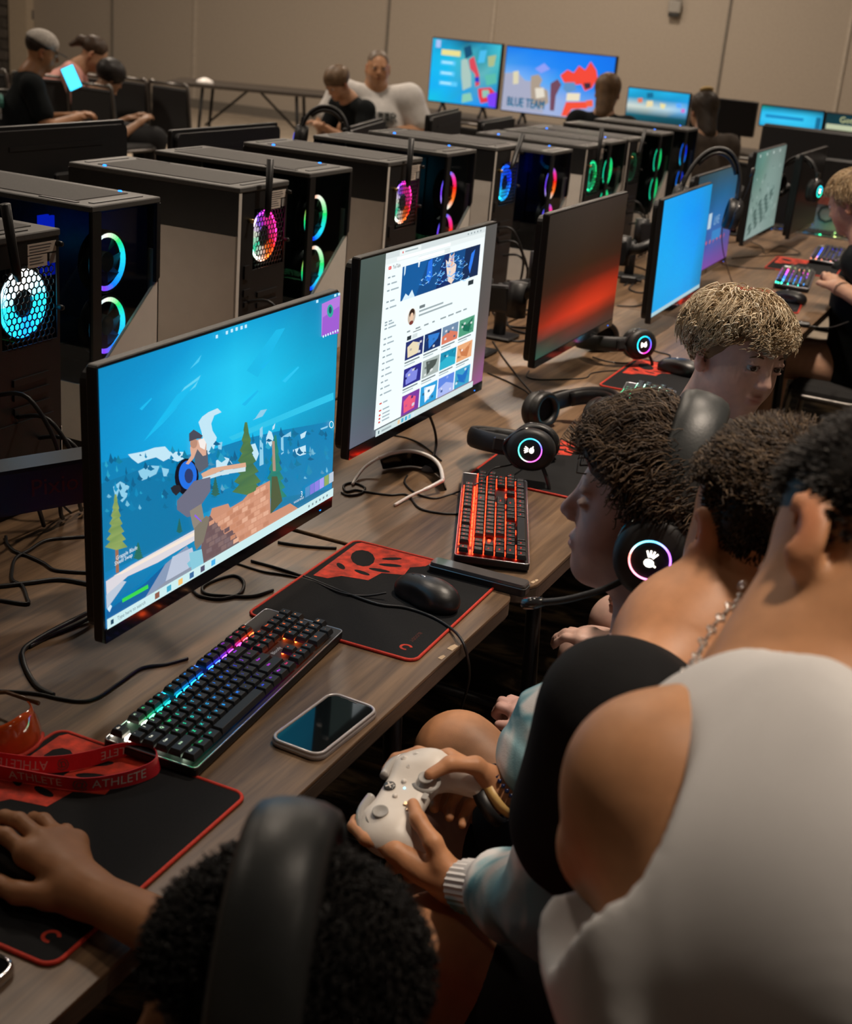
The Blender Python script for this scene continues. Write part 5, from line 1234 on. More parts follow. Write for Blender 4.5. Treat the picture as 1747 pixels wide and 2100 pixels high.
def eyes(parent, hf, s, look=(1, 0, 0)):
    for sg in (1, -1):
        e = MB().lathe([(.0001, -.0122)] + [(.0122 * math.sin(a), -.0122 * math.cos(a)) for a in [PI * k / 10 for k in range(1, 10)]] + [(.0001, .0122)], 16, hf @ Matrix.Scale(s, 4) @ T(.0810, sg * .031, .008)).build('eye', M_EYEW, parent, True)
        d = Vector(look).normalized(); u = d.cross(Vector((0, 0, 1))).normalized(); v = u.cross(d)
        Z = hf @ Matrix.Scale(s, 4) @ T(.0810, sg * .031, .008) @ frame(d * .0108, tuple(u), tuple(v), tuple(d)) if False else hf @ Matrix.Scale(s, 4) @ T(.0810, sg * .031, .008) @ frame(d * .0106, tuple(v), tuple(d.cross(v)), tuple(d))
        MB().lathe([(.0062, -.0005), (.0056, .0012), (0, .0022)], 14, Z).build('iris', M_IRIS, e, True)
def hair_strands(name, parent, hf, s, n, region, length, m=7, lift=.35, grav=.25, wave=.5, wf=35.0, r=.0011, cols=((.1, .06, .03),), crown=(-.45, 0, .89), off=.004, seed=1, flow=None, rad=(.095, .077, .081), ctr=(-.012, 0, .035), taper=.35, curl=0.0, sides=3, thick=.022, clump=1):
    g = np.random.default_rng(seed); D = g.normal(size=(n * 4, 3)); D /= np.linalg.norm(D, axis=1)[:, None]
    keep = region(D); kd = D[keep > 0]; kk = keep[keep > 0]
    if clump > 1:
        kd = kd[:max(1, n // clump)]; kk = kk[:max(1, n // clump)]; Dc = np.repeat(kd, clump, 0); kk = np.repeat(kk, clump); cl = np.repeat(g.uniform(.8, 1.15, len(kd)), clump)
        D = Dc + g.normal(size=Dc.shape) * .07; D /= np.linalg.norm(D, axis=1)[:, None]; L = kk * length * cl * g.uniform(.92, 1.06, len(D)); cph = np.repeat(7 * snoise(kd, 2.2, seed + 3) + g.normal(size=len(kd)) * .35, clump)
    else: D = kd[:n]; Dc = D; kk = kk[:n]; L = kk * length * g.uniform(.75, 1.15, len(D)); cph = None
    n = len(D)
    rad = np.array(rad); ctr = np.array(ctr); P = ctr + D * rad * .97; N = D / rad; N /= np.linalg.norm(N, axis=1)[:, None]
    cr = np.array(crown); Fw = D - cr * (D @ cr)[:, None]; Fw += g.normal(size=Fw.shape) * .12
    if flow is not None: Fw = Fw * .6 + np.array(flow(D))
    Fw /= np.linalg.norm(Fw, axis=1)[:, None] + 1e-6
    root = ctr + Dc * rad * .97; pts = [P.copy()]; ph = g.uniform(0, 6.28, n) if cph is None else cph + g.normal(size=n) * .25; lim = 1 + thick / rad.mean() * (g.uniform(.25, 1.0, n) if cph is None else .35 + .65 * (np.sin(cph * 7) * .5 + .5)) * np.clip(.45 + .9 * (D[:, 2] + .35), .3, 1)
    for k in range(1, m):
        t = k / (m - 1)
        W = np.stack([snoise(root + 9 * i, wf, seed + i) + .8 * np.sin(t * 7 + 5 * snoise(root, wf * .6, seed + 7 + i)) for i in range(3)], 1)
        C = 0
        if curl:
            B = np.cross(N, Fw); C = curl * (np.cos(ph + t * 9)[:, None] * B + np.sin(ph + t * 9)[:, None] * N)
        d = Fw * (1 - lift * (1 - t)) + N * lift * (1 - .7 * t) + np.array((0, 0, -1)) * grav * t + W * wave + C
        d /= np.linalg.norm(d, axis=1)[:, None]; P = P + d * (L / (m - 1))[:, None]
        q = (P - ctr) / (rad + off); ln = np.linalg.norm(q, axis=1); bad = ln < 1
        P[bad] = ctr + (P[bad] - ctr) / ln[bad][:, None]
        far = ln > lim; P[far] = ctr + (P[far] - ctr) * (lim / ln)[far][:, None]; pts.append(P.copy())
    X = np.stack(pts, 1)
    Rm = np.array(hf.to_3x3()); X = (X * s) @ Rm.T + np.array(hf.translation)
    Tn = np.gradient(X, axis=1); Tn /= np.linalg.norm(Tn, axis=2)[..., None] + 1e-9
    A = np.cross(Tn, np.array((.3, .5, .81))); A /= np.linalg.norm(A, axis=2)[..., None] + 1e-9; B = np.cross(Tn, A)
    rr = r * (1 - (1 - taper) * np.linspace(0, 1, m))[None, :, None] * g.uniform(.7, 1.3, n)[:, None, None]
    V = np.stack([X + rr * (math.cos(2 * PI * k / sides) * A + math.sin(2 * PI * k / sides) * B) for k in range(sides)], 2).reshape(-1, 3)
    idx = np.arange(n * m * sides).reshape(n, m, sides); a = idx[:, :-1]; b = idx[:, 1:]
    F = np.stack([a, np.roll(a, -1, 2), np.roll(b, -1, 2), b], -1).reshape(-1, 4)
    cc = np.array(cols)[g.integers(0, len(cols), n)] * g.uniform(.75, 1.2, n)[:, None]; vc = np.repeat(cc, m * sides, axis=0)
    me = bpy.data.meshes.new(name); me.vertices.add(len(V)); me.vertices.foreach_set('co', V.ravel())
    me.loops.add(F.size); me.loops.foreach_set('vertex_index', F.ravel().astype(np.int32)); me.polygons.add(len(F)); me.polygons.foreach_set('loop_start', np.arange(0, F.size, 4, dtype=np.int32)); 
    me.update(calc_edges=True); ca = me.color_attributes.new('Col', 'FLOAT_COLOR', 'POINT'); ca.data.foreach_set('color', np.c_[vc, np.ones(len(vc))].ravel()); me.polygons.foreach_set('use_smooth', [True] * len(F))
    o = link(name, me, M_HAIR, parent); o['kind'] = 'stuff'; return o
def hair_cap(parent, hf, s, col, prims, vox=.005, amp=.003, f=70.0, name='hair', seed=3):
    P = xf(prims, hf, s); V, F = blob(P, vox, wrinkle(amp * s, f / s, seed)); me = mesh_of(name, V, F, smooth=True, vcols=np.tile(np.array(col), (len(V), 1)) * (1 + .35 * snoise(V, 160, 4))[:, None])
    return link(name, me, M_HAIR, parent)
def hand_prims(J, r=1.0, palm=.013):
    """J: wrist, cmc + 4 finger chains + thumb chain of 3-d points"""
    p = []; w = J['wrist']
    for f in ('index', 'middle', 'ring', 'pinky'):
        p.append(('c', w, J[f][0], .017 * r, palm * r, .012))
    p.append(('c', J['index'][0], J['pinky'][0], .012 * r, .0105 * r, .01))
    for f, q in (('index', 1), ('middle', 1.03), ('ring', .98), ('pinky', .86)):
        c = J[f]; R = [.0098, .0088, .0078, .0066]
        for k in range(3): p.append(('c', c[k], c[k + 1], R[k] * q * r, R[k + 1] * q * r, .0035))
    c = J['thumb']; R = [.014, .0115, .0098, .0082]
    p.append(('c', w, c[0], .016 * r, .0145 * r, .012))
    for k in range(3): p.append(('c', c[k], c[k + 1], R[k] * r, R[k + 1] * r, .006))
    return p
def mapJ(J, M, mirror=False):
    g = lambda q: tuple(M @ Vector((-q[0] if mirror else q[0], q[1], q[2])))
    return {k: (g(v) if k == 'wrist' else [g(q) for q in v]) for k, v in J.items()}
def nails(parent, J, m, r=1.0):
    for f in ('index', 'middle', 'ring', 'pinky', 'thumb'):
        pass
GRIP = {'wrist': (.076, -.088, -.030), 'index': [(.080, -.018, .0), (.076, .020, .002), (.060, .044, -.002), (.044, .050, -.008)], 'middle': [(.083, -.036, -.012), (.074, -.010, -.034), (.052, -.008, -.044), (.036, -.016, -.043)],
        'ring': [(.080, -.052, -.022), (.070, -.030, -.046), (.050, -.029, -.054), (.035, -.036, -.050)], 'pinky': [(.074, -.068, -.030), (.064, -.050, -.052), (.047, -.049, -.059), (.034, -.053, -.056)],
        'thumb': [(.074, -.074, -.004), (.066, -.060, .016), (.048, -.034, .026), (.026, -.018, .023)]}

# ---------------------------------------------------------------- stacking chair
M_FRAME = mat('chair_frame', (.16, .15, .14), .35, metal=.8, noise=.1)
M_SEATF = mat('chair_fabric', (.022, .021, .021), .9, noise=.2, ns=300, bump=.2, bs=900)
def chair(label, x, y, rot, group=None, proto=[None]):
    """local +x is the direction the sitter faces"""
    if proto[0] is None:
        P = []
        P.append(('seat', MB().box((0, 0, .45), (.44, .44, .055), b=.02).mesh('seat'), M_SEATF))
        P.append(('backrest', MB().box((-.235, 0, .68), (.035, .40, .36), Ry(0), b=.015).mesh('backrest'), M_SEATF))
        for s in (-1, 1):
            P.append(('leg', MB().tube(spline([(-.21, s * .215, 0), (-.22, s * .215, .42), (-.235, s * .215, .60), (-.262, s * .205, .87), (-.262, s * .15, .885)], 4), .0115, 8).mesh('leg', True), M_FRAME))
            P.append(('leg', MB().tube(spline([(.24, s * .215, 0), (.21, s * .215, .425), (.16, s * .215, .432), (-.2, s * .215, .43)], 3), .0115, 8).mesh('leg', True), M_FRAME))
        P.append(('top_rail', MB().tube([(-.262, -.205, .88), (-.264, 0, .886), (-.262, .205, .88)], .0115, 8).mesh('top_rail', True), M_FRAME))
        P.append(('stretcher', MB().tube([(-.21, -.215, .2), (-.21, .215, .2)], .008, 8).mesh('stretcher', True), M_FRAME))
        for nm, me, m in P: me.materials.append(m)
        proto[0] = P
    t = thing('stacking_chair', label, 'chair', (x, y, 0), rot, group)
    for nm, me, m in proto[0]: link(nm, me, None, t)
    return t

# ================================================================== boy with the game controller (black tee over tie-dye sleeves)
def tiedye_mat():
    m = bpy.data.materials.new('tie_dye'); m.use_nodes = True; MATS['tie_dye'] = m; nt = m.node_tree; N = nt.nodes; L = nt.links; b = N['Principled BSDF']
    tc = N.new('ShaderNodeTexCoord'); n = N.new('ShaderNodeTexNoise'); n.inputs['Scale'].default_value = 11; n.inputs['Detail'].default_value = 2.5; n.inputs['Distortion'].default_value = .8; L.new(tc.outputs['Object'], n.inputs['Vector'])
    r = N.new('ShaderNodeValToRGB'); e = r.color_ramp.elements; e[0].position = .40; e[0].color = (.11, .27, .33, 1); e[1].position = .56; e[1].color = (.66, .64, .63, 1)
    k = r.color_ramp.elements.new(.47); k.color = (.30, .46, .50, 1)
    L.new(n.outputs['Fac'], r.inputs[0]); L.new(r.outputs[0], b.inputs['Base Color']); b.inputs['Roughness'].default_value = .85; b.inputs['Specular IOR Level'].default_value = .2
    n2 = N.new('ShaderNodeTexNoise'); n2.inputs['Scale'].default_value = 600; L.new(tc.outputs['Object'], n2.inputs['Vector']); bp = N.new('ShaderNodeBump'); bp.inputs['Strength'].default_value = .2; bp.inputs['Distance'].default_value = .002; L.new(n2.outputs[0], bp.inputs['Height']); L.new(bp.outputs[0], b.inputs['Normal'])
    return m
M_TIE = tiedye_mat()
M_BLACKTEE = mat('black_cotton', (.010, .010, .011), .9, noise=.15, ns=20, bump=.15, bs=700, spec=.15)
M_SHORTS = mat('black_shorts', (.013, .013, .014), .8, noise=.15, ns=20, bump=.1, bs=500, spec=.2)
CC = at(838, 1640, 1.62)
CX = Vector((-.05, .97, .24)).normalized(); CY_ = Vector((-.88, -.3, -.1)); CY_ = (CY_ - CX * CY_.dot(CX)).normalized(); CZ = CX.cross(CY_)
CF = frame(CC, CX, CY_, CZ)
SK2 = (.50, .235, .115)
def boy_controller():
    t = thing('person', 'seated boy in a black tee over tie-dye sleeves holding a white game controller', 'person', (-.10, 1.18, 0))
    t['group'] = 'players at the tables'
    inv = T(.10, -1.18, 0)
    HC = at(1572, 1098, 1.42); hf = head_frame(HC, (-.60, .74, -.22), .10); s = .97
    NB = at(1420, 1330, 1.40); SL = at(1262, 1460, 1.28); SRt = NB + (NB - SL) * .85 + np.array((0, 0, -.04))
    JR = mapJ(GRIP, CF); JL = mapJ(GRIP, CF, True)
    EL = at(1150, 1850, 1.40); ER = at(1150, 1505, 1.66)
    CH = at(1370, 1640, 1.38); PV = np.array((-.10, 1.14, .52))
    nk = tuple(hf @ Vector((-.03, 0, -.12)))
    hp = xf(head_prims(neck=0), hf, s) + [('c', tuple(hf @ Vector((-.02, 0, -.05))), tuple(NB), .047, .055, .04), ('c', tuple(NB), tuple(np.array(SL) * .6 + NB * .4), .055, .045, .04), ('c', tuple(NB), tuple(np.array(SRt) * .6 + NB * .4), .055, .045, .04), ('c', tuple(NB), tuple(CH), .07, .09, .05)]
    arms = []
    for J, E in ((JR, ER), (JL, EL)):
        w = np.array(J['wrist']); d = (np.array(E) - w); d /= np.linalg.norm(d)
        arms.append((hand_prims(J, .92) + [('c', tuple(w), tuple(w + d * .11), .021, .028, .015)], .0028))
    KL = at(895, 1965, 1.62); HL = at(1190, 2100, 1.64); KL2 = KL + np.array((-.02, -.005, -.42))
    KR = at(940, 1550, 1.96); HR = HL + np.array((.02, .24, .0))
    legs = [('c', tuple(HL), tuple(KL), .080, .068, .04), ('c', tuple(KL), tuple(KL2), .062, .038, .04), ('c', tuple(HR), tuple(KR), .075, .058, .04), ('c', tuple(KR), tuple(KR + np.array((-.01, .0, -.52))), .055, .036, .04), ('c', tuple(CH), tuple(PV), .09, .1, .05), ('c', tuple(HL), tuple(HR), .08, .08, .05),
            ('c', tuple(KL2), tuple(KL2 + np.array((-.13, 0, -.02))), .035, .03, .02)]
    KR2 = KR + np.array((-.01, 0, -.52)); legs.append(('c', tuple(KR2), tuple(KR2 + np.array((-.13, 0, -.02))), .035, .03, .02))
    b = body(t, [(hp, .004), arms[0], arms[1], (legs, .008)], SK2, hf, s); b.matrix_parent_inverse = inv
    # tee: torso plus short wide sleeves
    w1 = wrinkle(.007, 22, 2)
    SLe = SL * .45 + np.array(EL) * .55; SRe = SRt * .45 + np.array(ER) * .55
    tee = [('c', tuple(NB + np.array((0, 0, -.055))), tuple(CH), .085, .12, .06), ('c', tuple(CH), tuple(PV), .12, .135, .06), ('c', tuple(NB + np.array((.0, .0, -.05))), tuple(SL), .055, .066, .04), ('c', tuple(NB + np.array((0, 0, -.05))), tuple(SRt), .055, .068, .04), ('c', tuple(SL), tuple(SLe), .070, .076, .03), ('c', tuple(SRt), tuple(SRe), .070, .076, .03)]
    cloth(t, 'shirt', tee, .0075, M_BLACKTEE, w1).matrix_parent_inverse = inv
    sho = [('c', tuple(PV), tuple(HL), .12, .095, .05), ('c', tuple(PV), tuple(HR), .12, .095, .05), ('c', tuple(HL), tuple(HL * .60 + KL * .40), .095, .092, .04), ('c', tuple(HR), tuple(HR * .42 + KR * .58), .09, .088, .04)]
    cloth(t, 'shorts', sho, .008, M_SHORTS, wrinkle(.003, 30, 5)).matrix_parent_inverse = inv
    # tie-dye sleeves with ribbed cuffs
    for J, E, S, sd in ((JR, ER, SRt, 3), (JL, EL, SL, 9)):
        w = np.array(J['wrist']); E = np.array(E); d = (E - w) / np.linalg.norm(E - w)
        a = w + d * .030; m_ = w * .45 + E * .55
        cloth(t, 'sleeve', [('c', tuple(w + d * .062), tuple(m_), .034, .044, .02), ('c', tuple(m_), tuple(E), .046, .056, .02), ('c', tuple(E), tuple(E * .45 + S * .55), .056, .060, .03)], .0045, M_TIE, wrinkle(.010, 38, sd)).matrix_parent_inverse = inv
        zx = Vector(d); xx = zx.orthogonal().normalized(); yy = zx.cross(xx); F = frame(a, tuple(xx), tuple(yy), tuple(zx)); mb = MB(); n = 56
        prof = [(.0275, -.006), (.0300, -.004), (.0305, .030), (.031, .045)]
        vs = [((r * (1 + (.022 if k % 2 else -.022))) * math.cos(2 * PI * k / n), (r * (1 + (.022 if k % 2 else -.022))) * math.sin(2 * PI * k / n), z) for r, z in prof for k in range(n)]
        mb.add(vs, [(i * n + k, i * n + (k + 1) % n, (i + 1) * n + (k + 1) % n, (i + 1) * n + k) for i in range(3) for k in range(n)], F)
        mb.build('cuff', M_TIE, t).matrix_parent_inverse = inv
        if sd == 3:
            B = lambda off, tilt: F @ T(0, 0, off) @ Rx(tilt)
            MB().lathe([(.0285, -.0055), (.030, -.0055), (.030, .0055), (.0285, .0055)], 36, B(-.032, .25), cap=False).build('wristband', mat('yellow_band', (.62, .40, .14), .45, noise=.12, ns=90), t, True).matrix_parent_inverse = inv
            for row in range(1):
                for k in range(26):
                    a_ = 2 * PI * k / 26; MB().lathe([(.0005, -.0036), (.0036, 0), (.0005, .0036)], 6, B(-.017, .15) @ T(.0305 * math.cos(a_), .0305 * math.sin(a_), 0)).build('bead', mat('navy_bead', (.006, .014, .06), .25, noise=.1), t, True).matrix_parent_inverse = inv
            MB().lathe([(.0275, -.008), (.0285, -.008), (.0285, .008), (.0275, .008)], 30, B(-.047, .3), cap=False).build('watch_strap', M_BEZEL, t, True).matrix_parent_inverse = inv
    # short faded hair: stubble below, curls above
    top = [('e', (-.014, 0, .037), (.0955, .0775, .0805), None, .02), ('cut', (0, 0, -.045), (.35, 0, -1), 0), ('cut', (.066, 0, .045), (1, 0, .25), 0)]
    h = hair_cap(t, hf, s, (.020, .0135, .010), top, .005, .0045, 110); h.matrix_parent_inverse = inv
    def reg(D): return np.where((D[:, 2] > .18 + .1 * D[:, 0]), 1.0, np.where((D[:, 2] > -.75) & (D[:, 0] < .1), .12, 0)) * np.where((D[:, 0] > .72) & (D[:, 2] < .3), 0, 1)
    hair_strands('hair_strands', t, hf, s, 8000, reg, .030, m=7, lift=.70, grav=.0, wave=.7, wf=60, r=.0011, cols=((.050, .031, .019), (.11, .070, .038), (.030, .019, .013)), seed=21, curl=1.0, thick=.017, clump=5).matrix_parent_inverse = inv
    c_ = chair('black stacking chair under the boy with the controller', -.10, 1.17, PI - .25)
boy_controller()
def controller():
    t = thing('game_controller', 'white game controller held in both hands', 'game controller', CC); t.matrix_world = CF
    M_CW = mat('controller_white', (.66, .60, .54), .42, noise=.03); M_CG = mat('controller_grey', (.30, .28, .26), .4, noise=.05); M_CLR = mat('controller_clear', (.42, .40, .38), .12, noise=.05, coat=.5); M_GB = mat('controller_gold', (.75, .50, .32), .25, metal=.9, noise=.05)
    pr = [('b', (0, .006, 0), (.052, .030, .0135), None, .012, .01), ('e', (.055, .004, -.001), (.030, .034, .017), None, .02), ('e', (-.055, .004, -.001), (.030, .034, .017), None, .02), ('c', (.060, -.008, -.004), (.066, -.062, -.020), .021, .014, .018), ('c', (-.060, -.008, -.004), (-.066, -.062, -.020), .021, .014, .018)]
    V, F = blob(pr, .0028); link('shell', mesh_of('shell', V, F, smooth=True), M_CW, t)
    for s in (-1, 1):
        MB().tube(spline([(s * .018, .040, .008), (s * .045, .041, .006), (s * .072, .026, .0)], 5), [.006] * 11, 8).build('bumper', M_CLR, t, True)
        MB().tube([(s * .045, .040, -.008), (s * .052, .046, -.018)], [.012, .010], 10).build('trigger', M_CW, t, True)
    for x, y in ((-.047, .014), (.022, -.014)):
        MB().lathe([(.0175, .0125), (.0175, .0138), (.013, .0142)], 24, T(x, y, 0), cap=False).build('stick_ring', M_CG, t, True)
        MB().lathe([(.005, .010), (.0045, .018), (.0095, .0195), (.0095, .022), (.008, .0215), (.0, .021)], 22, T(x, y, 0)).build('thumb_stick', M_CG, t, True)
    dp = thing_part = MB().box((-.022, -.014, .0155), (.020, .0068, .004), b=.001).box((-.022, -.014, .0155), (.0068, .020, .004), b=.001).build('direction_pad', M_GB, t)
    for (dx, dy), L_ in (((0, .011), 'Y'), ((.011, 0), 'B'), ((0, -.011), 'A'), ((-.011, 0), 'X')):
        b_ = MB().lathe([(.0048, .013), (.0048, .0165), (.0035, .0176), (0, .018)], 16, T(.047 + dx, .014 + dy, 0)).build('button', M_CW, t, True)
        MB().text(L_, .006, T(.047 + dx, .014 + dy, .0181)).build('letter', M_CG, b_)
    lg = MB().lathe([(.0072, .013), (.0072, .0152), (.006, .0158), (0, .016)], 20, T(0, .024, 0)).build('logo_button', mat('controller_logo', (.05, .05, .05), .25, noise=.1), t, True)
    MB().box((0, .024, .0161), (.010, .0016, .0004), T(0, .024, 0) @ Rz(.75) @ T(0, -.024, 0)).build('logo_stroke', M_CW, lg)
    MB().box((0, .024, .0161), (.010, .0016, .0004), T(0, .024, 0) @ Rz(-.75) @ T(0, -.024, 0)).build('logo_stroke', M_CW, lg)
    for x in (-.013, .013): MB().lathe([(.0032, .013), (.0032, .0155), (0, .016)], 12, T(x, .011, 0)).build('menu_button', M_CW, t, True)
    MB().box((.003, .006, .0143), (.0018, .0018, .001), col=H('80d8ff')).build('status_light', M_GLOWX, t)
    MB().prism(rrect(.009, .007, .001, 1), .0136, .0140, T(0, -.022, 0)).build('sticker', M_CG, t)
controller()

# ================================================================== boy wearing the lit headset
M_DENIM = mat('blue_dye_shirt', (.30, .42, .62), .85, noise=1, ns=9, col2=(.72, .74, .80), bump=.1, bs=600, spec=.2)
def boy_headset():
    t = thing('person', 'boy in a pale blue dyed shirt wearing a headset with a glowing ring', 'person', (-.30, 1.62, 0)); t['group'] = 'players at the tables'
    inv = T(.30, -1.62, 0)
    ear = at(1332, 1150, 1.56); d = Vector((-.94, -.20, .10)); s = .99
    hf0 = head_frame((0, 0, 0), d, .02); off = hf0.to_3x3() @ Vector((-.008, .112, -.020)); HC = Vector(ear) - off * s; hf = head_frame(HC, d, .02)
    NB = np.array(hf @ Vector((-.045, 0, -.165))) + np.array((.01, 0, 0)); SL = NB + np.array((.0, -.135, -.055)); SRt = NB + np.array((.0, .14, -.055)); CH = NB + np.array((-.01, 0, -.22)); PV = np.array((-.24, 1.62, .52))
    hp = xf(head_prims(neck=0, ears=(0, 0)), hf, s) + [('c', tuple(hf @ Vector((-.02, 0, -.05))), tuple(NB), .046, .052, .04), ('c', tuple(NB), tuple(CH), .06, .09, .05)]
    EL = SL + np.array((-.02, -.05, -.22)); WL = np.array(at(1245, 1372, 1.38))
    ER = SRt + np.array((-.08, .03, -.2)); WR = np.array((-.50, 1.74, .64))
    HD = np.array(at(1330, 1300, 1.36))
    dd = Vector(HD - WL).normalized(); up = Vector((0, -.3, .9)); sd = dd.cross(up).normalized(); hM = frame(tuple(WL), tuple(dd), tuple(-sd), tuple(sd.cross(dd)))
    LH = {'wrist': (0, 0, 0), 'index': [(.070, .024, .004), (.098, .022, .004), (.108, .016, -.014), (.100, .010, -.026)], 'middle': [(.074, .006, .006), (.104, .005, .004), (.112, .003, -.016), (.102, 0, -.028)], 'ring': [(.070, -.012, .004), (.098, -.012, .002), (.106, -.010, -.016), (.096, -.010, -.026)], 'pinky': [(.062, -.027, 0), (.084, -.028, -.002), (.090, -.026, -.016), (.082, -.024, -.024)], 'thumb': [(.02, .024, -.006), (.045, .040, -.008), (.068, .044, -.010), (.088, .042, -.014)]}
    J = mapJ(LH, hM)
    RM = axes(WR, (0, 1, 0), (0, 0, 1)); 
    hand2 = mapJ({k: (v if k == 'wrist' else v) for k, v in LH.items()}, frame(tuple(WR), (-1, .1, 0), (-.1, -1, 0), (0, 0, 1)))
    arm_l = hand_prims(J, .85) + [('c', tuple(WL), tuple(EL), .023, .036, .02)]
    arm_r = hand_prims(hand2, .92) + [('c', tuple(WR), tuple(ER), .023, .036, .02)]
    b = body(t, [(hp, .004), (arm_l, .0032), (arm_r, .004), ([('c', tuple(CH), tuple(PV), .1, .11, .05), ('c', tuple(PV), tuple(PV + np.array((-.36, -.08, .0))), .09, .06, .05), ('c', tuple(PV), tuple(PV + np.array((-.36, .1, .0))), .09, .06, .05), ('c', tuple(PV + np.array((-.36, -.08, .0))), tuple(PV + np.array((-.36, -.08, -.48))), .058, .035, .03), ('c', tuple(PV + np.array((-.36, .1, .0))), tuple(PV + np.array((-.36, .1, -.48))), .058, .035, .03)], .009)], (.50, .30, .26), hf, s)
    b.matrix_parent_inverse = inv
    tee = [('c', tuple(NB + np.array((0, 0, -.05))), tuple(CH), .085, .125, .05), ('c', tuple(CH), tuple(PV), .125, .14, .05), ('c', tuple(NB + np.array((0, 0, -.05))), tuple(SL), .055, .066, .04), ('c', tuple(NB + np.array((0, 0, -.05))), tuple(SRt), .055, .066, .04), ('c', tuple(SL), tuple(SL * .3 + EL * .7), .066, .07, .03), ('c', tuple(SRt), tuple(SRt * .3 + ER * .7), .066, .07, .03)]
    cloth(t, 'shirt', tee, .007, M_DENIM, wrinkle(.004, 30, 12)).matrix_parent_inverse = inv
    cloth(t, 'shorts', [('c', tuple(PV), tuple(PV + np.array((-.25, -.07, .005))), .13, .085, .05), ('c', tuple(PV), tuple(PV + np.array((-.25, .08, .005))), .13, .085, .05)], .009, M_SHORTS, wrinkle(.003, 30, 5)).matrix_parent_inverse = inv
    MB().lathe([(.0265, -.003), (.0275, 0), (.0265, .003)], 30, frame(tuple(WL + np.array(dd) * -.008), tuple(sd), tuple(sd.cross(dd)), tuple(dd)), cap=False).build('bracelet', mat('teal_band', (.05, .5, .45), .4, noise=.05), t, True).matrix_parent_inverse = inv
    cap = [('e', (-.018, 0, .050), (.102, .083, .086), None, .02), ('e', (.050, 0, .075), (.058, .066, .042), None, .03), ('cut', (0, 0, -.035), (.45, 0, -1), 0)]
    hair_cap(t, hf, s, (.035, .022, .014), cap, .005, .005, 60).matrix_parent_inverse = inv
    def reg(D): return np.where((D[:, 2] > -.15 - .45 * np.clip(-D[:, 0], 0, 1)) & ~((D[:, 0] > .55) & (D[:, 2] < .25)), 1.0, 0.0) * (.7 + .5 * np.clip(D[:, 0] + .3, 0, 1))
    hair_strands('hair_strands', t, hf, s, 5200, reg, .085, m=9, lift=.22, grav=.12, wave=.34, wf=30, r=.0012, cols=((.050, .031, .019), (.085, .054, .032), (.030, .019, .013), (.13, .085, .05)), seed=5, rad=(.100, .082, .086), off=.003, crown=(-.6, .1, .79), curl=.3, thick=.040, clump=9, flow=lambda D: np.stack([np.full(len(D), .35), 0 * D[:, 0], 0 * D[:, 0]], 1)).matrix_parent_inverse = inv
    # soft brow ridge strands
    headset('headset with a pink and cyan ring worn by the boy in the blue dyed shirt', hf @ Matrix.Scale(s, 4) @ T(-.008, 0, -.006) @ Rz(PI / 2) @ Matrix.Identity(4) if False else frame(tuple(hf @ (Vector((-.008, 0, -.018)) * s)), tuple(hf.to_3x3() @ Vector((0, 1, 0))), tuple(hf.to_3x3() @ Vector((-1, 0, 0))), tuple(hf.to_3x3() @ Vector((0, 0, 1)))) @ Rx(-.10), lit=[(0, H('c070ff')), (.12, H('b060ff')), (.25, H('60c0ff')), (.40, H('80f0ff')), (.5, H('ff8070')), (.68, H('ff90b0')), (.82, H('ff80e0')), (1, H('c070ff'))],
            top=.168, wband=.030, band=M_BAND, w=.088, micdir=[(0, -.02, -.040), (.004, -.040, -.060), (-.002, -.075, -.090), (-.016, -.105, -.112)])
    chair('black stacking chair under the boy with the glowing headset', -.22, 1.64, PI)
    o = MB().tube(spline([tuple(p) for p in (np.array(ear) + np.array((.0, -.02, -.06)), np.array(at(1325, 1232, 1.46)), np.array(at(1290, 1280, 1.42)), np.array(at(1262, 1325, 1.40)), np.array(at(1240, 1400, 1.42)))], 6), .0022, 7).build('cable', M_CABLE, None, True)
    tag(o, 'headset lead hanging down the pale blue dyed shirt', 'cable')
boy_headset()

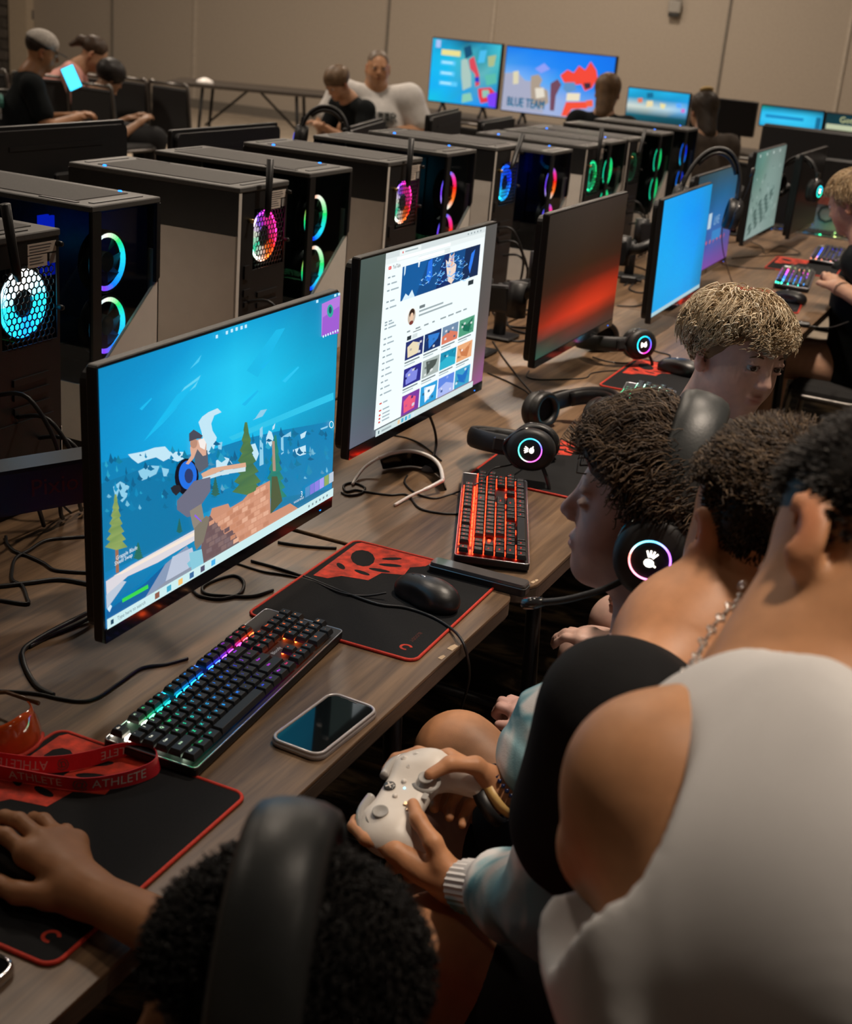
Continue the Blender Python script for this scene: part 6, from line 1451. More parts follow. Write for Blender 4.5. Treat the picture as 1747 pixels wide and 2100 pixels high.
# ================================================================== blond boy looking round
def boy_blond():
    t = thing('person', 'blond wavy-haired boy turning round towards the players', 'person', (-.36, 2.30, 0)); t['group'] = 'players at the tables'
    inv = T(.36, -2.30, 0)
    HC = at(1510, 730, 2.30); hf = head_frame(HC, (.80, -.60, -.12), -.10); s = .83
    NB = np.array(hf @ Vector((-.045, 0, -.16))); SL = NB + np.array((.06, .12, -.05)); SRt = NB + np.array((.03, -.11, -.05)); CH = NB + np.array((.03, 0, -.2)); PV = np.array((-.26, 2.30, .52))
    hp = xf(head_prims(neck=0), hf, s) + [('c', tuple(hf @ Vector((-.02, 0, -.05))), tuple(NB), .042, .050, .04)]
    E1 = SL + np.array((.03, .03, -.22)); E2 = SRt + np.array((.03, -.01, -.22)); W1 = E1 + np.array((-.10, .0, -.12)); W2 = E2 + np.array((-.10, .02, -.12))
    LH = {'wrist': (0, 0, 0), 'index': [(.070, .024, .004), (.098, .022, .002), (.112, .02, -.012), (.118, .018, -.024)], 'middle': [(.074, .006, .006), (.104, .005, .003), (.120, .004, -.012), (.126, .003, -.026)], 'ring': [(.070, -.012, .004), (.098, -.012, .001), (.112, -.012, -.012), (.118, -.012, -.024)], 'pinky': [(.062, -.027, 0), (.084, -.028, -.003), (.095, -.028, -.013), (.100, -.028, -.022)], 'thumb': [(.02, .024, -.006), (.042, .040, -.010), (.062, .046, -.014), (.078, .048, -.018)]}
    arms = [hand_prims(mapJ(LH, frame(tuple(w), (-1, 0, 0), (0, -1, 0), (0, 0, 1))), .9) + [('c', tuple(w), tuple(e), .022, .034, .02), ('c', tuple(e), tuple(sh), .036, .045, .02)] for w, e, sh in ((W1, E1, SL), (W2, E2, SRt))]
    legs = [('c', tuple(CH), tuple(PV), .09, .10, .05)] + [('c', tuple(PV), tuple(PV + np.array((-.34, q, 0))), .085, .058, .05) for q in (-.09, .09)] + [('c', tuple(PV + np.array((-.34, q, 0))), tuple(PV + np.array((-.34, q, -.48))), .055, .035, .03) for q in (-.09, .09)]
    b = body(t, [(hp, .0026), ([('c', tuple(NB), tuple(CH), .05, .085, .05)], .008), (arms[0], .005), (arms[1], .005), (legs, .009)], (.74, .48, .40), hf, s); b.matrix_parent_inverse = inv
    eyes(t, hf, s, (.88, -.40, 0))
    for o in t.children:
        if o.name.startswith('eye'): o.matrix_parent_inverse = inv
    for sg in (1, -1):
        MB().tube([tuple(hf @ (Vector((.0925 - .012 * abs(u - .3), sg * (.014 + .034 * u), .026 + .006 * math.sin(u * 3))) * s)) for u in [k / 6 for k in range(7)]], [.0016, .0024, .0026, .0026, .0024, .002, .0012], 6, flat=.6).build('eyebrow', mat('brow_brown', (.16, .09, .05), .6, noise=.3, ns=300), t, True).matrix_parent_inverse = inv
        MB().tube([tuple(hf @ (Vector((.0950 - .010 * abs(u - .45), sg * (.019 + .025 * u), .0085 + .0065 * math.sin(u * PI))) * s)) for u in [k / 7 for k in range(8)]], .0012, 6).build('eyelid', mat('lid_brown', (.20, .11, .085), .5, noise=.05), t, True).matrix_parent_inverse = inv
    cloth(t, 'shirt', [('c', tuple(NB + np.array((0, 0, -.05))), tuple(CH), .08, .118, .05), ('c', tuple(CH), tuple(PV), .118, .13, .05), ('c', tuple(NB + np.array((0, 0, -.05))), tuple(SL), .05, .062, .04), ('c', tuple(NB + np.array((0, 0, -.05))), tuple(SRt), .05, .062, .04), ('c', tuple(SL), tuple(SL * .4 + E1 * .6), .062, .062, .03), ('c', tuple(SRt), tuple(SRt * .4 + E2 * .6), .062, .062, .03)], .008, mat('dark_brown_shirt', (.018, .014, .012), .85, noise=.15, ns=20), wrinkle(.003, 30, 22)).matrix_parent_inverse = inv
    cap = [('e', (-.016, 0, .034), (.102, .085, .080), None, .02), ('e', (.045, 0, .060), (.050, .064, .030), None, .03), ('cut', (0, 0, -.06), (.9, 0, -1), 0), ('cut', (.06, 0, .045), (.9, 0, -1), 0)]
    hair_cap(t, hf, s, (.22, .15, .085), cap, .005, .006, 50).matrix_parent_inverse = inv
    def reg(D): return np.where((D[:, 2] > -.50 - .35 * np.clip(-D[:, 0], 0, 1)) & ~((D[:, 0] > .45) & (D[:, 2] < .16)) & ~((D[:, 0] > .1) & (D[:, 2] < .0)), 1.0, 0.0) * np.where(D[:, 2] < 0, .7, np.where(D[:, 0] > .5, .50, 1.05))
    for k, (nn, rr, cs) in enumerate(((4200, .0011, ((.62, .49, .33), (.46, .33, .19), (.76, .64, .46))), (1500, .0015, ((.86, .76, .60), (.76, .63, .44), (.30, .20, .11))))):
        hair_strands('hair_strands', t, hf, s, nn, reg, .110, m=13, lift=.20, grav=.16, wave=.26, wf=20, r=rr, cols=cs, seed=31 + k, rad=(.102, .085, .084), ctr=(-.013, 0, .030), off=.003, crown=(-.45, .05, .88), curl=.42, thick=.030, clump=12).matrix_parent_inverse = inv
    chair('black stacking chair under the blond boy', -.33, 2.36, PI)
boy_blond()

# ================================================================== standing boy in the white tank top
M_TANK = mat('white_jersey', (.62, .605, .60), .8, noise=.04, ns=15, bump=.06, bs=900, spec=.2)
def boy_tank():
    t = thing('person', 'boy in a white tank top and silver chain leaning over the players', 'person', (.02, .78, 0))
    inv = T(-.02, -.78, 0)
    ear = at(1640, 1068, 1.0); s = 1.0; r3, d3, f3 = (Vector(CR[i]) for i in range(3))
    d = (.82 * f3 - .42 * r3 + .36 * d3).normalized(); uu = .38 * r3 - .88 * d3 + .1 * f3; uu = (uu - d * uu.dot(d)).normalized(); ll = uu.cross(d)
    HC = Vector(ear) - (d * -.010 + ll * .083); hf = frame(HC, tuple(d), tuple(ll), tuple(uu))
    NB = np.array(at(1715, 1465, 1.05)); SL = np.array(at(1342, 1608, .965)); SRt = np.array(at(2010, 1640, 1.10)); CH = np.array(at(1640, 1860, .99)); PV = np.array(at(1640, 2500, 1.12))
    EL = np.array(at(1262, 1735, 1.03)); WL = EL + np.array((.04, .20, -.04))
    hp = xf(head_prims(neck=0), hf, s) + [('c', tuple(hf @ Vector((-.025, 0, -.05))), tuple(NB), .047, .052, .04), ('c', tuple(NB), tuple(SL), .055, .050, .06), ('c', tuple(NB), tuple(SRt), .055, .052, .06), ('c', tuple(NB), tuple(CH), .085, .12, .06), ('c', tuple(CH), tuple(PV), .12, .13, .06),
                                          ('e', tuple(SL), (.053, .052, .053), None, .04), ('c', tuple(SL), tuple(EL), .052, .044, .03)]
    LH = {'wrist': (0, 0, 0), 'index': [(.075, .026, .004), (.105, .024, .0), (.118, .022, -.018), (.112, .020, -.034)], 'middle': [(.080, .006, .006), (.112, .005, .0), (.124, .004, -.018), (.116, .003, -.036)], 'ring': [(.075, -.013, .004), (.104, -.013, .0), (.116, -.012, -.018), (.108, -.012, -.034)], 'pinky': [(.066, -.029, 0), (.09, -.030, -.004), (.10, -.030, -.018), (.094, -.029, -.03)], 'thumb': [(.022, .026, -.006), (.046, .042, -.010), (.066, .046, -.014), (.084, .046, -.018)]}
    fw = Vector(WL - EL).normalized(); sd = Vector((0, 0, 1)).cross(fw).normalized()
    arm = hand_prims(mapJ(LH, frame(tuple(WL), tuple(fw), tuple(-sd), tuple(Vector((0, 0, 1))))), 1.0) + [('c', tuple(EL), tuple(WL), .042, .024, .02)]
    low = PV; legs = [('c', tuple(PV), (PV[0] + .02, PV[1] - .08, .5), .11, .075, .05), ('c', tuple(PV), (PV[0] + .02, PV[1] + .09, .5), .11, .075, .05), ('c', (PV[0] + .02, PV[1] - .08, .5), (PV[0] + .05, PV[1] - .08, .05), .07, .04, .05), ('c', (PV[0] + .02, PV[1] + .09, .5), (PV[0] + .05, PV[1] + .09, .05), .07, .04, .05)]
    b = body(t, [(hp, .005), (arm, .005), (legs, .012)], (.52, .255, .125), hf, s); b.matrix_parent_inverse = inv
    # tank: torso shell, open at the arm and the neck
    ax = Vector(SRt - SL).normalized()
    edge = np.array(at(1350, 1440, .96)); e2 = np.array(at(1262, 1820, .93))
    tank = [('c', tuple(NB + np.array((.0, .0, -.10))), tuple(CH), .105, .155, .06), ('c', tuple(CH), tuple(PV), .155, .165, .06), ('c', tuple(NB + np.array((0, 0, -.035))), tuple(SL * .72 + NB * .28 + np.array((0, 0, -.008))), .060, .058, .05), ('c', tuple(NB + np.array((0, 0, -.035))), tuple(SRt * .72 + NB * .28), .060, .058, .05), ('c', tuple(SL * .55 + NB * .45 + np.array((0, 0, -.08))), tuple(CH), .085, .13, .06),
            ('-e', tuple(at(1740, 1425, 1.0)), (.062, .08, .062), None, .02), ('-e', tuple(at(1150, 1640, .92)), (.066, .085, .135), None, .015)]
    def folds(X):
        u = (X - CH) @ np.array(ax) ; v = X[:, 2]
        return .014 * np.sin(u * 46 + 16 * v + 2.2 * np.sin(v * 13)) * np.clip(1.2 - np.abs(v - 1.0) * 1.5, .3, 1) + .004 * snoise(X, 34, 8, 5) + .004 * np.abs(snoise(X, 22, 15, 4))
    cloth(t, 'tank_top', tank, .0065, M_TANK, folds).matrix_parent_inverse = inv
    cloth(t, 'shorts', [('c', tuple(PV), (PV[0] + .02, PV[1] - .08, .52), .15, .11, .05), ('c', tuple(PV), (PV[0] + .02, PV[1] + .09, .52), .15, .11, .05)], .012, M_SHORTS).matrix_parent_inverse = inv
    # silver chain round the neck
    nd = (Vector(NB) - hf @ Vector((-.025, 0, -.05))).normalized(); xx = nd.orthogonal().normalized(); yy = nd.cross(xx); c0 = Vector(NB) + nd * -.006
    tl = Vector((0, 0, 1)); 
    F = frame(c0, tuple(xx), tuple(yy), tuple(nd))
    lk = mesh_of('link', *(lambda m: (m.v, m.f))(ring(MB(), Matrix.Identity(4), .0036, .0011, [(0, WH), (1, WH)], n=10, m=5)), smooth=True); lk.materials.append(mat('silver', (.62, .6, .57), .28, metal=1.0, noise=.08))
    for k in range(84):
        a = 2 * PI * k / 84; dr = Vector((math.cos(a), math.sin(a), -.25 * math.cos(a - 2.2))); rr = .045
        for _ in range(60):
            q = np.array(F @ (dr * rr))[None]; D_ = .2
            for p in hp:
                if p[0] in ('c', 'e'): D_ = smin(np.array([D_]).ravel(), prim_d(p, q), p[-1])
            if D_[0] > .004: break
            rr += .002
        if rr > .125: continue
        o = link('chain_link', lk, None, t); o.matrix_parent_inverse = inv; o.matrix_basis = F @ T(*(dr * rr)) @ Rz(a + PI / 2) @ Rx(PI / 2 if k % 2 else .2)
    # pink mouth guard strap
    pk = Vector(at(1443, 1410, .985))
    MB().tube([tuple(pk + Vector((.004, .01, .016))), tuple(pk), tuple(pk + Vector((.006, -.012, -.022)))], [.006, .011, .008], 8, flat=.5).build('pink_tag', mat('pink_plastic', (.62, .05, .12), .4, noise=.1), t, True).matrix_parent_inverse = inv
    cap = [('e', (-.018, 0, .050), (.100, .081, .084), None, .02), ('cut', (0, 0, -.02), (.40, 0, -1), 0), ('cut', (.06, 0, .04), (1, 0, -.1), 0)]
    hair_cap(t, hf, s, (.016, .013, .011), cap, .006, .0016, 90).matrix_parent_inverse = inv
    def reg(D): return np.where((D[:, 2] > .2), 1.0, np.where((D[:, 2] > -.62) & (D[:, 0] < .12), .3, 0)) * np.where((D[:, 0] > .66) & (D[:, 2] < .3), 0, 1)
    hair_strands('hair_strands', t, hf, s, 3800, reg, .024, m=5, lift=.6, grav=.1, wave=.3, wf=60, r=.0011, cols=((.014, .011, .010), (.024, .018, .014)), seed=41).matrix_parent_inverse = inv
boy_tank()

# ================================================================== curly-haired player with the wide headband
def boy_afro():
    t = thing('person', 'player with black curly hair under a wide grey headset band, hand on a mouse', 'person', (-.33, .66, 0)); t['group'] = 'players at the tables'
    inv = T(.33, -.66, 0)
    HC = np.array(at(560, 2090, 1.0)); d = Vector((-.93, -.34, -.10)); s = .89; hf = head_frame(HC, d, .0)
    NB = np.array(hf @ Vector((-.045, 0, -.16))); SL = NB + np.array((.02, -.15, -.05)); SRt = NB + np.array((.0, .13, -.06)); CH = NB + np.array((.04, 0, -.2)); PV = np.array((-.24, .66, .52))
    MM = T(-.845, .932, DZ + .0035) @ Rz(-.15)
    MJ = {'wrist': (.108, -.008, .028), 'index': [(.036, -.019, .046), (.004, -.020, .054), (-.020, -.018, .047), (-.036, -.016, .036)], 'middle': [(.033, .002, .051), (-.002, .003, .058), (-.028, .005, .050), (-.046, .006, .038)], 'ring': [(.038, .022, .046), (.008, .027, .050), (-.014, .032, .040), (-.026, .034, .026)], 'pinky': [(.048, .036, .036), (.024, .044, .036), (.006, .047, .026), (-.004, .047, .014)],
          'thumb': [(.082, -.030, .022), (.054, -.047, .022), (.028, -.049, .020), (.008, -.043, .017)]}
    J = mapJ(MJ, MM); W = np.array(J['wrist']); EL = np.array((-.47, .86, .80))
    hp = xf(head_prims(neck=0), hf, s) + [('c', tuple(hf @ Vector((-.02, 0, -.05))), tuple(NB), .048, .055, .04), ('c', tuple(NB), tuple(CH), .065, .1, .05)]
    arm = hand_prims(J, 1.0) + [('c', tuple(W), tuple(EL), .024, .036, .02), ('c', tuple(EL), tuple(SRt), .038, .05, .03)]
    E2 = SL + np.array((-.1, -.03, -.2)); LH2 = {'wrist': (0, 0, 0), 'index': [(.075, .026, .004), (.105, .024, .0), (.118, .022, -.012), (.124, .020, -.022)], 'middle': [(.080, .006, .006), (.112, .005, .0), (.126, .004, -.012), (.132, .003, -.024)], 'ring': [(.075, -.013, .004), (.104, -.013, .0), (.118, -.012, -.012), (.124, -.012, -.022)], 'pinky': [(.066, -.029, 0), (.09, -.030, -.004), (.10, -.030, -.012), (.106, -.029, -.02)], 'thumb': [(.022, -.0, -.006), (.046, .042, -.010), (.066, .046, -.014), (.084, .046, -.018)]}
    W2 = np.array((-.62, .50, .79)); arm2 = hand_prims(mapJ(LH2, frame(tuple(W2), (-1, 0, 0), (0, 1, 0), (0, 0, -1)) @ Rx(PI)), 1.0) + [('c', tuple(W2), tuple(E2), .024, .036, .02), ('c', tuple(E2), tuple(SL), .038, .05, .03)]
    legs = [('c', tuple(CH), tuple(PV), .1, .11, .05)] + [('c', tuple(PV), tuple(PV + np.array((-.38, q, 0))), .09, .06, .05) for q in (-.09, .09)] + [('c', tuple(PV + np.array((-.38, q, 0))), tuple(PV + np.array((-.38, q, -.48))), .058, .036, .03) for q in (-.09, .09)]
    b = body(t, [(hp, .005), (arm, .003), (arm2, .006), (legs, .01)], (.34, .155, .070), hf, s); b.matrix_parent_inverse = inv
    cloth(t, 'shirt', [('c', tuple(NB + np.array((0, 0, -.05))), tuple(CH), .085, .13, .05), ('c', tuple(CH), tuple(PV), .13, .15, .05), ('c', tuple(NB + np.array((0, 0, -.05))), tuple(SL), .055, .068, .04), ('c', tuple(NB + np.array((0, 0, -.05))), tuple(SRt), .055, .068, .04), ('c', tuple(SL), tuple(SL * .4 + E2 * .6), .066, .066, .03), ('c', tuple(SRt), tuple(SRt * .45 + EL * .55), .066, .066, .03)], .009, mat('red_shirt', (.55, .02, .02), .85, noise=.1, ns=20), wrinkle(.003, 28, 32)).matrix_parent_inverse = inv
    cloth(t, 'shorts', [('c', tuple(PV), tuple(PV + np.array((-.26, q, 0))), .14, .09, .05) for q in (-.08, .08)], .01, M_SHORTS).matrix_parent_inverse = inv
    cap = [('e', (-.014, 0, .045), (.104, .090, .094), None, .02), ('cut', (0, 0, -.055), (.3, 0, -1), 0), ('cut', (.075, 0, .01), (1, 0, -.5), 0)]
    hair_cap(t, hf, s, (.007, .006, .005), cap, .005, .004, 95).matrix_parent_inverse = inv
    def reg(D): return np.where((D[:, 2] > -.5) & ~((D[:, 0] > .5) & (D[:, 2] < .1)), 1.0, 0)
    hair_strands('hair_strands', t, hf, s, 5200, reg, .030, m=7, lift=.6, grav=0, wave=.35, wf=90, r=.0012, cols=((.006, .005, .0045), (.010, .008, .007)), seed=51, rad=(.104, .090, .094), ctr=(-.014, 0, .045), curl=1.2, off=.002, thick=.014).matrix_parent_inverse = inv
    R3 = hf.to_3x3()
    headset('headset with a wide grey band on the black curly hair', frame(tuple(hf @ (Vector((.0, 0, -.004)) * s)), tuple(R3 @ Vector((0, 1, 0))), tuple(R3 @ Vector((-1, 0, 0))), tuple(R3 @ Vector((0, 0, 1)))) @ Rx(-.12), lit=None, band=M_BAND, wband=.031, top=.156, w=.095, mic=False)
    chair('black stacking chair under the player with the wide headband', -.20, .66, PI)
boy_afro()

# ================================================================== the far side of the hall
table('third row table under the monitors turned away from the players', -3.09, -2.29, 1.958, 4.40)
table('third row table reaching towards the big screens', -3.09, -2.28, 4.44, 6.90, DZ=.694)
def monitor_back(label, x, y, ztop, yaw=0.0):
    t = monitor(label, x, y, ztop - MH, PI + yaw, 0, None)
    MB().box((0, .0335, MH - .055), (MW * .62, .003, .012)).build('vent_slot', M_CASEB, t)
    zb = ztop - MH - DZ
    MB().box((0, .06, -zb / 2 + .09), (.05, .03, zb + .2), b=.005).build('stand_neck', M_BEZEL, t)
    MB().prism(rrect(.24, .18, .03, 5), -zb - .001, -zb + .012, T(0, .05, 0), b=.003).build('stand_foot', M_BEZEL, t)
    return t
monitor_back('monitor seen from behind beyond the blue-fan tower', -2.50, 2.95, 1.255)
monitor_back('monitor seen from behind beyond the green ringed tower', -2.50, 3.80, 1.215)
monitor_back('monitor seen from behind in front of the seated man', -2.60, 4.95, 1.17, .25)
g = gx(905, 228, -2.7); monitor_back('monitor seen from behind below the left big screen', -2.7, g[1], g[2], .2)
g = gx(1000, 240, -2.9); monitor_back('monitor seen from behind below the gap between the big screens', -2.9, g[1] + .1, g[2] - .01, .1)
p_ = at(662, 292, 5.35)
headset('headset with a blue light on the far side of the towers', axes(p_, (-.9, -.4, .1), (-.1, .1, 1)), lit=S_DB, lit2=S_DB, mic=False, wband=.02)

# long table along the back wall, with a box on it
def wall_table(label, a, b, z, depth=.7):
    a, b = Vector(a), Vector(b); c = (a + b) / 2; L = (b - a).length; an = math.atan2(b.y - a.y, b.x - a.x)
    t = thing('folding_table', label, 'table', (c.x, c.y, 0), an)
    MB().prism(rrect(L, depth, .03, 4), z - .035, z, T(0, depth / 2, 0), b=.004).build('tabletop', mat('table_dark_top', (.05, .04, .032), .5, noise=.2), t)
    for s in (-1, 1):
        for k in (.06, depth - .06):
            MB().tube([(s * (L / 2 - .35), k, z - .04), (s * (L / 2 - .30), k, .0)], .016, 8).build('leg', M_BLACKMETAL, t, True)
        MB().tube([(s * (L / 2 - .34), .06, .12), (s * (L / 2 - .34), depth - .06, .12)], .012, 8).build('crossbar', M_BLACKMETAL, t, True)
        MB().tube([(s * (L / 2 - .33), depth / 2, z * .4), (s * (L / 2 - .75), depth / 2, z - .05)], .012, 8).build('brace', M_BLACKMETAL, t, True)
    return t
w0 = gz(340, 166, .70); w1 = gz(680, 197, .70)
wall_table('long dark table standing along the back wall', w0, w1, .70)
w_ = gz(408, 172, .70)
t = thing('paper_bundle', 'small white bundle lying on the long wall table', 'bundle', (w_[0], w_[1] + .1, .70)); MB().lathe([(.09, 0), (.08, .03), (.03, .055), (0, .06)], 12).build('paper', M_WHITEP, t, True)

# big screens on a long stand table
struct_t = wall_table('long table carrying the big screens', (-5.6, 10.85, 0), (-.9, 10.85, 0), .74, .6)
def tv(label, tl, tr, bl, y, canvas=None, lit=None, yb=None):
    A, B, Cn = gy(*tl, y), gy(*tr, y if yb is None else yb), gy(*bl, y)
    w = math.hypot(B[0] - A[0], B[1] - A[1]); h = A[2] - Cn[2]; an = math.atan2(B[1] - A[1], B[0] - A[0])
    t = thing('television', label, 'television', ((A[0] + B[0]) / 2, (A[1] + B[1]) / 2, Cn[2]), an)
    MB().box((0, .03, h / 2), (w + .02, .05, h + .02), b=.006).build('cabinet', M_BEZEL, t)
    zt = Cn[2] - .74
    for s in (-1, 1): MB().tube([(s * w * .3, .03, .0), (s * w * .3, -.05, -zt + .005)], .012, 8).tube([(s * w * .3, .03, .0), (s * w * .3, .12, -zt + .005)], .012, 8).build('stand_leg', M_BEZEL, t, True)
    M_ = frame((0, .0035, h / 2), (1, 0, 0), (0, 0, 1), (0, -1, 0))
    if canvas: c = canvas(w, h); c.build(t, lit or M_SCREEN, M_)
    else: MB().prism(rrect(w, h, .002, 1), 0, .0006, M_).build('screen_panel', mat('tv_off', (.008, .008, .009), .25, noise=.05), t)
    return t
def pic1(w, h):
    c = Canvas(w, h); c.grid([g_('2cb4dc', '1488b8', '0c5c80', '1a90b8', '3cc0d8'), g_('0cb0e8', '14b8e0', '48b0b8', '2c90a0', '48b8c0'), g_('08b4f0', '10b8ec', '40a8c0', '60b0b8', '30a8b8'), g_('08acf0', '0cb0f0', '20a0d8', '4898c8', '2088d0'), g_('0cc0e0', '10b0e0', '14a0e8', '1890f0', '1448f0')])
    c.rect(.14, .16, .42, .25, H('e8dc90')); c.rect(.05, .02, .12, .14, H('a8c0f0'))
    for v in (.33, .5, .66): c.rect(.14, v, .36 + .05 * (v > .6), v + .07, H('58c8f8')); c.rect(.16, v + .02, .32, v + .045, H('b8ecff'))
    for p, col in (([(.55, .28), (.62, .22), (.66, .34), (.72, .5), (.74, .66), (.68, .7), (.66, .5), (.58, .42)], 'd84858'), ([(.72, .72), (.9, .68), (.98, .76), (.92, .9), (.78, .95), (.74, .84)], 'e03848'), ([(.44, .3), (.52, .26), (.6, .5), (.62, .7), (.5, .78), (.46, .55)], 'a8c4bc'), ([(.78, .74), (.88, .72), (.9, .82), (.8, .86)], '90c0b0'),
                   ([(.5, .84), (.62, .8), (.66, .92), (.5, .98)], '88c8b0'), ([(.86, .8), (1, .74), (1, .98), (.9, .98)], '7a40f0'), ([(.7, .12), (.8, .1), (.78, .3), (.68, .32)], '48b8e8'), ([(.82, .2), (.94, .16), (.92, .34), (.84, .36)], 'a8b888'), ([(.46, .1), (.56, .05), (.6, .2), (.5, .28)], '0a4c70'), ([(.66, .55), (.72, .53), (.73, .62), (.67, .62)], '1838c0'), ([(.8, .5), (.96, .45), (.98, .6), (.84, .66)], '58b8a8')): c.poly(p, H(col), True)
    return c
def pic2(w, h):
    c = Canvas(w, h); c.grid([g_('0c78e8', '0c80f0', '0c7cf0', '0c78f0', '0c70e8'), g_('3c94e8', '2c8cf0', '1c84f0', '0c7cf0', '0c74e8'), g_('88b8f0', '70acf0', '40a0f0', '1c88f0', '0c78e8'), g_('a8b8d8', 'a0b0d8', '98b0e0', '70a4e8', '3c88e0'), g_('b0b4cc', 'a8b0d0', 'a0b0d8', 'c0a8b0', 'b8b0c0')])
    for p, col in (([(0, .42), (.12, .38), (.2, .5), (.3, .5), (.36, .6), (.4, .98), (0, .98)], 'a4a8c0'), ([(.08, .38), (.13, .36), (.14, .56), (.09, .58)], 'd8d0b0'), ([(.25, .42), (.32, .38), (.36, .46), (.34, .56), (.42, .62), (.44, .8), (.38, .9), (.28, .84), (.26, .62)], 'a89888'), ([(.30, .6), (.38, .58), (.4, .72), (.32, .76)], 'e0d8c8'), ([(.44, .5), (.5, .42), (.54, .5), (.5, .68), (.5, .92), (.46, .92)], '70485c'),
                   ([(.52, .36), (.58, .26), (.64, .3), (.68, .18), (.74, .24), (.78, .1), (.84, .22), (.86, .34), (.82, .5), (.76, .56), (.72, .46), (.62, .5), (.56, .46)], 'f04838'), ([(.57, .46), (.66, .44), (.68, .56), (.6, .62), (.56, .56)], '6090c0'), ([(.6, .62), (.72, .6), (.72, .72), (.6, .74)], 'e8dcc0'), ([(.6, .76), (.7, .74), (.78, .72), (.8, .82), (.72, .84), (.66, .86), (.62, .98), (.57, .98)], 'f05038'), ([(.74, .44), (.80, .42), (.81, .5), (.76, .53)], '402838'), ([(.78, .7), (.84, .68), (.85, .78), (.79, .8)], 'f06040'), ([(.28, .3), (.36, .2), (.42, .28), (.34, .36)], '8c9cf0')): c.poly(p, H(col), True)
    [c.text('BLUE TEAM', .225 + .003 * q, .855 + .004 * q, h * .20, H('0c9cc0' if q else '144c74'), .66) for q in (2, 1, 0)]; c.text('BLUE TEAM', .228, .855, h * .20, H('144c74'), .66)
    return c
def pic3(w, h):
    c = Canvas(w, h); c.grid([g_('20b8f0', '18a0d0', '20b4e8', '18a4d8'), g_('1898c8', '1c90b8', '1890c8', '1c98e0'), g_('d0d8d0', 'c8d4cc', 'b8d4e0', '70b8f0'), g_('0c6478', '0a5868', '0a5060', '0a4c5c'), g_('0a3c48', '0a3844', '0a3440', '0a303c')])
    for p, col in (([(.16, .28), (.24, .25), (.25, .38), (.18, .4)], 'e07858'), ([(.32, .32), (.42, .30), (.43, .46), (.32, .5)], 'e8d8a8'), ([(.54, .34), (.64, .36), (.62, .5), (.56, .48)], 'e8dca0'), ([(.3, .1), (.4, .06), (.42, .2), (.32, .24)], '0c6890'), ([(.9, .44), (.96, .43), (.96, .54), (.9, .54)], 'd070c8'), ([(.8, .3), (.88, .28), (.9, .4), (.82, .42)], '58a8ff')): c.poly(p, H(col), True)
    return c
def pic5(w, h):
    c = Canvas(w, h); c.grid([g_('0c8060', '0c6078', '0c5870', '0a4c60'), g_('28b8e8', '30c0f0', '34c4f0', '28a8d8'), g_('34c0f0', '38c8f8', '34c4f0', '2cb0e0'), g_('24a8d8', '28b0e0', '28b0e0', '2098c8')]); c.rect(.08, .42, .70, .58, H('1888c0')); c.rect(.9, .3, .98, .9, H('106890')); return c
def pic6(w, h):
    c = Canvas(w, h); c.grid([g_('0c3038', '0c3440'), g_('0c3840', '0c3844')]); c.text('Got it!', .45, .34, h * .55, H('c8c890')); c.rect(.02, .66, 1, 1, H('b8c0a0')); return c
tv('big screen showing a cyan game menu with a bright figure', (888, 78), (1028, 95), (875, 205), 11.0, pic1)
tv('big screen showing a blue sky game lobby with BLUE TEAM lettering', (1040, 95), (1263, 117), (1030, 225), 11.0, pic2)
tv('smaller screen showing a snowy game strip above a dark band', (1290, 180), (1414, 195), (1284, 250), 10.9, pic3)
tv('dark switched-off screen behind the long-haired onlooker', (1422, 198), (1551, 214), (1410, 264), 10.9)
tv('screen showing a cyan panel with a dark bar', (1563, 216), (1690, 226), (1560, 256), 10.9, pic5)
tv('screen with a dark message and Got it lettering', (1696, 232), (1810, 243), (1694, 264), 10.9, pic6)

# table across the end of the row, with a dark screen, banner and keyboard
te = wall_table('table across the end of the row under the banner', (-1.62, 6.99, 0), (.4, 6.99, 0), .70, .75)
A_ = gy(1556, 252, 7.35)
t = thing('television', 'large dark screen turned away at the end of the row', 'television', (A_[0] + .55, 7.38, .70))
MB().box((0, 0, A_[2] - .70 - .27), (1.06, .06, .54), b=.012).build('cabinet', M_BEZEL, t); MB().box((0, -.04, A_[2] - .98), (.5, .04, .3), b=.012).build('back_cover', M_CASEB, t)
MB().prism(rrect(.5, .24, .04, 5), 0, .014, b=.003).build('stand_foot', M_BEZEL, t); MB().box((0, 0, .05), (.08, .03, .1)).build('stand_neck', M_BEZEL, t)
g0 = gy(1655, 398, 7.18); g1 = gy(1742, 455, 7.18)
t = thing('banner', 'pale printed cloth banner with large dark lettering on the end table', 'banner', ((g0[0] + g1[0]) / 2 + .06, 7.18, .70)); hb = g0[2] - .70
MB().prism(rrect(.50, hb, .01, 2), -.004, .004, frame((0, 0, hb / 2), (1, 0, 0), (0, 0, 1), (0, -1, 0))).build('cloth', mat('banner_cloth', (.22, .19, .18), .8, noise=.25, ns=8), t)
MB().box((0, -.006, hb - .02), (.50, .003, .04)).build('red_band', mat('banner_red', (.30, .06, .04), .8, noise=.2), t)
MB().text('BROTHERS', .13, frame((.05, -.006, hb * .52), (1, 0, 0), (0, 0, 1), (0, -1, 0))).build('lettering', mat('banner_black', (.02, .02, .02), .7, noise=.1), t)
for s in (-1, 1): MB().box((s * .2, .0, .004), (.03, .16, .008)).build('foot', M_BEZEL, t)
keyboard('keyboard with a rainbow row of lights in front of the banner', gz(1705, 462, .72)[0], 6.99 + .08, -.02, lambda u, r: ramp([(0, H('2060ff')), (.35, H('20b0ff')), (.55, H('30ff90')), (.8, H('ffd080')), (1, H('ff6030'))], u), z=.70, joined=True, legends=False, led=glow_mat('key_led_row', 12.0), missing=tuple(range(16)))

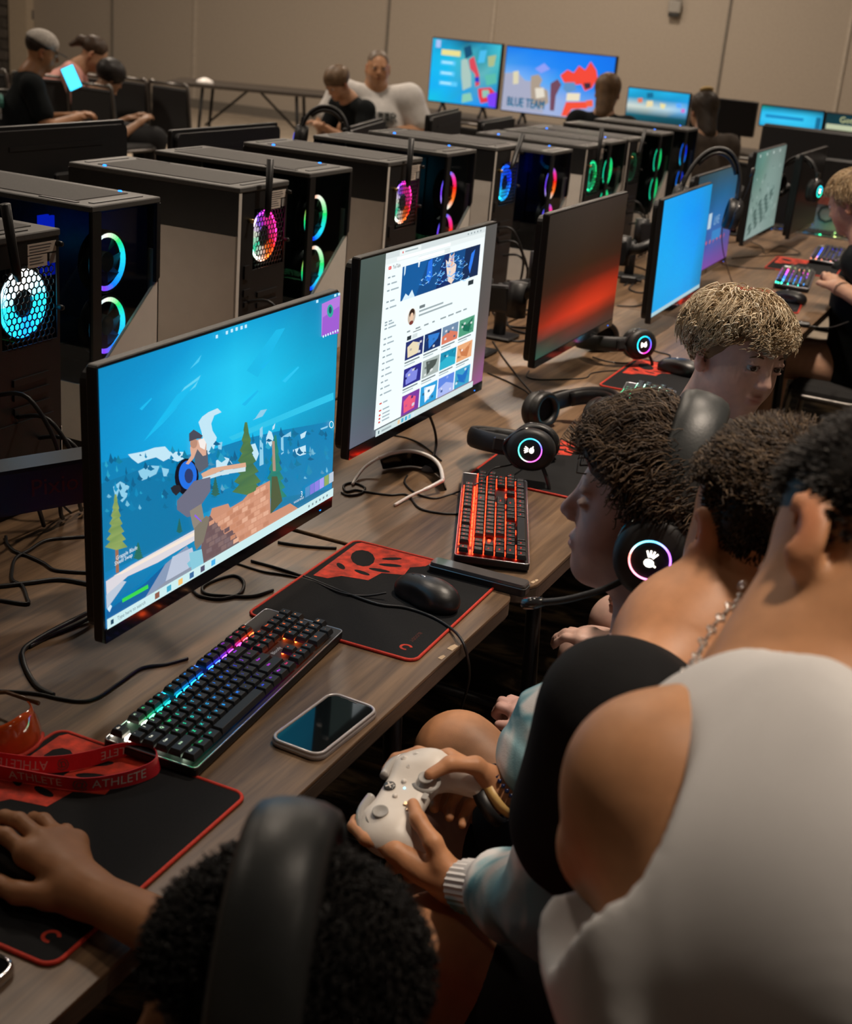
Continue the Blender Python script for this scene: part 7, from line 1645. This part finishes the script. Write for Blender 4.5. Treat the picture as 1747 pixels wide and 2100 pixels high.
# chairs among the onlookers
for lb, px, py, zz, yy, rt in (('in front of the man in the cap', 55, 182, .885, 7.2, 2.0), ('behind the man in the cap', 95, 150, .885, 7.9, 2.1), ('left of the bowed woman', 15, 140, .885, 7.6, 1.6), ('nearest the cyan phone', 235, 172, .885, 8.1, 1.5), ('beside the dark-haired child', 215, 152, .885, 9.0, 1.6), ('between two empty chairs by the wall table', 308, 160, .885, 9.0, 1.45), ('closest to the wall table corner', 395, 172, .885, 9.0, 1.4)):
    q = gz(px, py, zz); chair('grey framed stacking chair ' + lb, q[0], q[1], rt, 'chairs among the onlookers')
for lb, px, py, rt in (('below the dark switched-off screen', 1480, 268, 1.3), ('in front of the blue sky screen', 1130, 232, 1.5), ('below the gap between the big screens', 1000, 216, 1.5), ('next to the large dark screen', 1600, 275, 1.2)):
    q = gy(px, py, 9.0); chair('grey framed stacking chair ' + lb, q[0], q[1] - .0, rt, 'chairs by the big screens')

# onlookers
def bg_person(label, head, D, d, skin, hairc, shirt, hairp=None, lean=(0, 0, -1), seat=None, arms='lap', s=1.0, bulk=1.0, legm=None, extra=None, group='onlookers in the background', vox=.009, strands=True, roll=0.0):
    HC = np.array(at(*head, D)); hf = head_frame(HC, d, roll)
    fx = Vector((d[0], d[1], 0)).normalized(); lf = Vector((0, 0, 1)).cross(fx); fx = np.array(fx); lf = np.array(lf)
    NB = np.array(hf @ Vector((-.04, 0, -.16))) ; ln = np.array(lean) / np.linalg.norm(lean); CH = NB + ln * .24 * s; PV = NB + ln * .50 * s; PV[2] = max(.50, PV[2])
    t = thing('person', label, 'person', (PV[0], PV[1], 0)); t['group'] = group; inv = T(-PV[0], -PV[1], 0)
    SL = NB + lf * .17 * bulk * s + ln * .05; SR = NB - lf * .17 * bulk * s + ln * .05
    K = [PV + fx * .42 + lf * q * .11 for q in (1, -1)]
    if arms == 'cross': Es = [SL + lf * .09 * bulk + np.array((0, 0, -.24)) + fx * .02, SR - lf * .09 * bulk + np.array((0, 0, -.24)) + fx * .02]; Ws = [CH + fx * .25 + lf * .02 + np.array((0, 0, -.04)), CH + fx * .25 - lf * .02 + np.array((0, 0, -.06))]
    elif arms == 'phone': Es = [SL + lf * .06 + np.array((0, 0, -.24)) + fx * .08, SR - lf * .06 + np.array((0, 0, -.24)) + fx * .08]; Ws = [CH + fx * .34 + lf * .04, CH + fx * .34 - lf * .04]
    else: Es = [SL + lf * .05 + np.array((0, 0, -.25)) + fx * .04, SR - lf * .05 + np.array((0, 0, -.25)) + fx * .04]; Ws = [PV + fx * .3 + lf * .1 + np.array((0, 0, .12)), PV + fx * .3 - lf * .1 + np.array((0, 0, .12))]
    LH = {'wrist': (0, 0, 0), 'index': [(.085, .028, .004), (.118, .026, .0), (.135, .024, -.016), (.138, .022, -.034)], 'middle': [(.090, .007, .006), (.126, .006, .0), (.142, .005, -.018), (.144, .004, -.038)], 'ring': [(.085, -.014, .004), (.118, -.014, .0), (.132, -.013, -.018), (.134, -.013, -.034)], 'pinky': [(.074, -.032, 0), (.10, -.033, -.004), (.112, -.033, -.018), (.114, -.032, -.03)], 'thumb': [(.024, .028, -.006), (.05, .046, -.010), (.074, .052, -.014), (.094, .052, -.018)]}
    ap = []
    for E, W, S, mir in ((Es[0], Ws[0], SL, False), (Es[1], Ws[1], SR, True)):
        dd = Vector(W - E).normalized(); sd = Vector((0, 0, 1)).cross(dd).normalized(); up = dd.cross(sd)
        J = mapJ({k: (v if k == 'wrist' else [(q[0], -q[1] if not mir else q[1], q[2]) for q in v]) for k, v in LH.items()}, frame(tuple(W), tuple(dd), tuple(sd), tuple(up)))
        ap += hand_prims(J, 1.05 * s) + [('c', tuple(W), tuple(E), .026 * s, .042 * bulk * s, .02), ('c', tuple(E), tuple(S), .045 * bulk * s, .055 * bulk * s, .03)]
    hp = xf(head_prims(neck=0), hf, s) + [('c', tuple(hf @ Vector((-.02, 0, -.05))), tuple(NB), .052 * s * bulk, .058 * s * bulk, .04), ('c', tuple(NB), tuple(CH), .07 * s, .11 * s * bulk, .05)]
    legs = [('c', tuple(CH), tuple(PV), .12 * bulk * s, .13 * bulk * s, .05)] + [('c', tuple(PV), tuple(k), .10 * bulk, .07 * bulk, .05) for k in K] + [('c', tuple(k), (k[0], k[1], .06), .065 * bulk, .04, .03) for k in K] + [('c', (k[0], k[1], .04), (k[0] + fx[0] * .15, k[1] + fx[1] * .15, .035), .04, .035, .02) for k in K]
    body(t, [(hp, .0075), (ap, .0075), (legs, .016)], skin, hf, s).matrix_parent_inverse = inv
    eyes(t, hf, s)
    for o in t.children:
        if o.name.startswith('eye'): o.matrix_parent_inverse = inv
    cloth(t, 'shirt', [('c', tuple(NB + ln * .05), tuple(CH), .095 * s, .145 * s * bulk, .06), ('c', tuple(CH), tuple(PV), .145 * s * bulk, .165 * s * bulk, .06), ('c', tuple(NB + ln * .05), tuple(SL), .06 * s, .075 * s * bulk, .05), ('c', tuple(NB + ln * .05), tuple(SR), .06 * s, .075 * s * bulk, .05), ('c', tuple(SL), tuple(SL * .35 + Es[0] * .65), .072 * s * bulk, .07 * s * bulk, .03), ('c', tuple(SR), tuple(SR * .35 + Es[1] * .65), .072 * s * bulk, .07 * s * bulk, .03)], vox, shirt, wrinkle(.005, 18, 3)).matrix_parent_inverse = inv
    cloth(t, 'trousers', [('c', tuple(PV), tuple(k), .15 * bulk * s, .088 * bulk, .05) for k in K] + [('c', tuple(k), (k[0], k[1], .25), .085 * bulk, .07, .03) for k in K], .014, legm or M_SHORTS, wrinkle(.004, 18, 3)).matrix_parent_inverse = inv
    if hairp: hair_cap(t, hf, s, hairc, hairp, .006, .004, 60).matrix_parent_inverse = inv
    if extra: extra(t, hf, inv, NB, CH, fx, lf)
    return t
r3, d3, f3 = (Vector(CR[i]) for i in range(3))
SHORT = [('e', (-.018, 0, .050), (.100, .081, .084), None, .02), ('cut', (0, 0, -.02), (.40, 0, -1), 0), ('cut', (.06, 0, .04), (1, 0, -.1), 0)]
LONG = [('e', (-.022, 0, .045), (.108, .090, .092), None, .02), ('c', (-.05, 0, .02), (-.07, 0, -.16), .075, .06, .04), ('cut', (.05, 0, .03), (1, 0, -.2), 0)]
BUN = [('e', (-.018, 0, .050), (.103, .084, .086), None, .02), ('e', (-.12, 0, .03), (.045, .04, .04), None, .02), ('c', (-.13, 0, .02), (-.17, 0, -.04), .035, .02, .02), ('cut', (.055, 0, .03), (1, 0, -.3), 0)]
M_TEE_BK = mat('black_tee', (.008, .010, .011), .9, noise=.15, spec=.15)
def cap_extra(t, hf, inv, NB, CH, fx, lf):
    M_CAP = mat('cap_grey', (.36, .33, .30), .8, noise=.25, ns=60)
    V, F = blob(xf([('e', (-.014, 0, .060), (.108, .090, .082), None, .01), ('cut', (0, 0, .045), (-.25, 0, -1), 0), ('-e', (-.125, 0, .055), (.03, .035, .022), None, .006)], hf), .006)
    link('cap_crown', mesh_of('cap_crown', V, F, smooth=True), M_CAP, t).matrix_parent_inverse = inv
    MB().prism([(.07, -.07), (.12, -.06), (.155, -.03), (.163, 0), (.155, .03), (.12, .06), (.07, .07)], 0, .006, hf @ T(0, 0, .048) @ Ry(.22)).build('cap_brim', mat('cap_brim_dark', (.16, .14, .125), .8, noise=.1), t).matrix_parent_inverse = inv
    MB().lathe([(.064, -.01), (.068, 0), (.064, .01)], 24, T(*NB) @ T(0, 0, .01), cap=False).build('neck_cord', M_BEZEL, t, True).matrix_parent_inverse = inv
    bx = -Vector(fx); M_ = frame(Vector(CH) + bx * .152 + Vector((0, 0, .05)), tuple(Vector(lf) * -1), (0, 0, 1), tuple(bx))
    pr = MB(); pr.text('RALLY', .09, M_ @ T(0, -.05, 0), ex=.004); pr.build('back_lettering', mat('print_white', (.5, .5, .5), .8, noise=.2), t).matrix_parent_inverse = inv
    pr = MB(); pr.prism([(.1 * math.cos(a), .05 * math.sin(a) + .02) for a in [2 * PI * k / 14 for k in range(14)]], -.02, .002, M_); pr.build('back_print', mat('print_green', (.04, .16, .13), .8, noise=.6, ns=30), t).matrix_parent_inverse = inv
bg_person('man in a grey cap and black printed tee looking at his phone', (86, 108), 9.3, tuple(.45 * f3 + .85 * r3 + .15 * d3), (.36, .17, .08), (.03, .02, .015), M_TEE_BK, SHORT, (-.12, -.15, -1), arms='phone', extra=cap_extra)
p_ = at(147, 160, 9.25)
t = thing('phone', 'phone with a glowing cyan screen in front of the man in the cap', 'phone', tuple(p_)); t.matrix_world = frame(tuple(p_), tuple((r3 * .9 - d3 * .4).normalized()), tuple((-d3 * .9 - r3 * .4).normalized()), tuple(-f3))
MB().box((0, 0, 0), (.09, .16, .01), b=.003).build('case', M_BEZEL, t); MB().box((0, 0, .0055), (.08, .15, .001), col=H('40d0ff')).build('screen', M_GLOW, t)
bg_person('woman in a pink top with tied back hair bowing forward', (192, 112), 11.0, tuple(.35 * f3 + .8 * r3 + .55 * d3), (.40, .22, .13), (.045, .025, .014), mat('pink_top', (.62, .30, .26), .8, noise=.12, ns=12), BUN, (-.75, -.35, -1), arms='phone')
bg_person('dark-haired child sitting low beside the woman in pink', (226, 160), 10.6, tuple(.7 * f3 + .7 * r3 + .3 * d3), (.3, .16, .09), (.014, .011, .010), M_TEE_BK, [('e', (-.014, 0, .045), (.120, .115, .105), None, .02), ('cut', (0, 0, -.055), (.3, 0, -1), 0), ('cut', (.075, 0, .01), (1, 0, -.5), 0)], s=.95)
def man_extra(t, hf, inv, NB, CH, fx, lf):
    Fx = Vector(fx); M_ = frame(Vector(CH) + Fx * .215 + Vector((0, 0, .07)), tuple(Vector((0, 0, 1)).cross(Fx) ), (0, 0, 1), tuple(Fx))
    MB().text('CHEER', .10, M_ , ex=.03).build('chest_lettering', mat('print_darkgrey', (.10, .11, .11), .8, noise=.1), t).matrix_parent_inverse = inv
    MB().box((0, -.07, -.0), (.16, .05, .07), M_, b=.01).build('chest_print', mat('print_dark', (.05, .05, .05), .8, noise=.3), t).matrix_parent_inverse = inv
bg_person('large man in a white printed tee sitting with folded hands', (775, 140), 10.8, (.55, -.83, -.05), (.46, .24, .13), (.16, .12, .09), mat('white_tee', (.60, .58, .56), .8, noise=.05), [('e', (-.014, 0, .045), (.096, .077, .081), None, .02), ('cut', (0, 0, .02), (.3, 0, -1), 0), ('cut', (.055, 0, .05), (1, 0, -.1), 0)], (.0, .05, -1), arms='cross', bulk=1.42, s=1.08, legm=mat('grey_trousers', (.30, .29, .28), .85, noise=.1), extra=man_extra)
bg_person('boy in a black tee bending over next to the large man', (692, 172), 9.9, (-.30, -.80, -.55), (.46, .25, .15), (.13, .08, .045), M_TEE_BK, [('e', (-.014, 0, .050), (.112, .096, .092), None, .02), ('cut', (0, 0, -.02), (.5, 0, -1), 0), ('cut', (.07, 0, .02), (.7, 0, -1), 0)], (.25, .5, -1), arms='phone', s=.9)
bg_person('onlooker with shoulder length brown hair before the blue sky screen', (1246, 192), 9.2, tuple(.97 * f3 + .2 * r3), (.42, .25, .17), (.13, .075, .038), M_TEE_BK, LONG, s=.95)
bg_person('long-haired onlooker with a pale hair tie before the dark screen', (1442, 230), 8.9, tuple(.97 * f3 - .2 * r3), (.36, .2, .12), (.030, .020, .013), mat('brown_top', (.05, .035, .025), .85, noise=.2), LONG, s=.95, extra=lambda t, hf, inv, NB, CH, fx, lf: setattr(MB().lathe([(.035, -.012), (.045, 0), (.035, .012)], 14, hf @ T(-.05, 0, .125)).build('hair_tie', mat('hair_tie_gold', (.45, .30, .10), .5, noise=.2), t, True), 'matrix_parent_inverse', inv))

# child at the right edge reaching over a keyboard
def child_right():
    t = thing('person', 'blond child in dark clothes reaching one hand over a lit keyboard', 'person', (-.30, 5.05, 0)); inv = T(.30, -5.05, 0); t['group'] = 'players at the tables'
    HC = np.array(at(1752, 420, 5.15)); hf = head_frame(HC, (-.86, .30, -.32), 0); s = .9
    NB = np.array(hf @ Vector((-.04, 0, -.15))); CH = NB + np.array((.03, 0, -.2)); PV = np.array((NB[0] + .06, NB[1], .52)); SL = NB + np.array((0, -.12, -.05)); SR = NB + np.array((0, .12, -.05))
    W = np.array(at(1722, 590, 4.98)); K = np.array(at(1672, 535, 5.2)); dd = Vector(K - W).normalized(); sd = Vector((0, 0, 1)).cross(dd).normalized(); up = dd.cross(sd)
    LH = {'wrist': (0, 0, 0), 'index': [(.075, .024, .006), (.105, .022, .008), (.120, .020, -.006), (.124, .018, -.022)], 'middle': [(.078, .006, .008), (.106, .005, .006), (.116, .004, -.012), (.112, .003, -.028)], 'ring': [(.074, -.012, .006), (.098, -.012, .002), (.104, -.011, -.016), (.096, -.011, -.028)], 'pinky': [(.064, -.028, .002), (.084, -.029, -.002), (.088, -.028, -.016), (.080, -.027, -.026)], 'thumb': [(.022, .024, -.004), (.044, .042, -.008), (.066, .048, -.012), (.084, .046, -.02)]}
    J = mapJ(LH, frame(tuple(W), tuple(dd), tuple(sd), tuple(up))); E = W + np.array((.20, -.10, -.06))
    ap = hand_prims(J, 1.0) + [('c', tuple(W), tuple(E), .025, .036, .02), ('c', tuple(E), tuple(SL), .038, .048, .03)]
    E2 = SR + np.array((-.05, .05, -.22)); W2 = E2 + np.array((-.2, .05, -.02)); ap2 = hand_prims(mapJ(LH, frame(tuple(W2), (-1, .1, 0), (-.1, -1, 0), (0, 0, 1))), .95) + [('c', tuple(W2), tuple(E2), .024, .036, .02), ('c', tuple(E2), tuple(SR), .038, .048, .03)]
    hp = xf(head_prims(neck=0), hf, s) + [('c', tuple(hf @ Vector((-.02, 0, -.05))), tuple(NB), .044, .05, .04), ('c', tuple(NB), tuple(CH), .06, .09, .05)]
    legs = [('c', tuple(CH), tuple(PV), .1, .11, .05)] + [('c', tuple(PV), tuple(PV + np.array((-.32, q, 0))), .09, .06, .05) for q in (-.09, .09)] + [('c', tuple(PV + np.array((-.32, q, 0))), tuple(PV + np.array((-.32, q, -.48))), .055, .036, .03) for q in (-.09, .09)]
    body(t, [(hp, .005), (ap, .004), (ap2, .007), (legs, .012)], (.58, .33, .22), hf, s).matrix_parent_inverse = inv
    eyes(t, hf, s)
    for o in t.children:
        if o.name.startswith('eye'): o.matrix_parent_inverse = inv
    cloth(t, 'shirt', [('c', tuple(NB + np.array((0, 0, -.05))), tuple(CH), .08, .12, .05), ('c', tuple(CH), tuple(PV), .12, .14, .05), ('c', tuple(NB + np.array((0, 0, -.05))), tuple(SL), .05, .065, .04), ('c', tuple(NB + np.array((0, 0, -.05))), tuple(SR), .05, .065, .04), ('c', tuple(SL), tuple(SL * .4 + E * .6), .064, .06, .03), ('c', tuple(SR), tuple(SR * .4 + E2 * .6), .064, .06, .03)], .009, M_TEE_BK, wrinkle(.003, 30, 3)).matrix_parent_inverse = inv
    MB().lathe([(.0275, -.002), (.029, 0), (.0275, .002)], 24, frame(tuple(W + np.array(dd) * -.02), tuple(sd), tuple(up), tuple(dd)), cap=False).build('hair_band', M_BEZEL, t, True).matrix_parent_inverse = inv
    hair_cap(t, hf, s, (.30, .20, .11), LONG, .006, .004, 60).matrix_parent_inverse = inv
    hair_strands('hair_strands', t, hf, s, 1500, lambda D: np.where((D[:, 2] > -.3) & ~((D[:, 0] > .4) & (D[:, 2] < .4)), 1.0, 0), .11, m=8, lift=.12, grav=.5, wave=.2, wf=22, r=.0016, cols=((.45, .31, .17), (.32, .21, .11), (.55, .42, .26)), seed=61, rad=(.106, .088, .090)).matrix_parent_inverse = inv
    chair('grey framed stacking chair under the blond child at the far keyboards', PV[0], PV[1], PI)
child_right()
